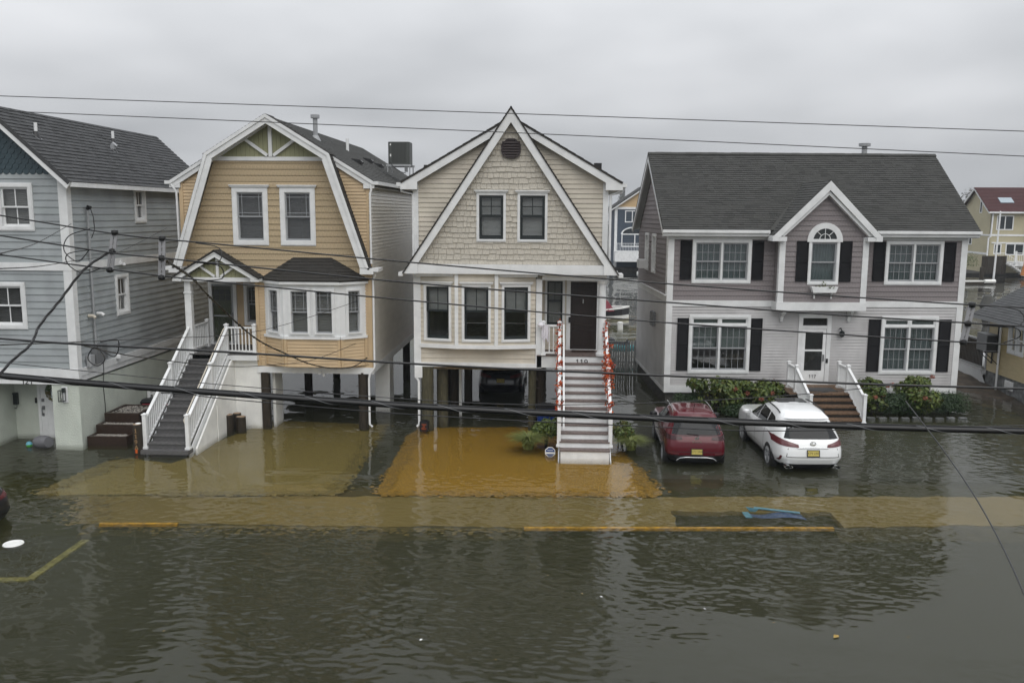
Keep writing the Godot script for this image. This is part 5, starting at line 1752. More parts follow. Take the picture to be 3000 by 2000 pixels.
# ---------------------------------------------------------------- cars: a stack of rounded outlines [y, half width, front z, rear z, squareness]
class Car:
	var rows: Array
	func at(y: float) -> Array:
		if y <= rows[0][0]:
			return rows[0]
		for i in rows.size() - 1:
			if y <= rows[i + 1][0]:
				var t: float = (y - rows[i][0]) / (rows[i + 1][0] - rows[i][0])
				var r := []
				for k in 5:
					r.append(lerpf(rows[i][k], rows[i + 1][k], t))
				return r
		return rows[-1]
	func rear(x: float, y: float) -> Vector3:
		var r := at(y)
		var zc: float = (r[2] + r[3]) / 2
		var q := clampf(absf(x) / r[1], 0, 0.999)
		return Vector3(x, y, zc + (r[3] - zc) * pow(1 - pow(q, r[4]), 1 / r[4]))
	func side(z: float, y: float, s: float) -> Vector3:
		var r := at(y)
		var zc: float = (r[2] + r[3]) / 2
		var q := clampf(absf(z - zc) / (r[3] - zc), 0, 0.999)
		return Vector3(s * r[1] * pow(1 - pow(q, r[4]), 1 / r[4]), y, z)
	func front(x: float, y: float) -> Vector3:
		var r := at(y)
		var zc: float = (r[2] + r[3]) / 2
		var q := clampf(absf(x) / r[1], 0, 0.999)
		return Vector3(x, y, zc + (r[2] - zc) * pow(1 - pow(q, r[4]), 1 / r[4]))
	func patch(mb: MB, q: Array, how: String, s: float, off: float, nx := 10, ny := 4) -> void:
		var g := []
		for j in ny + 1:
			var row := []
			for i in nx + 1:
				var u := float(i) / nx
				var v := float(j) / ny
				var p: Vector2 = q[0].lerp(q[1], u).lerp(q[3].lerp(q[2], u), v)
				var e := 0.004
				var a: Vector3
				var b: Vector3
				var c: Vector3
				if how == "rear":
					a = rear(p.x, p.y); b = rear(p.x + e, p.y); c = rear(p.x, p.y + e)
				elif how == "front":
					a = front(p.x, p.y); b = front(p.x - e, p.y); c = front(p.x, p.y + e)
				else:
					a = side(p.x, p.y, s); b = side(p.x - e * s, p.y, s); c = side(p.x, p.y + e, s)
				var n := (b - a).cross(c - a).normalized()
				row.append([a + n * off, n])
			g.append(row)
		for j in ny:
			for i in nx:
				var a = g[j][i]; var b = g[j][i + 1]; var c = g[j + 1][i + 1]; var d = g[j + 1][i]
				mb.trin(a[0], b[0], c[0], a[1], b[1], c[1])
				mb.trin(a[0], c[0], d[0], a[1], c[1], d[1])
	func body(mb: MB, y0: float, y1: float) -> void:
		var n := 56
		var ys := []
		var y := y0
		for r in rows:
			if r[0] > y0 and r[0] < y1:
				ys.append(r[0])
		ys.append(y1)
		ys.insert(0, y0)
		var full := []
		for i in ys.size() - 1:
			var steps := maxi(1, int((ys[i + 1] - ys[i]) / 0.06))
			for k in steps:
				full.append(lerpf(ys[i], ys[i + 1], float(k) / steps))
		full.append(y1)
		var g := []
		for yy in full:
			var r := at(yy)
			var zc: float = (r[2] + r[3]) / 2
			var hl: float = r[3] - zc
			var row := []
			for i in n:
				var t := TAU * i / n
				var cx := cos(t)
				var cz := sin(t)
				row.append(Vector3(r[1] * signf(cx) * pow(absf(cx), 2 / r[4]), yy, zc + hl * signf(cz) * pow(absf(cz), 2 / r[4])))
			g.append(row)
		var nm := []
		for j in g.size():
			var row := []
			for i in n:
				var du: Vector3 = g[j][(i + 1) % n] - g[j][(i + n - 1) % n]
				var dv: Vector3 = g[mini(j + 1, g.size() - 1)][i] - g[maxi(j - 1, 0)][i]
				row.append(dv.cross(du).normalized())
			nm.append(row)
		for j in g.size() - 1:
			for i in n:
				var k := (i + 1) % n
				mb.trin(g[j][k], g[j][i], g[j + 1][i], nm[j][k], nm[j][i], nm[j + 1][i])
				mb.trin(g[j][k], g[j + 1][i], g[j + 1][k], nm[j][k], nm[j + 1][i], nm[j + 1][k])
		var last: Array = g[-1]
		for i in n:
			var m := Vector3(0, y1 + 0.004, (at(y1)[2] + at(y1)[3]) / 2)
			mb.trin(last[(i + 1) % n], last[i], m, Vector3.UP, Vector3.UP, Vector3.UP)

func Q(a: Array) -> Array:
	return [Vector2(a[0], a[1]), Vector2(a[2], a[3]), Vector2(a[4], a[5]), Vector2(a[6], a[7])]

func paint(called: String, r: float, g: float, b: float) -> StandardMaterial3D:
	var m := mat(called, r, g, b, 0.32)
	m.clearcoat_enabled = true
	m.clearcoat = 1.0
	m.clearcoat_roughness = 0.04
	return m

func wheel(parent: Node3D, at: Vector3, s: float, r: float) -> void:
	var w := MB.new()
	w.xf = Transform3D(Basis(Vector3.BACK, -s * PI / 2), at)
	w.lathe([Vector2(r * 0.66, -0.2), Vector2(r * 0.95, -0.2), Vector2(r, -0.16), Vector2(r, -0.03), Vector2(r * 0.96, 0.0), Vector2(r * 0.7, 0.012), Vector2(r * 0.66, 0.0)], 28)
	var t := put(parent, "wheel", w, M.rubber)
	var rim := MB.new()
	rim.xf = w.xf
	rim.lathe([Vector2(r * 0.66, -0.06), Vector2(r * 0.66, 0.004), Vector2(r * 0.6, 0.006), Vector2(r * 0.58, -0.05)], 28)
	rim.lathe([Vector2(r * 0.16, -0.04), Vector2(r * 0.14, 0.0), Vector2(0.0, 0.004)], 12)
	for k in 10:
		var a := TAU * k / 10 + (0.12 if k % 2 else -0.12)
		rim.bar(V(cos(a) * r * 0.1, -0.012, sin(a) * r * 0.1), V(cos(a) * r * 0.62, -0.006, sin(a) * r * 0.62), 0.022, 0.02)
	put(t, "rim", rim, M.galvanised)
	put(t, "hub", MB.new().lathe([Vector2(0.0, -0.09), Vector2(r * 0.6, -0.085)], 20), M.black_plastic).transform = w.xf

func car_common(o: Node3D, c: Car, pm: Material, sp: Dictionary) -> void:
	var mb := MB.new()
	c.body(mb, sp.clad, sp.top)
	put(o, "body", mb, pm)
	mb = MB.new()
	c.body(mb, c.rows[0][0], sp.clad - 0.001)
	put(o, "lower_cladding", mb, M.black_plastic)
	mb = MB.new()
	c.patch(mb, Q(sp.rear_glass), "rear", 1, 0.008, 12, 5)
	put(o, "rear_window", mb, M.car_glass)
	mb = MB.new()
	c.patch(mb, Q(sp.front_glass), "front", 1, 0.008, 12, 5)
	put(o, "windscreen", mb, M.car_glass)
	for s in [-1.0, 1.0]:
		for q in sp.side_glass:
			mb = MB.new()
			var p := Q(q)
			if s < 0:
				p = [p[1], p[0], p[3], p[2]]
				p = [p[1], p[0], p[3], p[2]]
				p = [Vector2(p[0].x, p[0].y), p[1], p[2], p[3]]
			else:
				p = [p[1], p[0], p[3], p[2]]
			c.patch(mb, p, "side", s, 0.008, 8, 4)
			put(o, "side_window", mb, M.car_glass)
		mb = MB.new()
		var tl := Q(sp.tail)
		if s > 0:
			tl = [Vector2(-tl[1].x, tl[1].y), Vector2(-tl[0].x, tl[0].y), Vector2(-tl[3].x, tl[3].y), Vector2(-tl[2].x, tl[2].y)]
		c.patch(mb, tl, "rear", 1, 0.012, 12, 3)
		put(o, "tail_light", mb, sp.get("tail_mat", M.tail_red))
		mb = MB.new()
		var rf := Q(sp.reflector)
		if s > 0:
			rf = [Vector2(-rf[1].x, rf[1].y), Vector2(-rf[0].x, rf[0].y), Vector2(-rf[3].x, rf[3].y), Vector2(-rf[2].x, rf[2].y)]
		c.patch(mb, rf, "rear", 1, 0.012, 4, 2)
		put(o, "reflector", mb, M.tail_red)
		# mirror
		mb = MB.new()
		mb.xf = Transform3D(Basis().scaled(V(0.13, 0.085, 0.07)), V(s * (sp.mirror[0] + 0.12), sp.mirror[1], sp.mirror[2]))
		mb.lathe([Vector2(0.0, -1), Vector2(0.7, -0.75), Vector2(1, -0.1), Vector2(0.95, 0.5), Vector2(0.6, 0.9), Vector2(0.0, 1)], 14)
		put(o, "mirror", mb, sp.get("mirror_paint", M.black_plastic))
		# roof rail
		var rl := []
		for k in 9:
			var z: float = lerpf(sp.rail[1], sp.rail[2], k / 8.0)
			rl.append(V(s * sp.rail[0], sp.rail[3] + 0.045 - 0.06 * pow(absf(k - 3.5) / 4.5, 3) * 1.2, z))
		put(o, "roof_rail", MB.new().tube(rl, 0.018, 6), sp.rail_mat)
		# wheel arches and wheels
		for z in sp.axles:
			var ar := PackedVector2Array()
			for k in 13:
				var a := PI * k / 12
				ar.append(Vector2(cos(a) * (sp.tyre + 0.075), sin(a) * (sp.tyre + 0.075)))
			mb = MB.new()
			var x0: float = sp.arch_x
			mb.xf = Transform3D(Basis(Vector3.UP, PI / 2 * s), V(s * x0, sp.tyre - 0.02, z))
			mb.prism(ar, -0.1, 0.0)
			put(o, "wheel_arch", mb, M.black_plastic)
			wheel(o, V(s * (x0 + 0.012), sp.tyre - 0.02, z), s, sp.tyre)
	for q in sp.get("seams", []):
		mb = MB.new()
		c.patch(mb, Q(q), "rear", 1, 0.006, 12, 1)
		put(o, "seam", mb, M.black_plastic)
	for s in [-1.0, 1.0]:
		for z in sp.get("doors", []):
			mb = MB.new()
			c.patch(mb, Q([z, 0.4, z + 0.014, 0.4, z + 0.014, 1.06, z, 1.06]), "side", s, 0.005, 1, 8)
			put(o, "door_seam", mb, M.black_plastic)
	# plate
	var py: float = sp.plate[0]
	var pa := c.rear(0.0, py)
	var pb := c.rear(0.0, py + 0.1)
	var up := (pb - pa).normalized()
	var xf := Transform3D(Basis(V(1, 0, 0), up, V(1, 0, 0).cross(up)), pa + V(sp.get("plate_x", 0.0), 0, 0.012))
	var pl := put(o, "number_plate", MB.new().box(V(-0.155, -0.078, 0.0), V(0.155, 0.078, 0.012)), M.plate_yellow)
	pl.transform = xf
	var fr := MB.new()
	ring(fr, -0.175, -0.1, 0.175, 0.09, 0.02, -0.002, 0.016)
	put(pl, "frame", fr, M.black_plastic)
	text(pl, "lettering", sp.plate[1], 0.062, face(V(0, 0.0, 0.012), 0), M.black_plastic, "Droid Sans", 0.004)

func cars() -> void:
	var g := mat("car_glass", 0.008, 0.009, 0.01, 0.04)
	g.metallic_specular = 0.4
	mat("plate_yellow", 0.5, 0.41, 0.1, 0.5)
	var tr := mat("tail_red", 0.09, 0.004, 0.008, 0.12)
	tr.clearcoat_enabled = true
	paint("red_paint", 0.085, 0.002, 0.008).metallic_specular = 0.2
	paint("white_paint", 0.78, 0.79, 0.79)
	paint("black_paint", 0.008, 0.008, 0.01)
	paint("dark_blue_paint", 0.006, 0.007, 0.012)
	# compact red crossover
	var c := Car.new()
	c.rows = [[0.2, 0.78, -2.0, 1.98, 5.0], [0.34, 0.87, -2.13, 2.13, 7.0], [0.5, 0.905, -2.17, 2.17, 8.0], [0.72, 0.905, -2.17, 2.15, 8.0], [0.86, 0.9, -2.14, 2.12, 7.0], [0.98, 0.885, -2.05, 2.06, 6.5], [1.03, 0.865, -1.05, 2.02, 6.0], [1.25, 0.765, -0.7, 1.9, 5.0], [1.45, 0.675, -0.36, 1.72, 5.0], [1.56, 0.61, -0.1, 1.6, 4.5], [1.61, 0.5, 0.1, 1.35, 4.0], [1.635, 0.3, 0.3, 1.0, 3.5]]
	var sp := {clad = 0.46, top = 1.635, rear_glass = [-0.72, 1.04, 0.72, 1.04, 0.6, 1.42, -0.6, 1.42], front_glass = [0.7, 1.06, -0.7, 1.06, -0.58, 1.44, 0.58, 1.44], side_glass = [[-0.72, 1.06, 0.0, 1.08, 0.0, 1.46, -0.32, 1.44], [0.05, 1.08, 0.78, 1.12, 0.72, 1.45, 0.05, 1.46], [0.85, 1.14, 1.35, 1.24, 1.2, 1.4, 0.8, 1.44]], tail = [-0.885, 0.88, -0.42, 0.92, -0.45, 0.99, -0.87, 1.02], seams = [[-0.86, 0.555, 0.86, 0.555, 0.86, 0.57, -0.86, 0.57], [-0.66, 1.01, 0.66, 1.01, 0.66, 1.022, -0.66, 1.022]], doors = [-0.9, 0.02, 0.86], reflector = [-0.8, 0.5, -0.52, 0.49, -0.52, 0.53, -0.8, 0.545], mirror = [0.88, 1.06, -0.62], rail = [0.6, -0.35, 1.25, 1.555], rail_mat = M.chrome, axles = [-1.33, 1.3], tyre = 0.345, arch_x = 0.9, plate = [0.58, "G72 SNB"], tail_mat = mat("smoked_red", 0.028, 0.002, 0.004, 0.1)}
	var o := thing("parked_car", "dark red compact SUV with chrome roof rails parked in flood water", "car", V(4.3, -0.17, -27.2), deg_to_rad(-0.6), "cars parked before the mauve house")
	car_common(o, c, M.red_paint, sp)
	var e := MB.new()
	for k in 3:
		e.box(V(-0.055 + k * 0.04, 0.93 + 0.012 * (k - 1), c.rear(0, 0.94).z), V(-0.025 + k * 0.04, 1.0 + 0.012 * (k - 1), c.rear(0, 0.94).z + 0.02))
	put(o, "emblem", e, M.chrome)
	text(o, "lettering", "B U I C K", 0.05, face(V(0, 0.86, c.rear(0, 0.86).z + 0.01), 0), M.chrome, "Droid Sans", 0.01)
	var bt := MB.new()
	bt.tube([V(-0.58, 0.3, 2.12), V(-0.48, 0.38, 2.16), V(-0.3, 0.405, 2.17), V(0.3, 0.405, 2.17), V(0.48, 0.38, 2.16), V(0.58, 0.3, 2.12)], 0.016, 6)
	put(o, "bumper_trim", bt, M.chrome)
	var spm := MB.new()
	c.patch(spm, Q([-0.62, 1.45, 0.62, 1.45, 0.56, 1.55, -0.56, 1.55]), "rear", 1, 0.045, 10, 2)
	put(o, "spoiler", spm, M.red_paint)
	put(o, "wiper", MB.new().bar(V(-0.28, 1.07, c.rear(0, 1.07).z + 0.02), V(0.06, 1.05, c.rear(0, 1.05).z + 0.02), 0.02, 0.02), M.black_plastic)
	put(o, "aerial", MB.new().tube([V(0.0, 1.63, 1.25), V(0.0, 1.66, 1.3), V(0.0, 1.85, 1.42)], 0.008, 5), M.black_plastic)
	# white mid-size crossover
	c = Car.new()
	c.rows = [[0.2, 0.8, -2.25, 2.2, 4.5], [0.34, 0.9, -2.38, 2.36, 6.0], [0.52, 0.945, -2.44, 2.44, 7.0], [0.74, 0.945, -2.44, 2.41, 7.0], [0.9, 0.935, -2.4, 2.36, 6.5], [1.02, 0.915, -2.22, 2.28, 6.0], [1.08, 0.885, -1.15, 2.22, 5.5], [1.3, 0.79, -0.72, 2.02, 5.5], [1.5, 0.69, -0.32, 1.7, 5.2], [1.61, 0.61, -0.02, 1.5, 4.0], [1.665, 0.5, 0.2, 1.2, 3.6], [1.69, 0.3, 0.35, 0.9, 3.2]]
	sp = {clad = 0.3, top = 1.69, rear_glass = [-0.74, 1.03, 0.74, 1.03, 0.56, 1.42, -0.56, 1.42], front_glass = [0.72, 1.12, -0.72, 1.12, -0.56, 1.48, 0.56, 1.48], side_glass = [[-0.8, 1.1, -0.02, 1.12, -0.02, 1.52, -0.3, 1.48], [0.04, 1.12, 0.82, 1.17, 0.74, 1.49, 0.04, 1.52], [0.88, 1.18, 1.5, 1.3, 1.25, 1.43, 0.82, 1.48]], tail = [-0.925, 0.86, -0.38, 0.82, -0.4, 0.9, -0.91, 1.04], seams = [[-0.7, 0.555, 0.7, 0.555, 0.7, 0.572, -0.7, 0.572], [-0.72, 0.56, -0.705, 0.56, -0.66, 0.8, -0.675, 0.8], [0.705, 0.56, 0.72, 0.56, 0.675, 0.8, 0.66, 0.8]], doors = [-1.0, 0.0, 0.9], reflector = [-0.87, 0.42, -0.83, 0.42, -0.8, 0.58, -0.84, 0.58], mirror = [0.9, 1.12, -0.72], mirror_paint = M.white_paint, rail = [0.63, -0.25, 1.35, 1.6], rail_mat = M.black_plastic, axles = [-1.42, 1.38], tyre = 0.375, arch_x = 0.932, plate = [0.68, "K79 LNE"]}
	o = thing("parked_car", "white SUV with dark sunroof and twin exhaust tips parked beside the red one", "car", V(7.4, -0.17, -27.15), deg_to_rad(2.6), "cars parked before the mauve house")
	car_common(o, c, M.white_paint, sp)
	o.scale = V(1.05, 1.05, 1.05)
	var ct := MB.new()
	ct.tube([V(-0.42, 0.815, c.rear(0.42, 0.815).z + 0.012), V(0, 0.825, c.rear(0, 0.825).z + 0.016), V(0.42, 0.815, c.rear(0.42, 0.815).z + 0.012)], 0.014, 6)
	put(o, "chrome_strip", ct, M.chrome)
	var lb := MB.new()
	for k in 14:
		var a := TAU * k / 14
		var a2 := TAU * (k + 1) / 14
		lb.bar(V(0.075 * cos(a), 0.93 + 0.055 * sin(a), 2.365), V(0.075 * cos(a2), 0.93 + 0.055 * sin(a2), 2.365), 0.014, 0.02, Vector3.BACK)
	lb.bar(V(-0.02, 0.965, 2.365), V(-0.04, 0.91, 2.365), 0.014, 0.02, Vector3.BACK)
	lb.bar(V(-0.04, 0.91, 2.365), V(0.045, 0.9, 2.365), 0.014, 0.02, Vector3.BACK)
	put(o, "emblem", lb, M.chrome)
	var df := MB.new()
	c.patch(df, Q([-0.72, 0.27, 0.72, 0.27, 0.78, 0.36, -0.78, 0.36]), "rear", 1, 0.012, 12, 2)
	put(o, "diffuser", df, M.black_plastic)
	for s in [-1, 1]:
		var ex := MB.new()
		ex.xf = Transform3D(Basis(Vector3.RIGHT, PI / 2).scaled(V(1.9, 0.75, 1)), V(s * 0.66, 0.3, 2.3))
		ex.lathe([Vector2(0.05, 0.0), Vector2(0.065, 0.02), Vector2(0.065, 0.16), Vector2(0.05, 0.16), Vector2(0.048, 0.03)], 16)
		put(o, "exhaust_tip", ex, M.chrome)
	put(o, "sunroof", MB.new().post(V(-0.42, 1.655, -0.1), V(0.42, 1.692, 0.55), 0.1), M.car_glass)
	spm = MB.new()
	c.patch(spm, Q([-0.62, 1.45, 0.62, 1.45, 0.5, 1.58, -0.5, 1.58]), "rear", 1, 0.05, 10, 3)
	put(o, "spoiler", spm, M.white_paint)
	bits(o, "door_handle", [[-0.955, 0.98, -0.25, -0.92, 1.01, -0.05], [-0.94, 1.0, 0.55, -0.905, 1.03, 0.75]], M.white_paint)
	# dark vehicle under the cream house
	sp = sp.duplicate()
	sp.plate = [0.72, "C91 PLC"]
	sp.mirror_paint = M.black_plastic
	o = thing("parked_car", "black SUV parked in the dark beneath the cream house", "car", V(-2.1, -0.17, -37.2), 0.0)
	car_common(o, c, M.dark_blue_paint, sp)
	# tail of a black car at the left edge
	sp = sp.duplicate()
	sp.plate = [0.72, ""]
	sp.erase("mirror_paint")
	o = thing("parked_car", "black car at the left edge of the street, only its tail showing", "car", V(-15.4, -0.3, -18.9), deg_to_rad(88.0))
	car_common(o, c, M.black_paint, sp)

# ---------------------------------------------------------------- plants
func leaf(mb: MB, p: Vector3, n: Vector3, size: float, col: Color) -> void:
	var u := n.cross(V(rng.randf() - 0.5, rng.randf() - 0.5, rng.randf() - 0.5)).normalized()
	var w := n.cross(u).normalized()
	var a := p - u * size
	var b := p + u * size
	var l := p - w * size * 0.55 + n * size * 0.15
	var r := p + w * size * 0.55 + n * size * 0.15
	mb.col = col
	mb.tri(a, r, b)
	mb.tri(a, b, l)

# leaves spread through a lumpy volume; lobes: [centre, radii]
func foliage(lobes: Array, count: int, size: float, hue: Array, fill := 0.55) -> MB:
	var mb := MB.new()
	var nz := FastNoiseLite.new()
	nz.seed = rng.randi() % 1000
	nz.frequency = 1.0
	for i in count:
		var l: Array = lobes[rng.randi() % lobes.size()]
		var d := V(rng.randfn(), rng.randfn(), rng.randfn()).normalized()
		var bump := 1.0 + 0.28 * nz.get_noise_3dv(d * 2.2 + l[0])
		var rr := lerpf(fill, 1.0, pow(rng.randf(), 0.6)) * bump
		var p: Vector3 = l[0] + d * rr * l[1]
		if p.y < -0.02:
			continue
		var nrm := (d + V(rng.randfn(), rng.randfn() + 0.7, rng.randfn()) * 0.55).normalized()
		var h: Color = hue[rng.randi() % hue.size()]
		var k := rng.randf_range(0.75, 1.25)
		leaf(mb, p, nrm, size * rng.randf_range(0.6, 1.25), Color(h.r * k, h.g * k, h.b * k))
	return mb

func stems(n: int, spread: float, h: float) -> MB:
	var mb := MB.new()
	for i in n:
		var a := rng.randf() * TAU
		var r := spread * sqrt(rng.randf())
		mb.tube([V(cos(a) * r * 0.25, -0.2, sin(a) * r * 0.25), V(cos(a) * r * 0.6, h * 0.5, sin(a) * r * 0.6), V(cos(a) * r, h, sin(a) * r)], 0.014, 5, 0.006)
	return mb

func hydrangea(label: String, at: Vector3, w: float, h: float, flowers: int) -> void:
	var o := thing("hydrangea", label, "shrub", at, rng.randf() * TAU, "hydrangeas before the mauve house")
	var lobes := []
	for i in 13:
		var a := rng.randf() * TAU
		var r := w * 0.4 * sqrt(rng.randf())
		lobes.append([V(cos(a) * r, h * rng.randf_range(0.2, 0.85), sin(a) * r), V(w * rng.randf_range(0.12, 0.26), h * rng.randf_range(0.14, 0.26), w * rng.randf_range(0.12, 0.26))])
	lobes.append([V(0, h * 0.4, 0), V(w * 0.42, h * 0.42, w * 0.42)])
	var hue := [Color(1, 1, 1), Color(1.25, 1.2, 0.8), Color(0.7, 0.85, 0.8), Color(1.8, 1.5, 0.6), Color(0.5, 0.65, 0.7), Color(1.6, 0.8, 0.6)]
	put(o, "foliage", foliage(lobes, 3400, 0.082, hue), M.leaf).set_meta("kind", "stuff")
	put(o, "stems", stems(10, w * 0.35, h * 0.75), M.bark).set_meta("kind", "stuff")
	for i in flowers:
		var a := TAU * (i + rng.randf()) / flowers
		var l: Array = lobes[i % 9]
		var p: Vector3 = l[0] + V(cos(a) * w * 0.22, rng.randf_range(-0.1, 0.2), sin(a) * w * 0.22)
		p.y = clampf(p.y, 0.15, h)
		var fl := foliage([[p, V(0.09, 0.075, 0.09)]], 70, 0.032, [Color(1, 1, 1), Color(1.3, 1.1, 1), Color(0.7, 0.8, 0.8), Color(0.8, 1.2, 0.7)], 0.7)
		put(o, "flower_head", fl, M.petal)

func hedge(label: String, at: Vector3, w: float, d: float, h: float) -> void:
	var o := thing("boxwood_hedge", label, "hedge", at, deg_to_rad(3.3), "clipped boxwood before the mauve house")
	var lobes := []
	for i in 7:
		for j in 2:
			lobes.append([V(lerpf(-w * 0.36, w * 0.36, i / 6.0), h * 0.5, (j - 0.5) * d * 0.3), V(w * 0.2, h * 0.5, d * 0.36)])
	put(o, "foliage", foliage(lobes, 4200, 0.034, [Color(1, 1, 1), Color(1.6, 1.5, 1.0), Color(0.6, 0.7, 0.8), Color(1.2, 1.1, 1)], 0.75), M.leaf_dark).set_meta("kind", "stuff")
	put(o, "stems", stems(6, w * 0.3, h * 0.6), M.bark).set_meta("kind", "stuff")

func grass_clump(label: String, at: Vector3, r: float, h: float) -> void:
	var o := thing("grass_clump", label, "plant", at, 0.0, "ornamental grass by the white stairs")
	var mb := MB.new()
	for i in 620:
		var a := rng.randf() * TAU
		var base := V(cos(a), 0, sin(a)) * rng.randf() * r * 0.25
		var out := r * rng.randf_range(0.45, 1.1)
		var hh := h * rng.randf_range(0.6, 1.1)
		var side := V(-sin(a), 0, cos(a)) * 0.016
		var k := rng.randf_range(0.6, 1.35)
		mb.col = Color(k, k, k * rng.randf_range(0.7, 1.1))
		var prev := base + V(0, -0.02, 0)
		for s in range(1, 6):
			var t := s / 5.0
			var p := base + V(cos(a), 0, sin(a)) * out * t * t + V(0, hh * (t * 1.7 - t * t * 1.05), 0)
			var wd := side * (1.0 - t * 0.8)
			mb.quad(prev - side * (1.2 - t), prev + side * (1.2 - t), p + wd, p - wd)
			prev = p
	put(o, "blades", mb, M.grass_blade).set_meta("kind", "stuff")

func small_bush(label: String, at: Vector3, r: float, h: float, hue: Array) -> void:
	var o := thing("small_bush", label, "shrub", at, rng.randf() * TAU)
	var lobes := []
	for i in 5:
		lobes.append([V(rng.randf_range(-r, r) * 0.5, h * rng.randf_range(0.5, 0.8), rng.randf_range(-r, r) * 0.5), V(r * 0.5, h * 0.28, r * 0.5)])
	put(o, "foliage", foliage(lobes, 1300, 0.06, hue), M.leaf).set_meta("kind", "stuff")
	put(o, "stems", stems(7, r * 0.5, h * 0.7), M.bark).set_meta("kind", "stuff")

func h4(x: float, z: float) -> Vector3:
	var a := deg_to_rad(3.3)
	return V(4.36 + x * cos(a) + z * sin(a), 0, -33.4 - x * sin(a) + z * cos(a))

func plants() -> void:
	hydrangea("leafy hydrangea behind the red car, below the left window", h4(1.75, 1.25), 2.0, 1.38, 5)
	hydrangea("leafy hydrangea between the red car and the brown steps", h4(3.4, 1.25), 1.8, 1.25, 5)
	hydrangea("hydrangea with faded pink heads just right of the brown steps", h4(7.5, 1.35), 1.6, 1.36, 10)
	hydrangea("hydrangea with faded pink heads between the two clipped hedges", h4(9.35, 1.35), 1.9, 1.32, 10)
	hedge("clipped dark hedge between the two pink-headed hydrangeas", h4(8.55, 1.5), 1.6, 1.1, 0.8)
	hedge("clipped dark hedge at the right corner of the mauve house", h4(10.45, 1.35), 1.3, 1.1, 0.78)
	hedge("low round boxwood at the left corner of the mauve house", h4(0.75, 1.0), 1.1, 0.9, 0.62)
	hedge("low dark hedge under the hydrangeas behind the white car", h4(3.0, 2.0), 2.4, 0.7, 0.45)
	small_bush("sparse dusky bush beside the brown steps, left side", h4(4.1, 1.0), 0.45, 0.85, [Color(0.5, 0.6, 1.0), Color(0.8, 0.7, 1.2)])
	grass_clump("green arching grass clump left of the white-risered stairs", V(-0.72, 0, -26.6), 0.66, 0.62)
	grass_clump("green arching grass clump right of the white-risered stairs", V(2.5, 0, -26.7), 0.6, 0.52)
	small_bush("small yellowing bush beside the stairs and blue bin", V(-0.2, 0, -27.1), 0.55, 0.85, [Color(1, 1, 1), Color(1.8, 1.2, 0.7), Color(0.7, 0.8, 0.8)])
	small_bush("dark green bush against the right railing of the white stairs", V(2.2, 0, -27.2), 0.5, 0.75, [Color(0.6, 0.75, 0.7), Color(1, 1, 1), Color(1.4, 0.7, 0.6)])
	var stone := MB.new().post(V(-0.14, -0.25, -0.08), V(0.14, 0.0, 0.08), 0.03).mesh()
	stone.surface_set_material(0, M.pale_concrete)
	var e := thing("stone_edging", "row of pale stones edging the flower bed right of the steps", "edging", h4(8.9, 2.15), deg_to_rad(3.3))
	for i in 9:
		sharem(e, "stone", stone, Transform3D(Basis(Vector3.UP, rng.randf_range(-0.1, 0.1)), V(-1.7 + i * 0.42, rng.randf_range(-0.02, 0.01), rng.randf_range(-0.03, 0.03))))
	# window box
	var fb := thing("flower_box", "white flower box with trailing plants under the arched window", "flower box", h4(5.7, 0.66) + V(0, 4.44, 0), deg_to_rad(3.3))
	var b := MB.new()
	b.prism(P2([-0.42, 0, 0.42, 0, 0.5, 0.22, -0.5, 0.22]), 0.0, 0.24)
	put(fb, "box", b, M.trim)
	for x in [-0.32, 0.32]:
		var br := MB.new()
		br.xf = Transform3D(Basis(Vector3.UP, -PI / 2), V(x + 0.03, 0, 0))
		br.prism(P2([0, -0.24, 0.04, -0.24, 0.06, -0.08, 0.2, 0.0, 0, 0.0]), 0, 0.05)
		put(fb, "bracket", br, M.trim)
	put(fb, "plants", foliage([[V(-0.2, 0.22, 0.14), V(0.16, 0.05, 0.1)], [V(0.2, 0.2, 0.2), V(0.2, 0.06, 0.1)], [V(0.0, 0.3, 0.12), V(0.08, 0.14, 0.06)]], 130, 0.035, [Color(1, 1, 1), Color(3.5, 0.6, 0.5), Color(1.8, 1.2, 0.6), Color(0.4, 0.3, 0.4)]), M.leaf).set_meta("kind", "stuff")

# ---------------------------------------------------------------- small things round the houses
func log_post(called: String, label: String, at: Vector3, r: float, h: float, group := "") -> Node3D:
	var o := thing(called, label, "post", at, rng.randf() * TAU if group else 0.0, group)
	var mb := MB.new()
	mb.lathe([Vector2(r * 1.03, -0.4), Vector2(r, h * 0.5), Vector2(r * 0.98, h - 0.02), Vector2(r * 0.92, h)], 16)
	put(o, "trunk", mb, M.pile_wood)
	put(o, "cut_end", MB.new().lathe([Vector2(r * 0.92, h), Vector2(r * 0.5, h + 0.012), Vector2(0.0, h + 0.006)], 16), M.cut_wood)
	return o

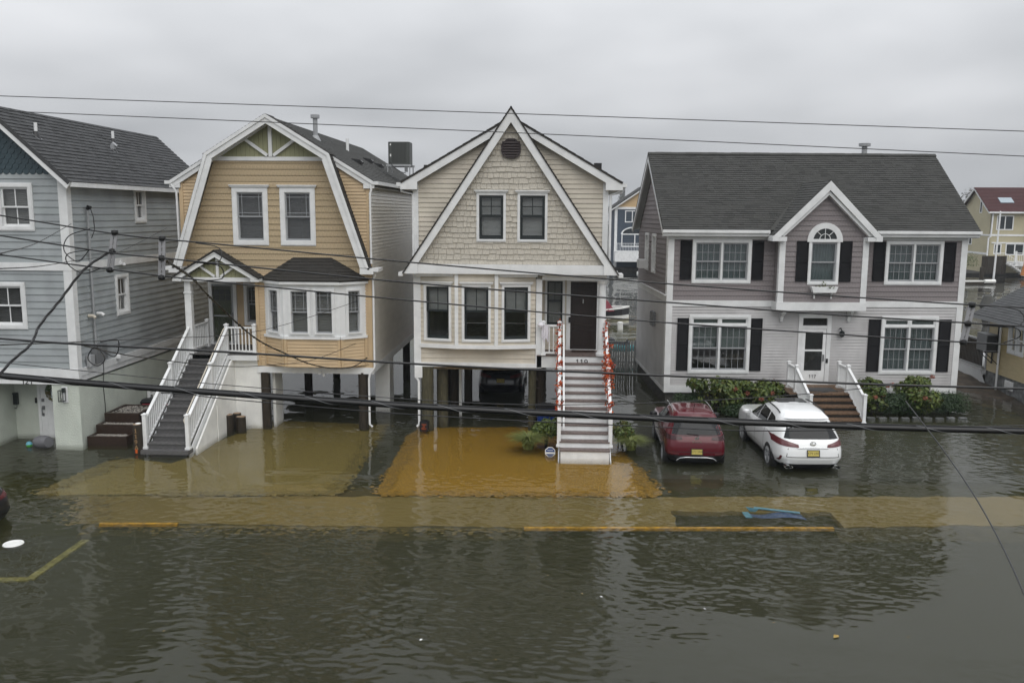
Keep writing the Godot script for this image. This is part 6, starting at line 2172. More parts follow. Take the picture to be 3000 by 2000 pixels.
func bin(called: String, label: String, at: Vector3, turn: float, w: float, h: float, body: Material, lid: Material, group := "") -> Node3D:
	var o := thing(called, label, "bin", at, turn, group)
	var mb := MB.new()
	var a := w * 0.4
	var b := w * 0.5
	var lo := [V(-a, 0, a), V(a, 0, a), V(a, 0, -a), V(-a, 0, -a)]
	var hi := [V(-b, h, b), V(b, h, b), V(b, h, -b), V(-b, h, -b)]
	for i in 4:
		mb.quad(lo[i], lo[(i + 1) % 4], hi[(i + 1) % 4], hi[i])
	mb.box(V(-b - 0.02, h - 0.05, -b - 0.02), V(b + 0.02, h, b + 0.02))
	put(o, "body", mb, body)
	var l := MB.new()
	l.prism(P2([-b - 0.03, h + 0.002, b + 0.05, h + 0.002, b + 0.05, h + 0.03, b * 0.4, h + 0.09, -b - 0.03, h + 0.05]), -b - 0.03, b + 0.03)
	var lm := put(o, "lid", l, lid)
	lm.rotation.y = -PI / 2
	put(o, "handle", MB.new().tube([V(-b * 0.7, h + 0.05, -b - 0.06), V(b * 0.7, h + 0.05, -b - 0.06)], 0.018, 6), lid)
	for s in [-1, 1]:
		var wl := MB.new()
		wl.xf = Transform3D(Basis(Vector3.BACK, PI / 2), V(s * a * 0.95, 0.1, -a - 0.03))
		wl.lathe([Vector2(0.0, -0.03), Vector2(0.1, -0.03), Vector2(0.1, 0.03), Vector2(0.0, 0.03)], 14)
		put(o, "wheel", wl, M.rubber)
	return o

func things() -> void:
	mat("tub_grey", 0.13, 0.13, 0.14, 0.6, "fine")
	mat("bin_black", 0.009, 0.009, 0.011, 0.45)
	mat("bin_blue", 0.012, 0.04, 0.2, 0.4)
	mat("bin_red", 0.4, 0.02, 0.05, 0.5)
	mat("gravel", 0.3, 0.28, 0.25, 0.9)
	mat("wreath_straw", 0.15, 0.13, 0.05, 0.9)
	mat("sail", 0.55, 0.62, 0.62, 0.7)
	mat("brass", 0.3, 0.19, 0.09, 0.5)
	mat("boat_red", 0.16, 0.02, 0.035, 0.7)
	mat("gel_white", 0.75, 0.75, 0.72, 0.3)
	mat("teal", 0.05, 0.42, 0.47, 0.4)
	mat("sky_plastic", 0.09, 0.28, 0.36, 0.4)
	mat("navy_plastic", 0.03, 0.08, 0.2, 0.5)
	mat("sign_blue", 0.02, 0.06, 0.22, 0.5)
	mat("cloth", 0.7, 0.68, 0.72, 0.9)
	# numbered log by the grey stairs
	var p := log_post("number_post", "dark log post with the vertical number 119A by the grey stairs", V(-12.58, 0, -25.2), 0.135, 0.9)
	var ch := ["1", "1", "9", "A"]
	for i in 4:
		text(p, "digit", ch[i], 0.125, face(V(0.01, 0.72 - i * 0.17, 0.145), 0), M.brass, "Droid Serif", 0.02)
	put(p, "reflector", MB.new().box(V(-0.025, 0.03, 0.13), V(0.035, 0.15, 0.15)), M.orange)
	put(p, "white_cap", MB.new().lathe([Vector2(0.09, 0.915), Vector2(0.06, 0.93), Vector2(0.0, 0.935)], 10, V(0.03, 0, -0.02)), M.panel_white)
	log_post("wood_stump", "left of three cut log stumps by the white panel", V(-10.92, 0, -28.22), 0.165, 0.52, "log stumps by the white panel")
	log_post("wood_stump", "right of three cut log stumps by the white panel", V(-10.55, 0, -28.4), 0.165, 0.42, "log stumps by the white panel")
	log_post("wood_stump", "rear one of three cut log stumps by the white panel", V(-10.8, 0, -28.72), 0.14, 0.46, "log stumps by the white panel")
	# tiered planter
	var o := thing("tiered_planter", "dark wet timber planter in three gravel-filled tiers by the blue house", "planter", V(-14.05, 0, -26.1))
	for t in [[0.0, 0.0, 0.24], [0.5, 0.04, 0.5], [0.95, 0.1, 0.78]]:
		var z0: float = -t[0]
		var x0: float = -0.62 + t[1]
		var x1: float = 0.66 - t[1] * 0.3
		var y1: float = t[2]
		var zb := -2.3
		bits(o, "timber", [[x0, y1 - 0.42, z0 - 0.09, x1, y1, z0], [x0, y1 - 0.42, zb, x0 + 0.09, y1 - 0.002, z0 - 0.092], [x1 - 0.09, y1 - 0.42, zb, x1, y1 - 0.002, z0 - 0.092]], M.wet_wood)
		if t[0] > 0.9:
			bits(o, "timber", [[x0 + 0.09, y1 - 0.42, zb, x1 - 0.09, y1 - 0.004, zb + 0.09]], M.wet_wood)
		var gv := MB.new()
		for k in 420:
			var s := rng.randf_range(0.012, 0.028)
			var zmin: float = -0.46 if t[0] < 0.9 else zb + 0.1 + t[0]
			var c := V(rng.randf_range(x0 + 0.1, x1 - 0.1), y1 - 0.05 + rng.randf() * 0.015, z0 - 0.1 + rng.randf() * (zmin + 0.1))
			var k2 := rng.randf_range(0.4, 1.3)
			gv.col = Color(k2, k2, k2)
			gv.tri(c + V(-s, 0, s), c + V(s, 0, s * 0.6), c + V(0, s, 0))
			gv.tri(c + V(s, 0, s * 0.6), c + V(s * 0.3, 0, -s), c + V(0, s, 0))
			gv.tri(c + V(s * 0.3, 0, -s), c + V(-s, 0, s), c + V(0, s, 0))
		put(o, "gravel", gv, M.gravel).set_meta("kind", "stuff")
		put(o, "soil", MB.new().box(V(x0 + 0.09, y1 - 0.3, zb + 0.1 if t[0] > 0.9 else z0 - 0.5), V(x1 - 0.09, y1 - 0.05, z0 - 0.09)), M.riser_stone)
	# traffic cone, bins, fence behind
	o = thing("traffic_cone", "small red and white cone behind the timber planter", "cone", V(-14.45, 0.3, -28.55))
	put(o, "cone", MB.new().lathe([Vector2(0.11, 0.02), Vector2(0.085, 0.14)], 14), M.gel_white)
	put(o, "tip", MB.new().lathe([Vector2(0.084, 0.141), Vector2(0.035, 0.34), Vector2(0.0, 0.345)], 14), M.bin_red)
	put(o, "base", MB.new().box(V(-0.14, -0.02, -0.14), V(0.14, 0.02, 0.14)), M.bin_red)
	for q in [["left black lidded bin before the white picket fence", -14.0], ["right black lidded bin partly behind the grey staircase", -13.3]]:
		var b := bin("lidded_bin", q[0], V(q[1], -0.3, -29.3), rng.randf_range(-0.2, 0.2), 0.62, 1.0, M.bin_black, M.bin_black, "black bins beside the blue house")
		put(b, "red_strip", MB.new().box(V(-0.27, 0.94, 0.335), V(0.02, 0.975, 0.36)), M.bin_red)
	o = thing("picket_fence", "white picket fence between the blue and the tan house", "fence", V(-14.65, 0, -30.3))
	bits(o, "rail", [[0.1, 0.2, -0.03, 1.75, 0.28, 0.03], [0.1, 0.72, -0.03, 1.75, 0.8, 0.03]], M.white_vinyl)
	newel(o, V(0.05, -0.4, 0), 1.42, M.white_vinyl, 0.12)
	for i in 11:
		put(o, "picket", MB.new().box(V(0.2 + i * 0.145, -0.2, 0.03), V(0.275 + i * 0.145, 0.97, 0.055)), M.white_vinyl)
	# grey tub and a toy
	o = thing("plastic_tub", "grey plastic tub lying on its side in the water by the white door", "tub", V(-15.95, 0.1, -25.85), deg_to_rad(-20))
	var mb := MB.new()
	mb.xf = Transform3D(Basis(Vector3.BACK, PI / 2 + 0.12), Vector3.ZERO)
	mb.lathe([Vector2(0.0, -0.26), Vector2(0.17, -0.25), Vector2(0.21, -0.1), Vector2(0.21, 0.12), Vector2(0.18, 0.26), Vector2(0.15, 0.26), Vector2(0.14, 0.1), Vector2(0.0, 0.05)], 20)
	put(o, "shell", mb, M.tub_grey)
	o = thing("toy_ball", "blue and green toy ball floating beside the grey tub", "ball", V(-16.35, 0.05, -25.75))
	put(o, "ball", MB.new().lathe([Vector2(0, -0.1), Vector2(0.07, -0.07), Vector2(0.1, 0.0)], 12), mat("toy_green", 0.1, 0.45, 0.06, 0.4))
	put(o, "top", MB.new().lathe([Vector2(0.1, 0.0), Vector2(0.07, 0.07), Vector2(0, 0.1)], 12), M.sky_plastic)
	o = thing("white_disc", "white round disc floating near the left edge of the street", "disc", V(-11.85, 0.01, -17.82), 0.4)
	put(o, "disc", MB.new().lathe([Vector2(0.2, -0.01), Vector2(0.215, 0.0), Vector2(0.205, 0.018), Vector2(0.18, 0.012), Vector2(0.0, 0.014)], 24), M.gel_white)
	put(o, "rim", MB.new().lathe([Vector2(0.15, 0.012), Vector2(0.155, 0.022), Vector2(0.16, 0.012)], 24), M.trim)
	# door things of the blue house
	o = thing("mailbox", "black wall mailbox with two hooks beside the white door", "mailbox", V(-17.62, 1.0, -27.2))
	put(o, "box", MB.new().box(V(-0.12, 0.0, 0.0), V(0.12, 0.34, 0.1)), M.black_frame)
	put(o, "lid", MB.new().prism(P2([-0.13, 0.34, 0.13, 0.34, 0.1, 0.39, -0.1, 0.39]), 0.0, 0.12), M.black_frame)
	for x in [-0.07, 0.07]:
		put(o, "hook", MB.new().tube([V(x, 0.0, 0.05), V(x, -0.1, 0.06), V(x, -0.13, 0.1), V(x - 0.03, -0.1, 0.14)], 0.01, 5), M.black_frame)
	o = thing("door_wreath", "straw wreath with a small white sailboat on the white door", "wreath", V(-16.2, 1.45, -27.12))
	var wr := MB.new()
	for i in 700:
		var a := rng.randf() * TAU
		var b := rng.randf() * TAU
		var rr := 0.24 + 0.075 * cos(b)
		var c := V(cos(a) * rr, sin(a) * rr, 0.05 + 0.06 * sin(b))
		leaf(wr, c, V(cos(a) * cos(b), sin(a) * cos(b), sin(b) + 0.3).normalized(), rng.randf_range(0.02, 0.045), Color(0.5, 0.9, 0.9) if sin(a) > 0.1 else Color(1.2, 1.1, 1.0))
	put(o, "straw", wr, M.wreath_straw).set_meta("kind", "stuff")
	put(o, "sail", MB.new().prism(P2([-0.09, -0.12, -0.03, -0.12, -0.03, 0.14]), 0.12, 0.13), M.sail)
	put(o, "sail", MB.new().prism(P2([-0.01, -0.12, 0.11, -0.12, -0.01, 0.08]), 0.12, 0.13), M.sail)
	put(o, "hull", MB.new().prism(P2([-0.1, -0.14, 0.12, -0.14, 0.08, -0.19, -0.07, -0.19]), 0.11, 0.14), M.sail)
	o = thing("wall_lantern", "black square wall lantern on the pale corner pier", "lantern", V(-15.2, 1.42, -25.94))
	put(o, "back_plate", MB.new().box(V(-0.08, -0.05, -0.005), V(0.1, 0.45, 0.02)), M.trim)
	put(o, "bracket", MB.new().box(V(-0.03, 0.28, 0.02), V(0.05, 0.42, 0.12)), M.black_frame)
	var fr := MB.new()
	for x in [-0.1, 0.05]:
		for z in [0.06, 0.2]:
			fr.box(V(x - 0.008, 0.0, z - 0.008), V(x + 0.008, 0.35, z + 0.008))
	for y in [0.0, 0.34]:
		fr.box(V(-0.108, y, 0.052), V(0.058, y + 0.015, 0.068))
		fr.box(V(-0.108, y, 0.192), V(0.058, y + 0.015, 0.208))
		fr.box(V(-0.108, y, 0.052), V(-0.092, y + 0.016, 0.208))
		fr.box(V(0.042, y, 0.052), V(0.058, y + 0.016, 0.208))
	put(o, "cage", fr, M.black_frame)
	put(o, "pane", MB.new().box(V(-0.094, 0.02, 0.196), V(0.044, 0.33, 0.2)), M.pane)
	put(o, "bulb", MB.new().lathe([Vector2(0.0, 0.08), Vector2(0.03, 0.12), Vector2(0.025, 0.2), Vector2(0.0, 0.22)], 10, V(-0.02, 0, 0.13)), M.gel_white)
	# lit lantern on the cream house's pile
	mat("lantern_brown", 0.06, 0.04, 0.035, 0.5)
	o = thing("lit_lantern", "brown pointed lantern with two lit bulbs on a piling", "lantern", V(-0.53, 1.33, -29.72))
	put(o, "roof", MB.new().lathe([Vector2(0.15, 0.26), Vector2(0.14, 0.28), Vector2(0.02, 0.5), Vector2(0.0, 0.5)], 4), M.lantern_brown)
	var lf := MB.new()
	for k in 4:
		var a := TAU * k / 4 + PI / 4
		lf.box(V(cos(a) * 0.12 - 0.012, 0.0, sin(a) * 0.12 - 0.012), V(cos(a) * 0.12 + 0.012, 0.26, sin(a) * 0.12 + 0.012))
	lf.box(V(-0.1, -0.03, -0.1), V(0.1, 0.0, 0.1))
	put(o, "frame", lf, M.lantern_brown)
	put(o, "bracket", MB.new().box(V(-0.03, 0.05, -0.14), V(0.03, 0.4, -0.09)), M.lantern_brown)
	var bm := mat("lamp_glow", 1.0, 0.7, 0.4, 0.5)
	bm.emission_enabled = true
	bm.emission = Color(1.0, 0.72, 0.42)
	bm.emission_energy_multiplier = 8.0
	for x in [-0.035, 0.035]:
		put(o, "bulb", MB.new().lathe([Vector2(0.0, 0.07), Vector2(0.024, 0.1), Vector2(0.02, 0.16), Vector2(0.0, 0.2)], 10, V(x, 0, 0.0)), bm)
		var li := OmniLight3D.new()
		li.name = "lantern_glow"
		li.position = V(x, 0.13, 0.0)
		li.light_color = Color(1.0, 0.75, 0.45)
		li.light_energy = 0.05
		li.omni_range = 12
		li.omni_attenuation = 2.0
		li.light_size = 0.02
		li.shadow_enabled = true
		o.add_child(li)
	put(o, "house_tag", MB.new().box(V(-0.08, 0.58, 0.0), V(0.08, 0.8, 0.02)), M.panel_white)
	# by the cream house
	bin("recycling_bin", "blue recycling bin with black lid beside the white stairs", V(-0.2, -0.17, -28.9), 0.1, 0.62, 0.98, M.bin_blue, M.bin_black)
	o = thing("metal_lantern", "small black box with orange writing at the foot of the piling", "box", V(-4.33, -0.05, -28.75))
	put(o, "box", MB.new().post(V(-0.15, 0, -0.12), V(0.15, 0.32, 0.12), 0.02), M.bin_black)
	put(o, "cap", MB.new().box(V(-0.1, 0.32, -0.08), V(0.1, 0.36, 0.08)), M.bin_black)
	text(o, "lettering", "TRICK", 0.045, face(V(0, 0.23, 0.125), 0), M.orange, "Droid Sans", 0.01)
	text(o, "lettering", "OR", 0.045, face(V(0, 0.16, 0.125), 0), M.orange, "Droid Sans", 0.01)
	text(o, "lettering", "TREAT", 0.045, face(V(0, 0.09, 0.125), 0), M.orange, "Droid Sans", 0.01)
	var oc := PackedVector2Array()
	var oi := PackedVector2Array()
	for i in 8:
		var a := PI / 8 + PI / 4 * i
		oc.append(Vector2(cos(a), sin(a)) * 0.17)
		oi.append(Vector2(cos(a), sin(a)) * 0.145)
	o = thing("security_sign", "octagonal blue and white yard sign at the foot of the stairs", "sign", V(-0.03, 0.06, -25.95), 0.0)
	put(o, "stake", MB.new().box(V(-0.012, -0.35, -0.03), V(0.012, 0.0, -0.015)), M.steel_grey)
	put(o, "plate", MB.new().prism(oc, -0.012, 0.0), M.gel_white)
	put(o, "blue_field", MB.new().prism(oi, 0.0005, 0.003), M.sign_blue)
	put(o, "white_bar", MB.new().box(V(-0.14, -0.055, 0.0035), V(0.14, 0.0, 0.006)), M.gel_white)
	put(o, "white_bar", MB.new().box(V(-0.09, 0.05, 0.0035), V(0.09, 0.065, 0.006)), M.gel_white)
	o = thing("hanging_cloth", "white ghostly cloth draped on the cream house's porch railing", "cloth", V(-0.26, 3.5, -29.03))
	var cl := MB.new()
	for i in 12:
		var x0 := -0.12 + i * 0.02
		var z0 := 0.03 * sin(i * 1.7)
		var z1 := 0.03 * sin((i + 1) * 1.7)
		cl.quad(V(x0, -0.42 + 0.08 * sin(i), z0), V(x0 + 0.02, -0.42 + 0.08 * sin(i + 1.0), z1), V(x0 + 0.02, 0.1, z1 * 0.4), V(x0, 0.1, z0 * 0.4))
	put(o, "drape", cl, M.cloth)
	put(o, "head", MB.new().lathe([Vector2(0, -0.08), Vector2(0.08, -0.05), Vector2(0.1, 0.02), Vector2(0.06, 0.09), Vector2(0, 0.11)], 12, V(-0.14, 0.08, 0.06)), M.cloth)
	# leaf garlands on the stair rails
	for s in [[0.23, "left"], [1.79, "right"]]:
		var g := thing("leaf_garland", "garland of orange autumn leaves on the %s railing of the white stairs" % s[1], "garland", V(s[0], 0, -29.2), 0.0, "autumn garlands on the stair rails")
		var gm := MB.new()
		var gt := []
		var n := 260
		for i in n:
			var t := float(i) / n
			var z := 0.1 + 3.2 * t
			var y := 3.5 - 2.25 * t
			if z < 0.2:
				y = 3.6
			var a := t * TAU * 9.0
			gt.append(V(cos(a) * 0.06, y + 0.0 + sin(a) * 0.06, z))
			var dense := 2.6 if s[1] == "right" and t > 0.36 and t < 0.62 else (1.0 if sin(a * 0.5 + 1.0) > -0.3 else 0.35)
			for q in int(dense * 3.6 + rng.randf()):
				var h: Color = [Color(1, 1, 1), Color(0.75, 0.35, 0.5), Color(1.1, 2.2, 2.0), Color(0.25, 0.35, 0.6)][rng.randi() % 4]
				leaf(gm, gt[i] + V(rng.randfn(), rng.randfn(), rng.randfn()) * 0.045 * minf(dense, 1.6), V(rng.randfn(), rng.randfn(), rng.randfn()).normalized(), rng.randf_range(0.03, 0.06), h)
		put(g, "leaves", gm, M.garland_leaf).set_meta("kind", "stuff")
		put(g, "wire", MB.new().tube(gt, 0.006, 4), M.bark)
	# grey gate and what lies behind it
	o = thing("garden_gate", "weathered grey slatted gate between the cream and the mauve house", "gate", V(2.45, 0, -41.0))
	for i in 9:
		put(o, "slat", MB.new().box(V(0.08 + i * 0.112, -0.2, 0.0), V(0.165 + i * 0.112, 1.27, 0.025)), M.fence_grey)
	for i in 3:
		put(o, "slat", MB.new().box(V(1.14 + i * 0.125, -0.2, 0.0), V(1.23 + i * 0.125, 1.36, 0.025)), M.fence_grey)
	bits(o, "rail", [[0.0, 1.27, -0.03, 1.1, 1.34, 0.05], [0.0, 0.3, -0.05, 1.5, 0.38, -0.005]], M.fence_grey)
	bits(o, "post", [[1.03, -0.5, -0.05, 1.12, 1.45, 0.05], [1.47, -0.5, -0.05, 1.57, 1.42, 0.05], [-0.1, -0.5, -0.05, 0.0, 1.42, 0.05]], M.fence_grey)
	o = thing("outboard_motor", "black outboard motor cowl beyond the grey gate", "outboard motor", V(3.05, 0.3, -46.0))
	put(o, "cowl", MB.new().lathe([Vector2(0.3, 0.0), Vector2(0.33, 0.2), Vector2(0.27, 0.42), Vector2(0.1, 0.52), Vector2(0, 0.53)], 16), M.black_plastic)
	put(o, "leg", MB.new().box(V(-0.1, -1.1, -0.12), V(0.1, 0.0, 0.12)), M.black_plastic)
	o = thing("kayak", "teal and white kayak beyond the grey gate", "kayak", V(3.6, 0.55, -44.0), 0.12)
	var ky := MB.new()
	ky.xf = Transform3D(Basis(Vector3.BACK, PI / 2).scaled(V(1, 0.55, 1)), Vector3.ZERO)
	ky.lathe([Vector2(0.02, -1.4), Vector2(0.2, -0.9), Vector2(0.34, -0.2), Vector2(0.34, 0.3), Vector2(0.2, 0.95), Vector2(0.02, 1.4)], 12)
	put(o, "hull", ky, M.teal)
	put(o, "seat", MB.new().box(V(-0.3, 0.1, -0.15), V(0.3, 0.32, 0.15)), M.navy_plastic)
	put(o, "stand", MB.new().box(V(-0.8, -1.2, -0.1), V(-0.7, -0.1, 0.1)), M.pile_wood)
	put(o, "stand", MB.new().box(V(0.6, -1.2, -0.1), V(0.7, -0.1, 0.1)), M.pile_wood)
	# covered runabout in the canal
	o = thing("motor_boat", "white motor boat with dark red cover moored on the canal", "boat", V(2.4, 0, -60.5), deg_to_rad(4))
	var hull := MB.new()
	var secs := []
	for i in 12:
		var t := i / 11.0
		var hw := 1.05 * sqrt(maxf(0.0, 1.0 - pow(t, 3.2))) + 0.02
		var top := 0.62 + 0.28 * t * t
		secs.append([lerpf(-3.2, 2.9, t), hw, top])
	for i in 11:
		var a = secs[i]
		var b = secs[i + 1]
		for s in [-1.0, 1.0]:
			for seg in [[0.55, -0.25, 0.92, 0.15], [0.92, 0.15, 0.98, 0.42], [0.98, 0.42, 1.0, 1.0]]:
				var pa := V(a[0], a[2] * seg[1], s * a[1] * seg[0])
				var pb := V(b[0], b[2] * seg[1], s * b[1] * seg[0])
				var qa := V(a[0], a[2] * seg[3], s * a[1] * seg[2])
				var qb := V(b[0], b[2] * seg[3], s * b[1] * seg[2])
				hull.col = Color(0.04, 0.04, 0.05) if seg[1] == 0.42 else Color(0.75, 0.72, 0.55) if seg[1] < 0.0 else Color(1, 1, 1)
				if s > 0:
					hull.quad(pa, pb, qb, qa)
				else:
					hull.quad(pb, pa, qa, qb)
	put(o, "hull", hull, M.gel_white)
	var gun := MB.new()
	for i in 11:
		for s in [-1.0, 1.0]:
			gun.bar(V(secs[i][0], secs[i][2] + 0.02, s * secs[i][1]), V(secs[i + 1][0], secs[i + 1][2] + 0.02, s * secs[i + 1][1]), 0.14, 0.1)
	put(o, "gunwale", gun, M.gel_white)
	var dk := MB.new()
	for i in 11:
		dk.quad(V(secs[i][0], secs[i][2] - 0.03, secs[i][1]), V(secs[i + 1][0], secs[i + 1][2] - 0.03, secs[i + 1][1]), V(secs[i + 1][0], secs[i + 1][2] + 0.0, -secs[i + 1][1]), V(secs[i][0], secs[i][2] + 0.0, -secs[i][1]))
	put(o, "tonneau", dk, M.steel_grey)
	var cv := MB.new()
	var prof := [[-3.0, 0.7, 0.95], [-1.8, 1.35, 0.9], [0.3, 1.5, 0.75], [1.35, 1.35, 0.6], [1.75, 0.8, 0.55]]
	for i in 4:
		var a = prof[i]
		var b = prof[i + 1]
		cv.quad(V(a[0], a[1], a[2]), V(b[0], b[1], b[2]), V(b[0], b[1], -b[2]), V(a[0], a[1], -a[2]))
		cv.quad(V(a[0], 0.66, 1.0), V(b[0], 0.7, 0.95), V(b[0], b[1], b[2]), V(a[0], a[1], a[2]))
		cv.quad(V(b[0], 0.7, -0.95), V(a[0], 0.66, -1.0), V(a[0], a[1], -a[2]), V(b[0], b[1], -b[2]))
	put(o, "canvas_cover", cv, M.boat_red)
	put(o, "mooring_rope", MB.new().tube([V(2.85, 0.95, 0.1), V(3.8, 0.75, 0.3), V(5.2, 0.6, 0.6)], 0.018, 5), M.cable)
	o = thing("mooring_buoy", "small white buoy floating near the covered boat", "buoy", V(4.34, 0, -55.8))
	put(o, "float", MB.new().lathe([Vector2(0.17, -0.3), Vector2(0.17, 0.3), Vector2(0.19, 0.3), Vector2(0.19, 0.42), Vector2(0.0, 0.45)], 14), M.gel_white)
	# condenser on the tan house's roof
	o = thing("air_conditioner", "grey air conditioner on a metal stand above the tan house's eave", "air conditioner", V(-6.22, 9.2, -35.5))
	put(o, "casing", MB.new().post(V(-0.43, 0.0, -0.43), V(0.43, 0.88, 0.43), 0.09), M.ac_body)
	for i in 11:
		put(o, "fin", MB.new().box(V(-0.26 + i * 0.055, 0.05, 0.43), V(-0.25 + i * 0.055, 0.84, 0.445)), M.black_plastic)
	put(o, "corner_panel", MB.new().box(V(-0.36, 0.05, 0.428), V(-0.28, 0.84, 0.44)), M.ac_body)
	bits(o, "label_plate", [[-0.345, 0.74, 0.441, -0.295, 0.8, 0.444], [-0.345, 0.3, 0.441, -0.295, 0.4, 0.444]], M.gel_white)
	put(o, "stand", MB.new().box(V(-0.5, -0.08, 0.4), V(0.5, 0.0, 0.46)).box(V(-0.5, -0.08, -0.46), V(0.5, 0.0, -0.4)), M.galvanised)
	bits(o, "stand_leg", [[-0.46, -0.3, 0.4, -0.42, -0.08, 0.45], [0.42, -0.6, 0.4, 0.46, -0.08, 0.45], [0.42, -0.6, -0.45, 0.46, -0.08, -0.4], [-0.46, -0.3, -0.45, -0.42, -0.08, -0.4]], M.galvanised)
	put(o, "disconnect_box", MB.new().box(V(0.24, -0.3, 0.4), V(0.36, -0.1, 0.47)), M.steel_grey)
	put(o, "line_set", MB.new().tube([V(-0.35, 0.1, 0.46), V(-0.2, -0.1, 0.5), V(0.1, -0.3, 0.5), V(0.3, -0.35, 0.5)], 0.015, 5), M.cable)
	# drowned plastic sheet and leaves
	o = thing("sunken_sheet", "blue plastic sheet half sunk in the flooded street", "plastic sheet", V(5.0, -0.11, -21.5), 0.0)
	put(o, "corner", MB.new().prism(P2([-0.05, 0.08, 0.28, 0.03, 0.14, -0.12]), 0.0, 0.01), M.sky_plastic)
	var sh := MB.new()
	for i in 9:
		for j in 4:
			var q := []
			for d in [[0, 0], [1, 0], [1, 1], [0, 1]]:
				var x: float = (i + d[0]) * 0.15
				var z: float = (j + d[1]) * 0.12 - 0.1
				q.append(V(x, -0.06 - 0.03 * sin(x * 5) - 0.02 * cos(z * 9), z + 0.1 * x))
			sh.quad(q[3], q[2], q[1], q[0])
	put(o, "sheet", sh, M.navy_plastic)
	put(o, "edge", MB.new().bar(V(0.2, 0.0, -0.18), V(1.3, -0.03, 0.06), 0.1, 0.02), M.sky_plastic)
	put(o, "edge", MB.new().bar(V(-0.08, -0.03, 0.1), V(-0.05, -0.05, 0.45), 0.16, 0.02), M.sky_plastic)
	var lt := MB.new()
	for i in 30:
		var q := V(rng.randf_range(-9, 9), 0.02, rng.randf_range(-27, -12))
		var k := rng.randf_range(0.3, 1.2)
		leaf(lt, q, V(rng.randf_range(-0.2, 0.2), 1, rng.randf_range(-0.2, 0.2)).normalized(), rng.randf_range(0.012, 0.035), Color(k, k * 0.75, k * 0.35))
	var lo := put(self, "leaf_litter", lt, mat("litter", 0.3, 0.28, 0.2, 0.8))
	lo.set_meta("kind", "stuff")
	tag(lo, "scattered specks of leaf litter floating on the street water", "litter")
	var spots := [[5.02, -14.55, "yellow leaf floating near the bottom right", 0.09], [-2.2, -14.0, "small pale leaf floating in mid street", 0.04], [1.0, -15.9, "white scrap floating before the right kerb line", 0.035], [2.9, -15.5, "white scrap floating in the middle of the street", 0.03]]
	for q in spots:
		var lm := MB.new()
		lm.xf = Transform3D(Basis(), V(q[0], 0.022, q[1]))
		leaf(lm, Vector3.ZERO, V(0.1, 1, 0.05).normalized(), q[3], Color(1, 1, 1))
		var ob := put(self, "floating_leaf", lm, mat("leaf_ochre", 0.3, 0.2, 0.05) if q[2].begins_with("yellow") else M.gel_white)
		tag(ob, q[2], "leaf", "bits floating on the water")

# ---------------------------------------------------------------- overhead lines along the near side of the street
func spline(p: Array, per := 8) -> Array:
	var out := []
	var n := p.size()
	for i in n - 1:
		var a: Vector3 = p[maxi(i - 1, 0)]
		var b: Vector3 = p[i]
		var c: Vector3 = p[i + 1]
		var d: Vector3 = p[mini(i + 2, n - 1)]
		for k in per:
			out.append(b.cubic_interpolate(c, a, d, float(k) / per))
	out.append(p[n - 1])
	return out

func pts(a: Array) -> Array:
	var o := []
	for q in a:
		o.append(V(q[0], q[1], q[2]))
	return o

func cable(label: String, path: Array, r: float, m := "wire", per := 6) -> MeshInstance3D:
	var o := put(self, "overhead_cable", MB.new().tube(spline(pts(path), per), r, 7), M[m])
	tag(o, label, "cable", "overhead cables along the street")
	return o

func twisted(label: String, path: Array, r: float, n: int, pitch: float) -> void:
	var c := spline(pts(path), 14)
	var o := thing("overhead_cable", label, "cable", Vector3.ZERO, 0.0, "overhead cables along the street")
	for k in n:
		var s := []
		var run := 0.0
		for i in c.size():
			if i:
				run += c[i].distance_to(c[i - 1])
			var d: Vector3 = (c[mini(i + 1, c.size() - 1)] - c[maxi(i - 1, 0)]).normalized()
			var u := d.cross(Vector3.UP).normalized()
			var w := d.cross(u)
			var a := TAU * (run / pitch + float(k) / n)
			s.append(c[i] + (u * cos(a) + w * sin(a)) * r * 1.1)
		put(o, "strand", MB.new().tube(s, r, 5), M.cable)

func spacer(label: String, a: Vector3, b: Vector3, m: Material) -> void:
	var o := thing("cable_spacer", label, "cable spacer", b, 0.0, "grey spacers holding the cables apart")
	var d := a - b
	var arm := MB.new()
	arm.bar(V(-0.022, 0, 0), d + V(-0.022, 0, 0), 0.018, 0.03)
	arm.bar(V(0.022, 0, 0), d + V(0.022, 0, 0), 0.018, 0.03)
	for k in 7:
		arm.bar(d * (k / 7.0) + V(-0.02, 0, 0), d * ((k + 1) / 7.0) + V(0.02, 0, 0), 0.01, 0.014)
	put(o, "arm", arm, m)
	for t in [0.0, 0.5, 1.0]:
		put(o, "clamp", MB.new().lathe([Vector2(0.0, -0.035), Vector2(0.035, -0.025), Vector2(0.04, 0.0), Vector2(0.035, 0.025), Vector2(0.0, 0.035)], 10, d * t), M.cable)

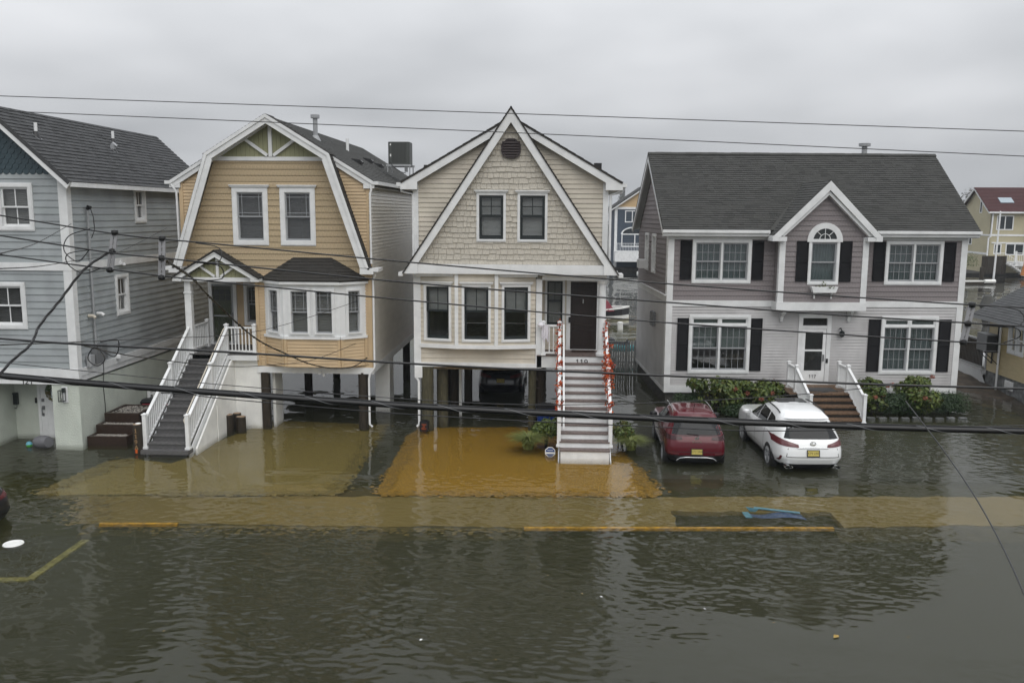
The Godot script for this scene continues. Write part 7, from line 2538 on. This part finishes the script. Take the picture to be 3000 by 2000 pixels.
func wires() -> void:
	var sm := mat("spacer_grey", 0.3, 0.3, 0.31, 0.5)
	cable("uppermost thin wire crossing the sky", [[-7.61, 8.8, -11.5], [-0.56, 8.57, -11.5], [6.13, 8.35, -11.5]], 0.0055)
	cable("second thin wire crossing the sky, below the uppermost", [[-7.62, 8.61, -11.5], [-0.56, 8.33, -11.5], [6.16, 8.04, -11.5]], 0.0055)
	cable("black cable held by the tops of the grey spacers", [[-6.46, 7.27, -9.6], [-6.22, 7.24, -9.6], [-4.96, 7.05, -9.6], [-4.39, 6.99, -9.6], [-3.89, 6.95, -9.6], [-1.52, 6.75, -9.6], [1.04, 6.56, -9.6], [3.26, 6.42, -9.6], [4.53, 6.35, -9.6], [5.29, 6.32, -9.6]], 0.0085, "cable")
	cable("black cable held by the middles of the grey spacers", [[-6.38, 7.06, -9.45], [-6.14, 7.02, -9.45], [-4.9, 6.84, -9.45], [-4.34, 6.79, -9.45], [-3.7, 6.73, -9.45], [-1.42, 6.53, -9.45], [1.03, 6.37, -9.45], [3.04, 6.24, -9.45], [4.45, 6.17, -9.45], [5.23, 6.13, -9.45]], 0.009, "cable")
	cable("black cable held by the feet of the grey spacers", [[-6.5, 6.83, -9.6], [-6.26, 6.8, -9.6], [-5.03, 6.65, -9.6], [-3.91, 6.53, -9.6], [-1.45, 6.32, -9.6], [1.05, 6.13, -9.6], [3.1, 6.01, -9.6], [4.49, 5.94, -9.6], [5.33, 5.91, -9.6]], 0.0085, "cable")
	cable("dark brown cable crossing in front of the porches", [[-6.31, 5.91, -9.2], [-6.07, 5.9, -9.2], [-5.19, 5.85, -9.2], [-3.41, 5.78, -9.2], [-1.39, 5.68, -9.2], [1.03, 5.6, -9.2], [3.18, 5.54, -9.2], [5.15, 5.51, -9.2]], 0.0125, "cable")
	var g := [[-6.07, 5.57, -8.8], [-5.84, 5.56, -8.8], [-4.99, 5.5, -8.8], [-3.28, 5.4, -8.8], [-1.33, 5.3, -8.8], [1.0, 5.22, -8.8], [3.07, 5.17, -8.8], [4.97, 5.15, -8.8]]
	var fat := thing("overhead_cable", "thickest black cable with thin lashing wound round it", "cable", Vector3.ZERO, 0.0, "overhead cables along the street")
	put(fat, "sheath", MB.new().tube(spline(pts(g), 8), 0.03, 12), M.cable)
	var sp := spline(pts(g), 40)
	var hx := []
	var run := 0.0
	for i in sp.size():
		if i:
			run += sp[i].distance_to(sp[i - 1])
		var a := run * 9.0
		hx.append(sp[i] + V(0, cos(a), sin(a)) * 0.0315)
	put(fat, "lashing", MB.new().tube(hx, 0.0018, 4), M.galvanised)
	put(fat, "messenger", MB.new().tube(spline(pts(g.map(func(q): return [q[0], q[1] + 0.036, q[2]])), 8), 0.006, 5), M.wire)
	cable("thin wire just above the thickest cable, rising at the right", [[-6.19, 5.68, -9.0], [-5.96, 5.67, -9.0], [-4.46, 5.54, -9.0], [-3.35, 5.45, -9.0], [-1.36, 5.33, -9.0], [-0.21, 5.3, -9.0], [1.01, 5.34, -9.0], [2.42, 5.44, -9.0], [3.67, 5.54, -9.2]], 0.0045)
	cable("thin wire just below the thickest cable", [[-4.13, 5.4, -8.83], [-3.84, 5.37, -8.9], [-3.32, 5.32, -8.9], [-1.35, 5.19, -8.9], [1.01, 5.11, -8.9], [2.41, 5.09, -8.9], [5.02, 5.2, -8.9]], 0.0055)
	twisted("twisted service drop sagging past the bay window of the tan house", [[-4.34, 6.79, -9.45], [-5.14, 6.37, -12.12], [-5.9, 5.79, -14.75], [-6.11, 4.75, -17.38], [-6.3, 3.99, -20.0], [-6.41, 3.27, -22.62], [-6.43, 2.7, -25.25], [-6.4, 2.35, -27.88], [-6.12, 2.6, -30.5]], 0.012, 2, 0.5)
	twisted("bundle of service cables falling away at the left edge", [[-4.95, 6.84, -9.5], [-5.13, 6.66, -9.29], [-5.3, 6.34, -9.07], [-5.41, 6.1, -8.86], [-5.36, 5.94, -8.6], [-5.42, 5.8, -8.35], [-5.46, 5.63, -8.1], [-5.43, 5.52, -7.9]], 0.0075, 3, 0.45)
	cable("stay wire running down to the lower right corner", [[3.74, 5.36, -9.2], [3.66, 5.12, -8.02], [3.47, 4.95, -6.85], [3.1, 4.83, -5.5], [2.6, 4.8, -4.2]], 0.006)
	cable("thin drop wire sagging to the side of the tan house, lower one", [[-5.19, 5.85, -9.2], [-6.66, 4.99, -13.46], [-6.92, 4.08, -17.72], [-7.3, 3.36, -21.98], [-7.2, 2.84, -26.24], [-6.12, 3.07, -30.5]], 0.009)
	cable("thin drop wire to the side of the tan house, upper one", [[-6.08, 5.83, -9.2], [-8.04, 4.85, -16.3], [-7.9, 4.09, -23.4], [-6.12, 4.47, -30.5]], 0.008)
	cable("thin wire from the spacer cables to the blue house corner", [[-6.19, 6.82, -9.5], [-10.72, 6.64, -17.7], [-14.6, 6.9, -25.88]], 0.009)
	cable("slack wire passing between the blue and the tan house", [[-6.21, 6.65, -9.5], [-8.73, 6.36, -14.38], [-10.9, 6.17, -19.25], [-12.3, 6.14, -24.12], [-13.05, 6.74, -29.0]], 0.008)
	spacer("grey cable spacer tilted in front of the blue house", V(-4.92, 7.06, -9.6), V(-5.0, 6.64, -9.6), sm)
	spacer("grey cable spacer beside the tan house's left rake", V(-4.38, 7.0, -9.6), V(-4.41, 6.56, -9.6), sm)
	spacer("grey cable spacer beyond the right corner of the mauve house", V(4.53, 6.35, -9.6), V(4.47, 5.94, -9.6), sm)
	# slack loops of jumper wire
	var loops := [["jumper loop hanging left of the tilted spacer", [[-5.2, 7.1, -9.6], [-5.42, 7.02, -9.55], [-5.46, 6.86, -9.5], [-5.3, 6.74, -9.48], [-5.15, 6.87, -9.46]]], ["lower jumper loop left of the tilted spacer", [[-5.15, 6.87, -9.46], [-5.42, 6.82, -9.5], [-5.45, 6.7, -9.55], [-5.3, 6.6, -9.58], [-5.1, 6.66, -9.6]]], ["jumper loop before the tan house's portico", [[-4.0, 6.95, -9.6], [-3.72, 6.9, -9.55], [-3.7, 6.76, -9.5], [-3.9, 6.74, -9.46]]], ["lower jumper loop before the tan house's portico", [[-3.95, 6.74, -9.46], [-3.7, 6.7, -9.5], [-3.7, 6.56, -9.56], [-3.95, 6.53, -9.6]]], ["jumper loop over the yellow cottage roof", [[4.8, 6.34, -9.6], [5.0, 6.3, -9.55], [5.04, 6.2, -9.5], [4.9, 6.13, -9.47], [4.6, 6.15, -9.45]]], ["lower jumper loop before the yellow cottage", [[4.6, 6.15, -9.45], [4.95, 6.12, -9.5], [5.04, 6.02, -9.55], [4.9, 5.94, -9.6]]], ["ring of spare cable on the brown line", [[-5.0, 5.84, -9.2], [-4.9, 5.7, -9.18], [-4.98, 5.62, -9.16], [-5.08, 5.7, -9.16], [-5.0, 5.82, -9.18], [-4.8, 5.72, -9.2], [-4.75, 5.9, -9.2], [-4.95, 5.88, -9.2]]]]
	for l in loops:
		var o := put(self, "jumper_wire", MB.new().tube(spline(pts(l[1]), 8), 0.006, 5), M.cable)
		tag(o, l[0], "cable", "slack loops on the cables")

# ---------------------------------------------------------------- yellow cottage at the right edge and what stands beside it
func yellow_cottage() -> void:
	var h := thing("yellow_cottage", "low yellow vinyl cottage with grey shingle roof at the right edge", "house", V(18.7, 0, -38.0))
	var L := face(V(0, 0, 0), -PI / 2)   # left wall, seen from the street: x runs towards the camera
	put(h, "foundation", MB.new().box(V(0.03, -0.9, 0.03), V(7.0, 0.75, 9.0)), M.pale_concrete)
	wall(h, L, rect(0.0, 0.75, 9.0, 3.1), [hole(1.75, 1.75, 3.0, 2.95)], {mat = "yellow_vinyl", course = 0.125, vary = 0.02, t = 0.03})
	window(h, L, 1.75, 1.75, 3.0, 2.95, {cas = 0.09, units = 2, blind = "blind"})
	wall(h, face(V(7, 0, 0), PI), rect(0.0, 0.75, 7.0, 3.1), [], {mat = "yellow_vinyl", course = 0.125})
	put(h, "corner_board", MB.new().box(V(-0.035, 0.75, 0.0), V(0.02, 3.1, 0.14)), M.grey_vinyl)
	put(h, "downspout", MB.new().tube([V(-0.08, 3.0, 1.2), V(-0.08, 0.0, 1.2)], 0.045, 8), M.white_vinyl)
	var vents := put(h, "foundation_vent", MB.new().box(V(-0.02, 0.25, 1.75), V(0.03, 0.62, 2.35)), M.white_vinyl)
	for i in 4:
		put(vents, "louvre", MB.new().box(V(-0.05, 0.3 + i * 0.08, 1.78), V(-0.02, 0.335 + i * 0.08, 2.32)), M.white_vinyl)
	var up := V(1, 0.58, 0).normalized()
	slope(h, "roof", V(-0.48, 3.12, -0.5), V(0, 0, 1), -up * -1.0, rect(0, 0, 10, 4.6), {course = 0.16, wide = 0.3, vary = 0.2, t = 0.016, gap = 0.006, mat = "pale_shingle", most = 200, piece = "roof_shingle"}, 0.1)
	put(h, "fascia", MB.new().box(V(-0.5, 2.95, -0.5), V(-0.44, 3.1, 9.5)), M.grey_vinyl)
	put(h, "rake_board", MB.new().bar(V(-0.48, 3.0, -0.48), V(3.5, 5.3, -0.48), 0.06, 0.18), M.grey_vinyl)
	put(h, "soffit", MB.new().box(V(-0.44, 2.98, -0.45), V(0.0, 3.02, 9.0)), M.soffit)
	put(h, "conduit", MB.new().tube([V(-0.06, 3.0, 1.0), V(-0.06, 1.7, 1.0)], 0.03, 6), M.cable)
	# heat pump on a wall bracket
	var o := thing("heat_pump", "grey heat pump on a black bracket high on the yellow cottage wall", "air conditioner", V(18.25, 1.72, -37.1))
	put(o, "casing", MB.new().post(V(-0.22, 0.0, -0.45), V(0.22, 0.72, 0.4), 0.03), M.steel_grey)
	put(o, "fan_grille", MB.new().box(V(-0.2, 0.05, 0.4), V(0.2, 0.67, 0.42)), M.black_plastic)
	put(o, "bracket", MB.new().bar(V(-0.25, -0.03, -0.3), V(0.42, -0.03, -0.3), 0.04, 0.05).bar(V(0.4, -0.03, -0.3), V(0.4, -0.6, -0.3), 0.04, 0.05).bar(V(-0.2, -0.05, -0.3), V(0.4, -0.6, -0.3), 0.03, 0.03), M.black_plastic)
	put(o, "bracket", MB.new().bar(V(-0.25, -0.03, 0.3), V(0.42, -0.03, 0.3), 0.04, 0.05).bar(V(0.4, -0.03, 0.3), V(0.4, -0.6, 0.3), 0.04, 0.05).bar(V(-0.2, -0.05, 0.3), V(0.4, -0.6, 0.3), 0.03, 0.03), M.black_plastic)
	# deck railing and lattice
	o = thing("deck_fence", "dark slatted deck railing over white lattice beside the yellow cottage", "fence", V(18.66, 0, -38.15))
	for i in 42:
		put(o, "picket", MB.new().box(V(-0.03, 0.82, -0.1 - i * 0.135), V(0.0, 1.95, -0.03 - i * 0.135)), M.pile_wood)
	bits(o, "rail", [[-0.06, 1.95, -5.7, 0.04, 2.02, 0.0], [-0.04, 0.76, -5.7, 0.06, 0.86, 0.0]], M.fence_grey)
	put(o, "deck", MB.new().box(V(0.05, 0.7, -5.7), V(4.5, 0.8, 0.0)), M.fence_grey)
	var lt := MB.new()
	for i in 60:
		lt.bar(V(-0.01, 0.18, -i * 0.1 + 0.3), V(-0.01, 0.74, -i * 0.1 - 0.26), 0.012, 0.035, Vector3.RIGHT)
		lt.bar(V(0.005, 0.18, -i * 0.1 - 0.26), V(0.005, 0.74, -i * 0.1 + 0.3), 0.012, 0.035, Vector3.RIGHT)
	put(o, "lattice", lt, M.white_vinyl).set_meta("kind", "stuff")
	bits(o, "lattice_frame", [[-0.03, 0.72, -5.9, 0.02, 0.78, 0.0], [-0.03, 0.14, -5.9, 0.02, 0.2, 0.0]], M.white_vinyl)
	o = thing("closed_parasol", "closed grey garden parasol on the deck behind the yellow cottage", "parasol", V(21.5, 0.8, -44.0))
	put(o, "canopy", MB.new().lathe([Vector2(0.3, 0.25), Vector2(0.2, 0.75), Vector2(0.13, 1.05), Vector2(0.24, 1.5), Vector2(0.22, 1.75), Vector2(0.38, 2.1), Vector2(0.2, 2.6), Vector2(0.12, 2.65), Vector2(0.0, 2.66)], 8), mat("parasol_grey", 0.075, 0.075, 0.07, 0.9))
	put(o, "pole", MB.new().tube([V(0, 0, 0), V(0, 0.4, 0)], 0.04, 8), M.steel_grey)

# ---------------------------------------------------------------- far side of the canal
func far_window(h: Node3D, f: Transform3D, x0: float, y0: float, x1: float, y1: float, n := 2) -> void:
	var mb := MB.new()
	ring(mb, x0, y0, x1, y1, 0.12, -0.05, 0.05)
	for i in range(1, n):
		var x := lerpf(x0, x1, float(i) / n)
		mb.box(V(x - 0.06, y0 + 0.12, -0.04), V(x + 0.06, y1 - 0.12, 0.04))
	var w := put(h, "window", mb, M.trim)
	w.transform = f
	for i in n:
		put(w, "pane", MB.new().box(V(lerpf(x0, x1, float(i) / n) + 0.06, y0 + 0.1, 0.0), V(lerpf(x0, x1, float(i + 1) / n) - 0.06, y1 - 0.1, 0.012)), M.far_glass)

func tree(label: String, at: Vector3, w: float, h: float, col: Color, bare := false) -> void:
	var o := thing("tree", label, "tree", at, rng.randf() * TAU, "trees beyond the canal")
	var tr := MB.new()
	tr.tube([V(0, -1, 0), V(0.1, h * 0.4, 0), V(0, h * 0.75, 0.1)], w * 0.05, 7, w * 0.02)
	for i in 7:
		var a := TAU * i / 7 + rng.randf()
		var y := h * rng.randf_range(0.3, 0.6)
		tr.tube([V(0, y, 0), V(cos(a) * w * 0.2, y + h * 0.12, sin(a) * w * 0.2), V(cos(a) * w * 0.38, y + h * 0.3, sin(a) * w * 0.38)], w * 0.02, 5, 0.02)
	put(o, "trunk", tr, M.bark)
	var lobes := []
	for i in 14:
		var a := rng.randf() * TAU
		var r := w * 0.36 * sqrt(rng.randf())
		lobes.append([V(cos(a) * r, h * rng.randf_range(0.45, 0.86), sin(a) * r), V(w * 0.17, h * 0.13, w * 0.17)])
	put(o, "crown", foliage(lobes, 900 if bare else 2600, w * 0.022, [col, col * 1.3, col * 0.7], 0.3), M.far_leaf)

func far_side() -> void:
	mat("far_glass", 0.02, 0.025, 0.028, 0.08)
	mat("far_leaf", 0.05, 0.05, 0.03, 0.8)
	mat("bulkhead", 0.05, 0.045, 0.04, 0.9, "dirt", V(0.3, 0.3, 0.3))
	# far bank
	struct("far_bank", MB.new().box(V(-120, -1, -330), V(6.5, 0.35, -113)).box(V(6.5, -1, -330), V(44, 0.35, -114.5)).box(V(44, -1, -330), V(200, 0.3, -111)), M.bulkhead)
	# navy house
	var h := thing("navy_house", "distant navy house with peach gable and arched doorway across the canal", "house", V(8.0, 0, -116))
	var F := face(Vector3.ZERO, 0)
	wall(h, F, rect(0, 0.3, 8, 8.2), [], {mat = "navy_lap", course = 0.25, vary = 0.05, t = 0.03})
	wall(h, F, P2([0, 8.2, 8, 8.2, 4, 10.9]), [], {mat = "peach_lap", course = 0.25, vary = 0.04, t = 0.03})
	wall(h, face(V(0, 0, -10), -PI / 2), rect(0, 0.3, 10, 8.2), [], {mat = "navy_lap"})
	wall(h, face(V(8, 0, 0), PI / 2), rect(0, 0.3, 10, 8.2), [], {mat = "navy_lap"})
	wall(h, face(V(8, 0, -10), PI), P2([0, 0.3, 8, 0.3, 8, 8.2, 4, 10.9, 0, 8.2]), [], {mat = "navy_lap"})
	for s in [-1, 1]:
		var ft := V(4 + s * 4.6, 7.95, 0)
		var pk := V(4, 11.05, 0)
		slope(h, "roof", V(ft.x, ft.y, 0.5) if s < 0 else V(ft.x, ft.y, -10.5), V(0, 0, s), (pk - ft).normalized(), rect(0, 0, 11, (pk - ft).length()), {course = 0.4, wide = 1.2, vary = 0.15, t = 0.03, mat = "asphalt_shingle"}, 0.1)
		slant(h, "rake_board", [ft.x, ft.y - 0.02, pk.x, pk.y - 0.02, pk.x, pk.y - 0.3, ft.x, ft.y - 0.3], 0.45, 0.5, M.trim)
	put(h, "corner_board", MB.new().box(V(-0.05, 0.3, -0.1), V(0.3, 8.2, 0.06)), M.trim)
	put(h, "band_board", MB.new().box(V(0, 7.9, 0), V(8, 8.2, 0.1)), M.trim)
	far_window(h, F, 1.3, 6.2, 3.2, 7.75, 2)
	far_window(h, F, 0.9, 3.0, 4.4, 4.7, 2)
	var ar := PackedVector2Array()
	for i in 13:
		ar.append(Vector2(2.65 + 1.85 * cos(PI * i / 12), 4.65 + 1.0 * sin(PI * i / 12)))
	put(h, "arch", MB.new().prism(ar, 0.0, 0.08), M.trim)
	var ai := PackedVector2Array()
	for i in 13:
		ai.append(Vector2(2.65 + 1.6 * cos(PI * i / 12), 4.75 + 0.75 * sin(PI * i / 12)))
	put(h, "arch_pane", MB.new().prism(ai, 0.081, 0.1), M.far_glass)
	var dk := put(h, "deck", MB.new().box(V(-0.1, 1.2, 0.1), V(7, 2.5, 3.0)), M.white_vinyl)
	rail_run(dk, V(0, 2.5, 2.95), V(3.4, 2.5, 2.95), 1.05, M.white_vinyl, 0.2)
	rail_run(dk, V(3.4, 2.1, 3.2), V(6.8, 2.1, 3.2), 1.05, M.white_vinyl, 0.2)
	newel(dk, V(0, 2.5, 2.95), 1.15, M.white_vinyl, 0.2)
	newel(dk, V(3.4, 2.5, 2.95), 1.15, M.white_vinyl, 0.2)
	put(h, "chimney", MB.new().box(V(1.0, 9.0, -6.5), V(1.7, 11.2, -5.8)), M.pale_concrete)
	small_bush("green shrub on the quay before the navy house", V(12.0, 0.35, -111.5), 0.9, 1.5, [Color(1.2, 1.5, 1.0), Color(0.8, 1.0, 0.9)])
	var st := thing("quay_clutter", "dark stacked gear on the far quay before the navy house", "gear", V(11.6, 0.3, -112.3))
	put(st, "crate", MB.new().box(V(-0.6, 0, -0.4), V(0.5, 0.8, 0.4)), M.navy_plastic)
	put(st, "barrel", MB.new().lathe([Vector2(0.3, 0), Vector2(0.35, 0.5), Vector2(0.3, 1.0), Vector2(0, 1.0)], 12, V(1.0, 0, 0)), M.black_plastic)
	for q in [[12.3, -105.0, "dark mooring pile in the canal before the navy house"], [47.5, -99.0, "dark mooring pile at the left of the far dock"], [53.9, -101.0, "dark mooring pile before the white stairs across the canal"], [56.8, -97.0, "dark mooring pile nearest the right edge of the canal"]]:
		var pl := put(self, "mooring_pile", MB.new().tube([V(q[0], -0.9, q[1]), V(q[0], 1.7, q[1])], 0.24, 10), M.pile_wood)
		tag(pl, q[2], "pile", "mooring piles in the canal")
	var an := thing("white_float", "white float marker in the canal below the navy house", "buoy", V(10.6, 0, -108.0))
	put(an, "float", MB.new().lathe([Vector2(0.35, -0.1), Vector2(0.35, 0.25), Vector2(0.12, 0.35), Vector2(0.1, 1.3), Vector2(0, 1.35)], 10), M.gel_white)
	# stucco house with red roof
	h = thing("stucco_house", "distant yellow stucco house with dark red roof across the canal", "house", V(54.3, 0, -112), deg_to_rad(-3))
	wall(h, F, rect(0, 0.2, 14, 7.9), [], {mat = "yellow_stucco"})
	wall(h, face(V(0, 0, -9), -PI / 2), P2([0, 0.2, 9, 0.2, 9, 7.9, 4.5, 10.9, 0, 7.9]), [], {mat = "yellow_stucco"})
	wall(h, face(V(14, 0, -9), PI), rect(0, 0.2, 14, 7.9), [], {mat = "yellow_stucco"})
	var Ls := face(V(0, 0, -9), -PI / 2)
	far_window(h, Ls, 5.6, 7.7, 6.3, 9.3, 1)
	far_window(h, Ls, 3.0, 3.6, 3.9, 5.2, 1)
	bits(h, "band_board", [[-0.04, 4.85, -0.05, 14, 5.08, 0.05], [-0.04, 2.5, -9, 0.0, 2.75, -0.06], [-0.05, 4.85, -9, 0.0, 5.05, -0.06], [0.3, 3.95, 0.0, 14, 4.1, 0.09]], M.trim)
	for s in [-1, 1]:
		var ft := V(0, 7.85, -4.5 + s * 5.0)
		var pk := V(0, 10.95, -4.5)
		var d := (pk - ft).normalized()
		slope(h, "roof", V(-0.5, ft.y, ft.z) if s > 0 else V(14.5, ft.y, ft.z), V(s, 0, 0), d, rect(0, 0, 15, (pk - ft).length()), {course = 0.35, wide = 0.9, vary = 0.15, t = 0.03, mat = "red_shingle"}, 0.1)
		put(h, "rake_board", MB.new().bar(ft + V(-0.45, -0.15, 0), pk + V(-0.45, -0.15, 0), 0.1, 0.25), M.trim)
	put(h, "gutter", MB.new().box(V(-0.5, 7.65, 0.4), V(14.5, 7.85, 0.6)), M.trim)
	var skm := MB.new()
	skm.xf = Transform3D(Basis(V(1, 0, 0), V(0, 0.527, -0.85), V(0, 0.85, 0.527)), V(1.5, 8.9, -1.2))
	skm.box(V(0, 0, 0), V(1.6, 1.2, 0.12))
	put(h, "skylight", skm, mat("skylight_glass", 0.3, 0.36, 0.4, 0.1))
	far_window(h, F, 0.7, 5.6, 2.7, 7.4, 2)
	far_window(h, F, 0.6, 2.6, 1.5, 3.9, 1)
	far_window(h, F, 2.0, 2.5, 4.2, 3.95, 2)
	far_window(h, F, 4.9, 2.5, 6.2, 3.95, 1)
	put(h, "downspout", MB.new().tube([V(0.15, 7.6, 0.15), V(0.1, 4.8, 0.12), V(-0.15, 4.6, 0.12), V(-0.15, 0.5, 0.12)], 0.1, 8), M.white_vinyl)
	dk = put(h, "deck", MB.new().box(V(2.0, 1.3, 0.1), V(12, 1.75, 3.0)).box(V(-0.2, 1.3, 0.1), V(1.0, 1.75, 2.4)), M.white_vinyl)
	rail_run(dk, V(2.0, 1.75, 2.95), V(9.0, 1.75, 2.95), 1.15, M.white_vinyl, 0.22)
	rail_run(dk, V(-0.2, 1.75, 2.35), V(1.0, 1.75, 2.35), 1.1, M.white_vinyl, 0.22)
	rail_run(dk, V(1.0, 1.75, 2.4), V(3.4, 0.0, 3.6), 1.1, M.white_vinyl, 0.22)
	for i in 7:
		put(dk, "step", MB.new().box(V(1.1 + i * 0.33, 1.5 - i * 0.24, 2.4), V(1.5 + i * 0.33, 1.6 - i * 0.24, 3.5)), M.white_vinyl)
	newel(dk, V(2.0, 1.75, 2.95), 1.3, M.white_vinyl, 0.2)
	newel(dk, V(5.0, 1.75, 2.95), 1.3, M.white_vinyl, 0.2)
	put(h, "balcony", MB.new().box(V(4.6, 4.6, 0.1), V(7, 4.9, 1.6)).box(V(4.7, 4.9, 1.5), V(5.9, 6.1, 1.58)).box(V(4.7, 4.9, 0.1), V(4.78, 6.1, 1.5)), M.white_vinyl)
	var fp := thing("flagpole", "white flagpole on the far quay before the stucco house", "flagpole", V(53.0, 0, -107.5))
	put(fp, "pole", MB.new().tube([V(0, -0.5, 0), V(0.15, 7.7, 0)], 0.12, 10, 0.09), M.white_vinyl)
	put(fp, "finial", MB.new().lathe([Vector2(0, 7.68), Vector2(0.14, 7.78), Vector2(0, 7.92)], 10, V(0.15, 0, 0)), M.white_vinyl)
	var arb := thing("garden_arbour", "white arched arbour beside the stucco house", "arbour", V(47.6, 0.3, -110.0))
	var am := MB.new()
	var arc := []
	for i in 13:
		arc.append(V(1.0 * cos(PI * i / 12), 2.6 + 1.0 * sin(PI * i / 12), 0))
	am.tube(arc, 0.1, 6)
	am.tube([V(1, 0, 0), V(1, 2.6, 0)], 0.1, 6)
	am.tube([V(-1, 0, 0), V(-1, 2.6, 0)], 0.1, 6)
	put(arb, "arch", am, M.white_vinyl)
	for i in 7:
		put(arb, "slat", MB.new().box(V(0.3, 0.3 + i * 0.4, -0.05), V(0.95, 0.42 + i * 0.4, 0.0)), M.white_vinyl)
	var dock := thing("floating_dock", "low dark floating dock with white edge on the far canal side", "dock", V(45.5, 0.1, -97.5), 0.15)
	put(dock, "deck", MB.new().box(V(-2.2, -0.2, -1.0), V(2.2, 0.15, 1.0)), M.pile_wood)
	put(dock, "edge", MB.new().box(V(-2.2, 0.15, 0.6), V(1.0, 0.3, 1.0)), M.gel_white)
	put(dock, "fender", MB.new().tube([V(1.1, 0.2, 1.0), V(2.3, 0.2, 1.0)], 0.22, 10), M.gel_white)
	small_bush("bush beside the white arbour across the canal", V(50.0, 0.3, -108.5), 1.6, 2.6, [Color(1.0, 1.2, 0.9), Color(0.6, 0.7, 0.6)])
	var wb := thing("dark_shed", "dark timber screen at the foot of the stucco house", "screen", V(53.4, 0.3, -109.5))
	for i in 9:
		put(wb, "board", MB.new().box(V(-1.0 + i * 0.33, 0, 0), V(-0.7 + i * 0.33, 2.2, 0.08)), M.pile_wood)
	var om := thing("orange_stack", "orange stacked kayaks at the foot of the white stairs", "kayak", V(56.0, 0.3, -106.5))
	put(om, "hull", MB.new().tube([V(0, 0, 0), V(0.2, 1.3, 0), V(0.1, 2.7, 0)], 0.42, 8, 0.25), mat("peach_plastic", 0.5, 0.2, 0.06, 0.5))
	# a low grey-roofed house and tree line behind
	h = thing("grey_roof_house", "low grey-roofed house half hidden behind the red-roofed one", "house", V(50.0, 0, -135))
	wall(h, F, rect(-4, 0.2, 6, 7.6), [], {mat = "pale_concrete"})
	slope(h, "roof", V(-5, 7.6, 0.6), V(1, 0, 0), V(0, 0.5, -0.866), rect(0, 0, 12, 4.5), {course = 0.5, wide = 1.5, vary = 0.1, t = 0.03, mat = "pale_shingle"}, 0.1)
	put(h, "fascia", MB.new().box(V(-5, 7.4, 0.6), V(7, 7.7, 0.8)), M.trim)
	tree("bare brown tree beyond the roofs at the right", V(80.5, 0, -175), 11, 13.2, Color(1.2, 0.95, 0.9), true)
	tree("grey-brown tree left of the bare one beyond the roofs", V(86, 0, -180), 11, 12.6, Color(0.9, 0.8, 0.75), true)
	tree("small dark tree above the peach gable", V(13.4, 0, -165), 4.5, 11.5, Color(0.6, 0.7, 0.6))
	tree("tree behind the red roof at the right edge", V(96, 0, -190), 9, 13.5, Color(0.8, 0.75, 0.7), true)
	tree("tree at the edge of the peach gable, lower", V(9.5, 0, -175), 5, 9.8, Color(0.7, 0.75, 0.7))

func build_all() -> void:
	blue_house()
	gambrel_house()
	cream_house()
	mauve_house()
	cars()
	plants()
	things()
	yellow_cottage()
	far_side()
	wires()
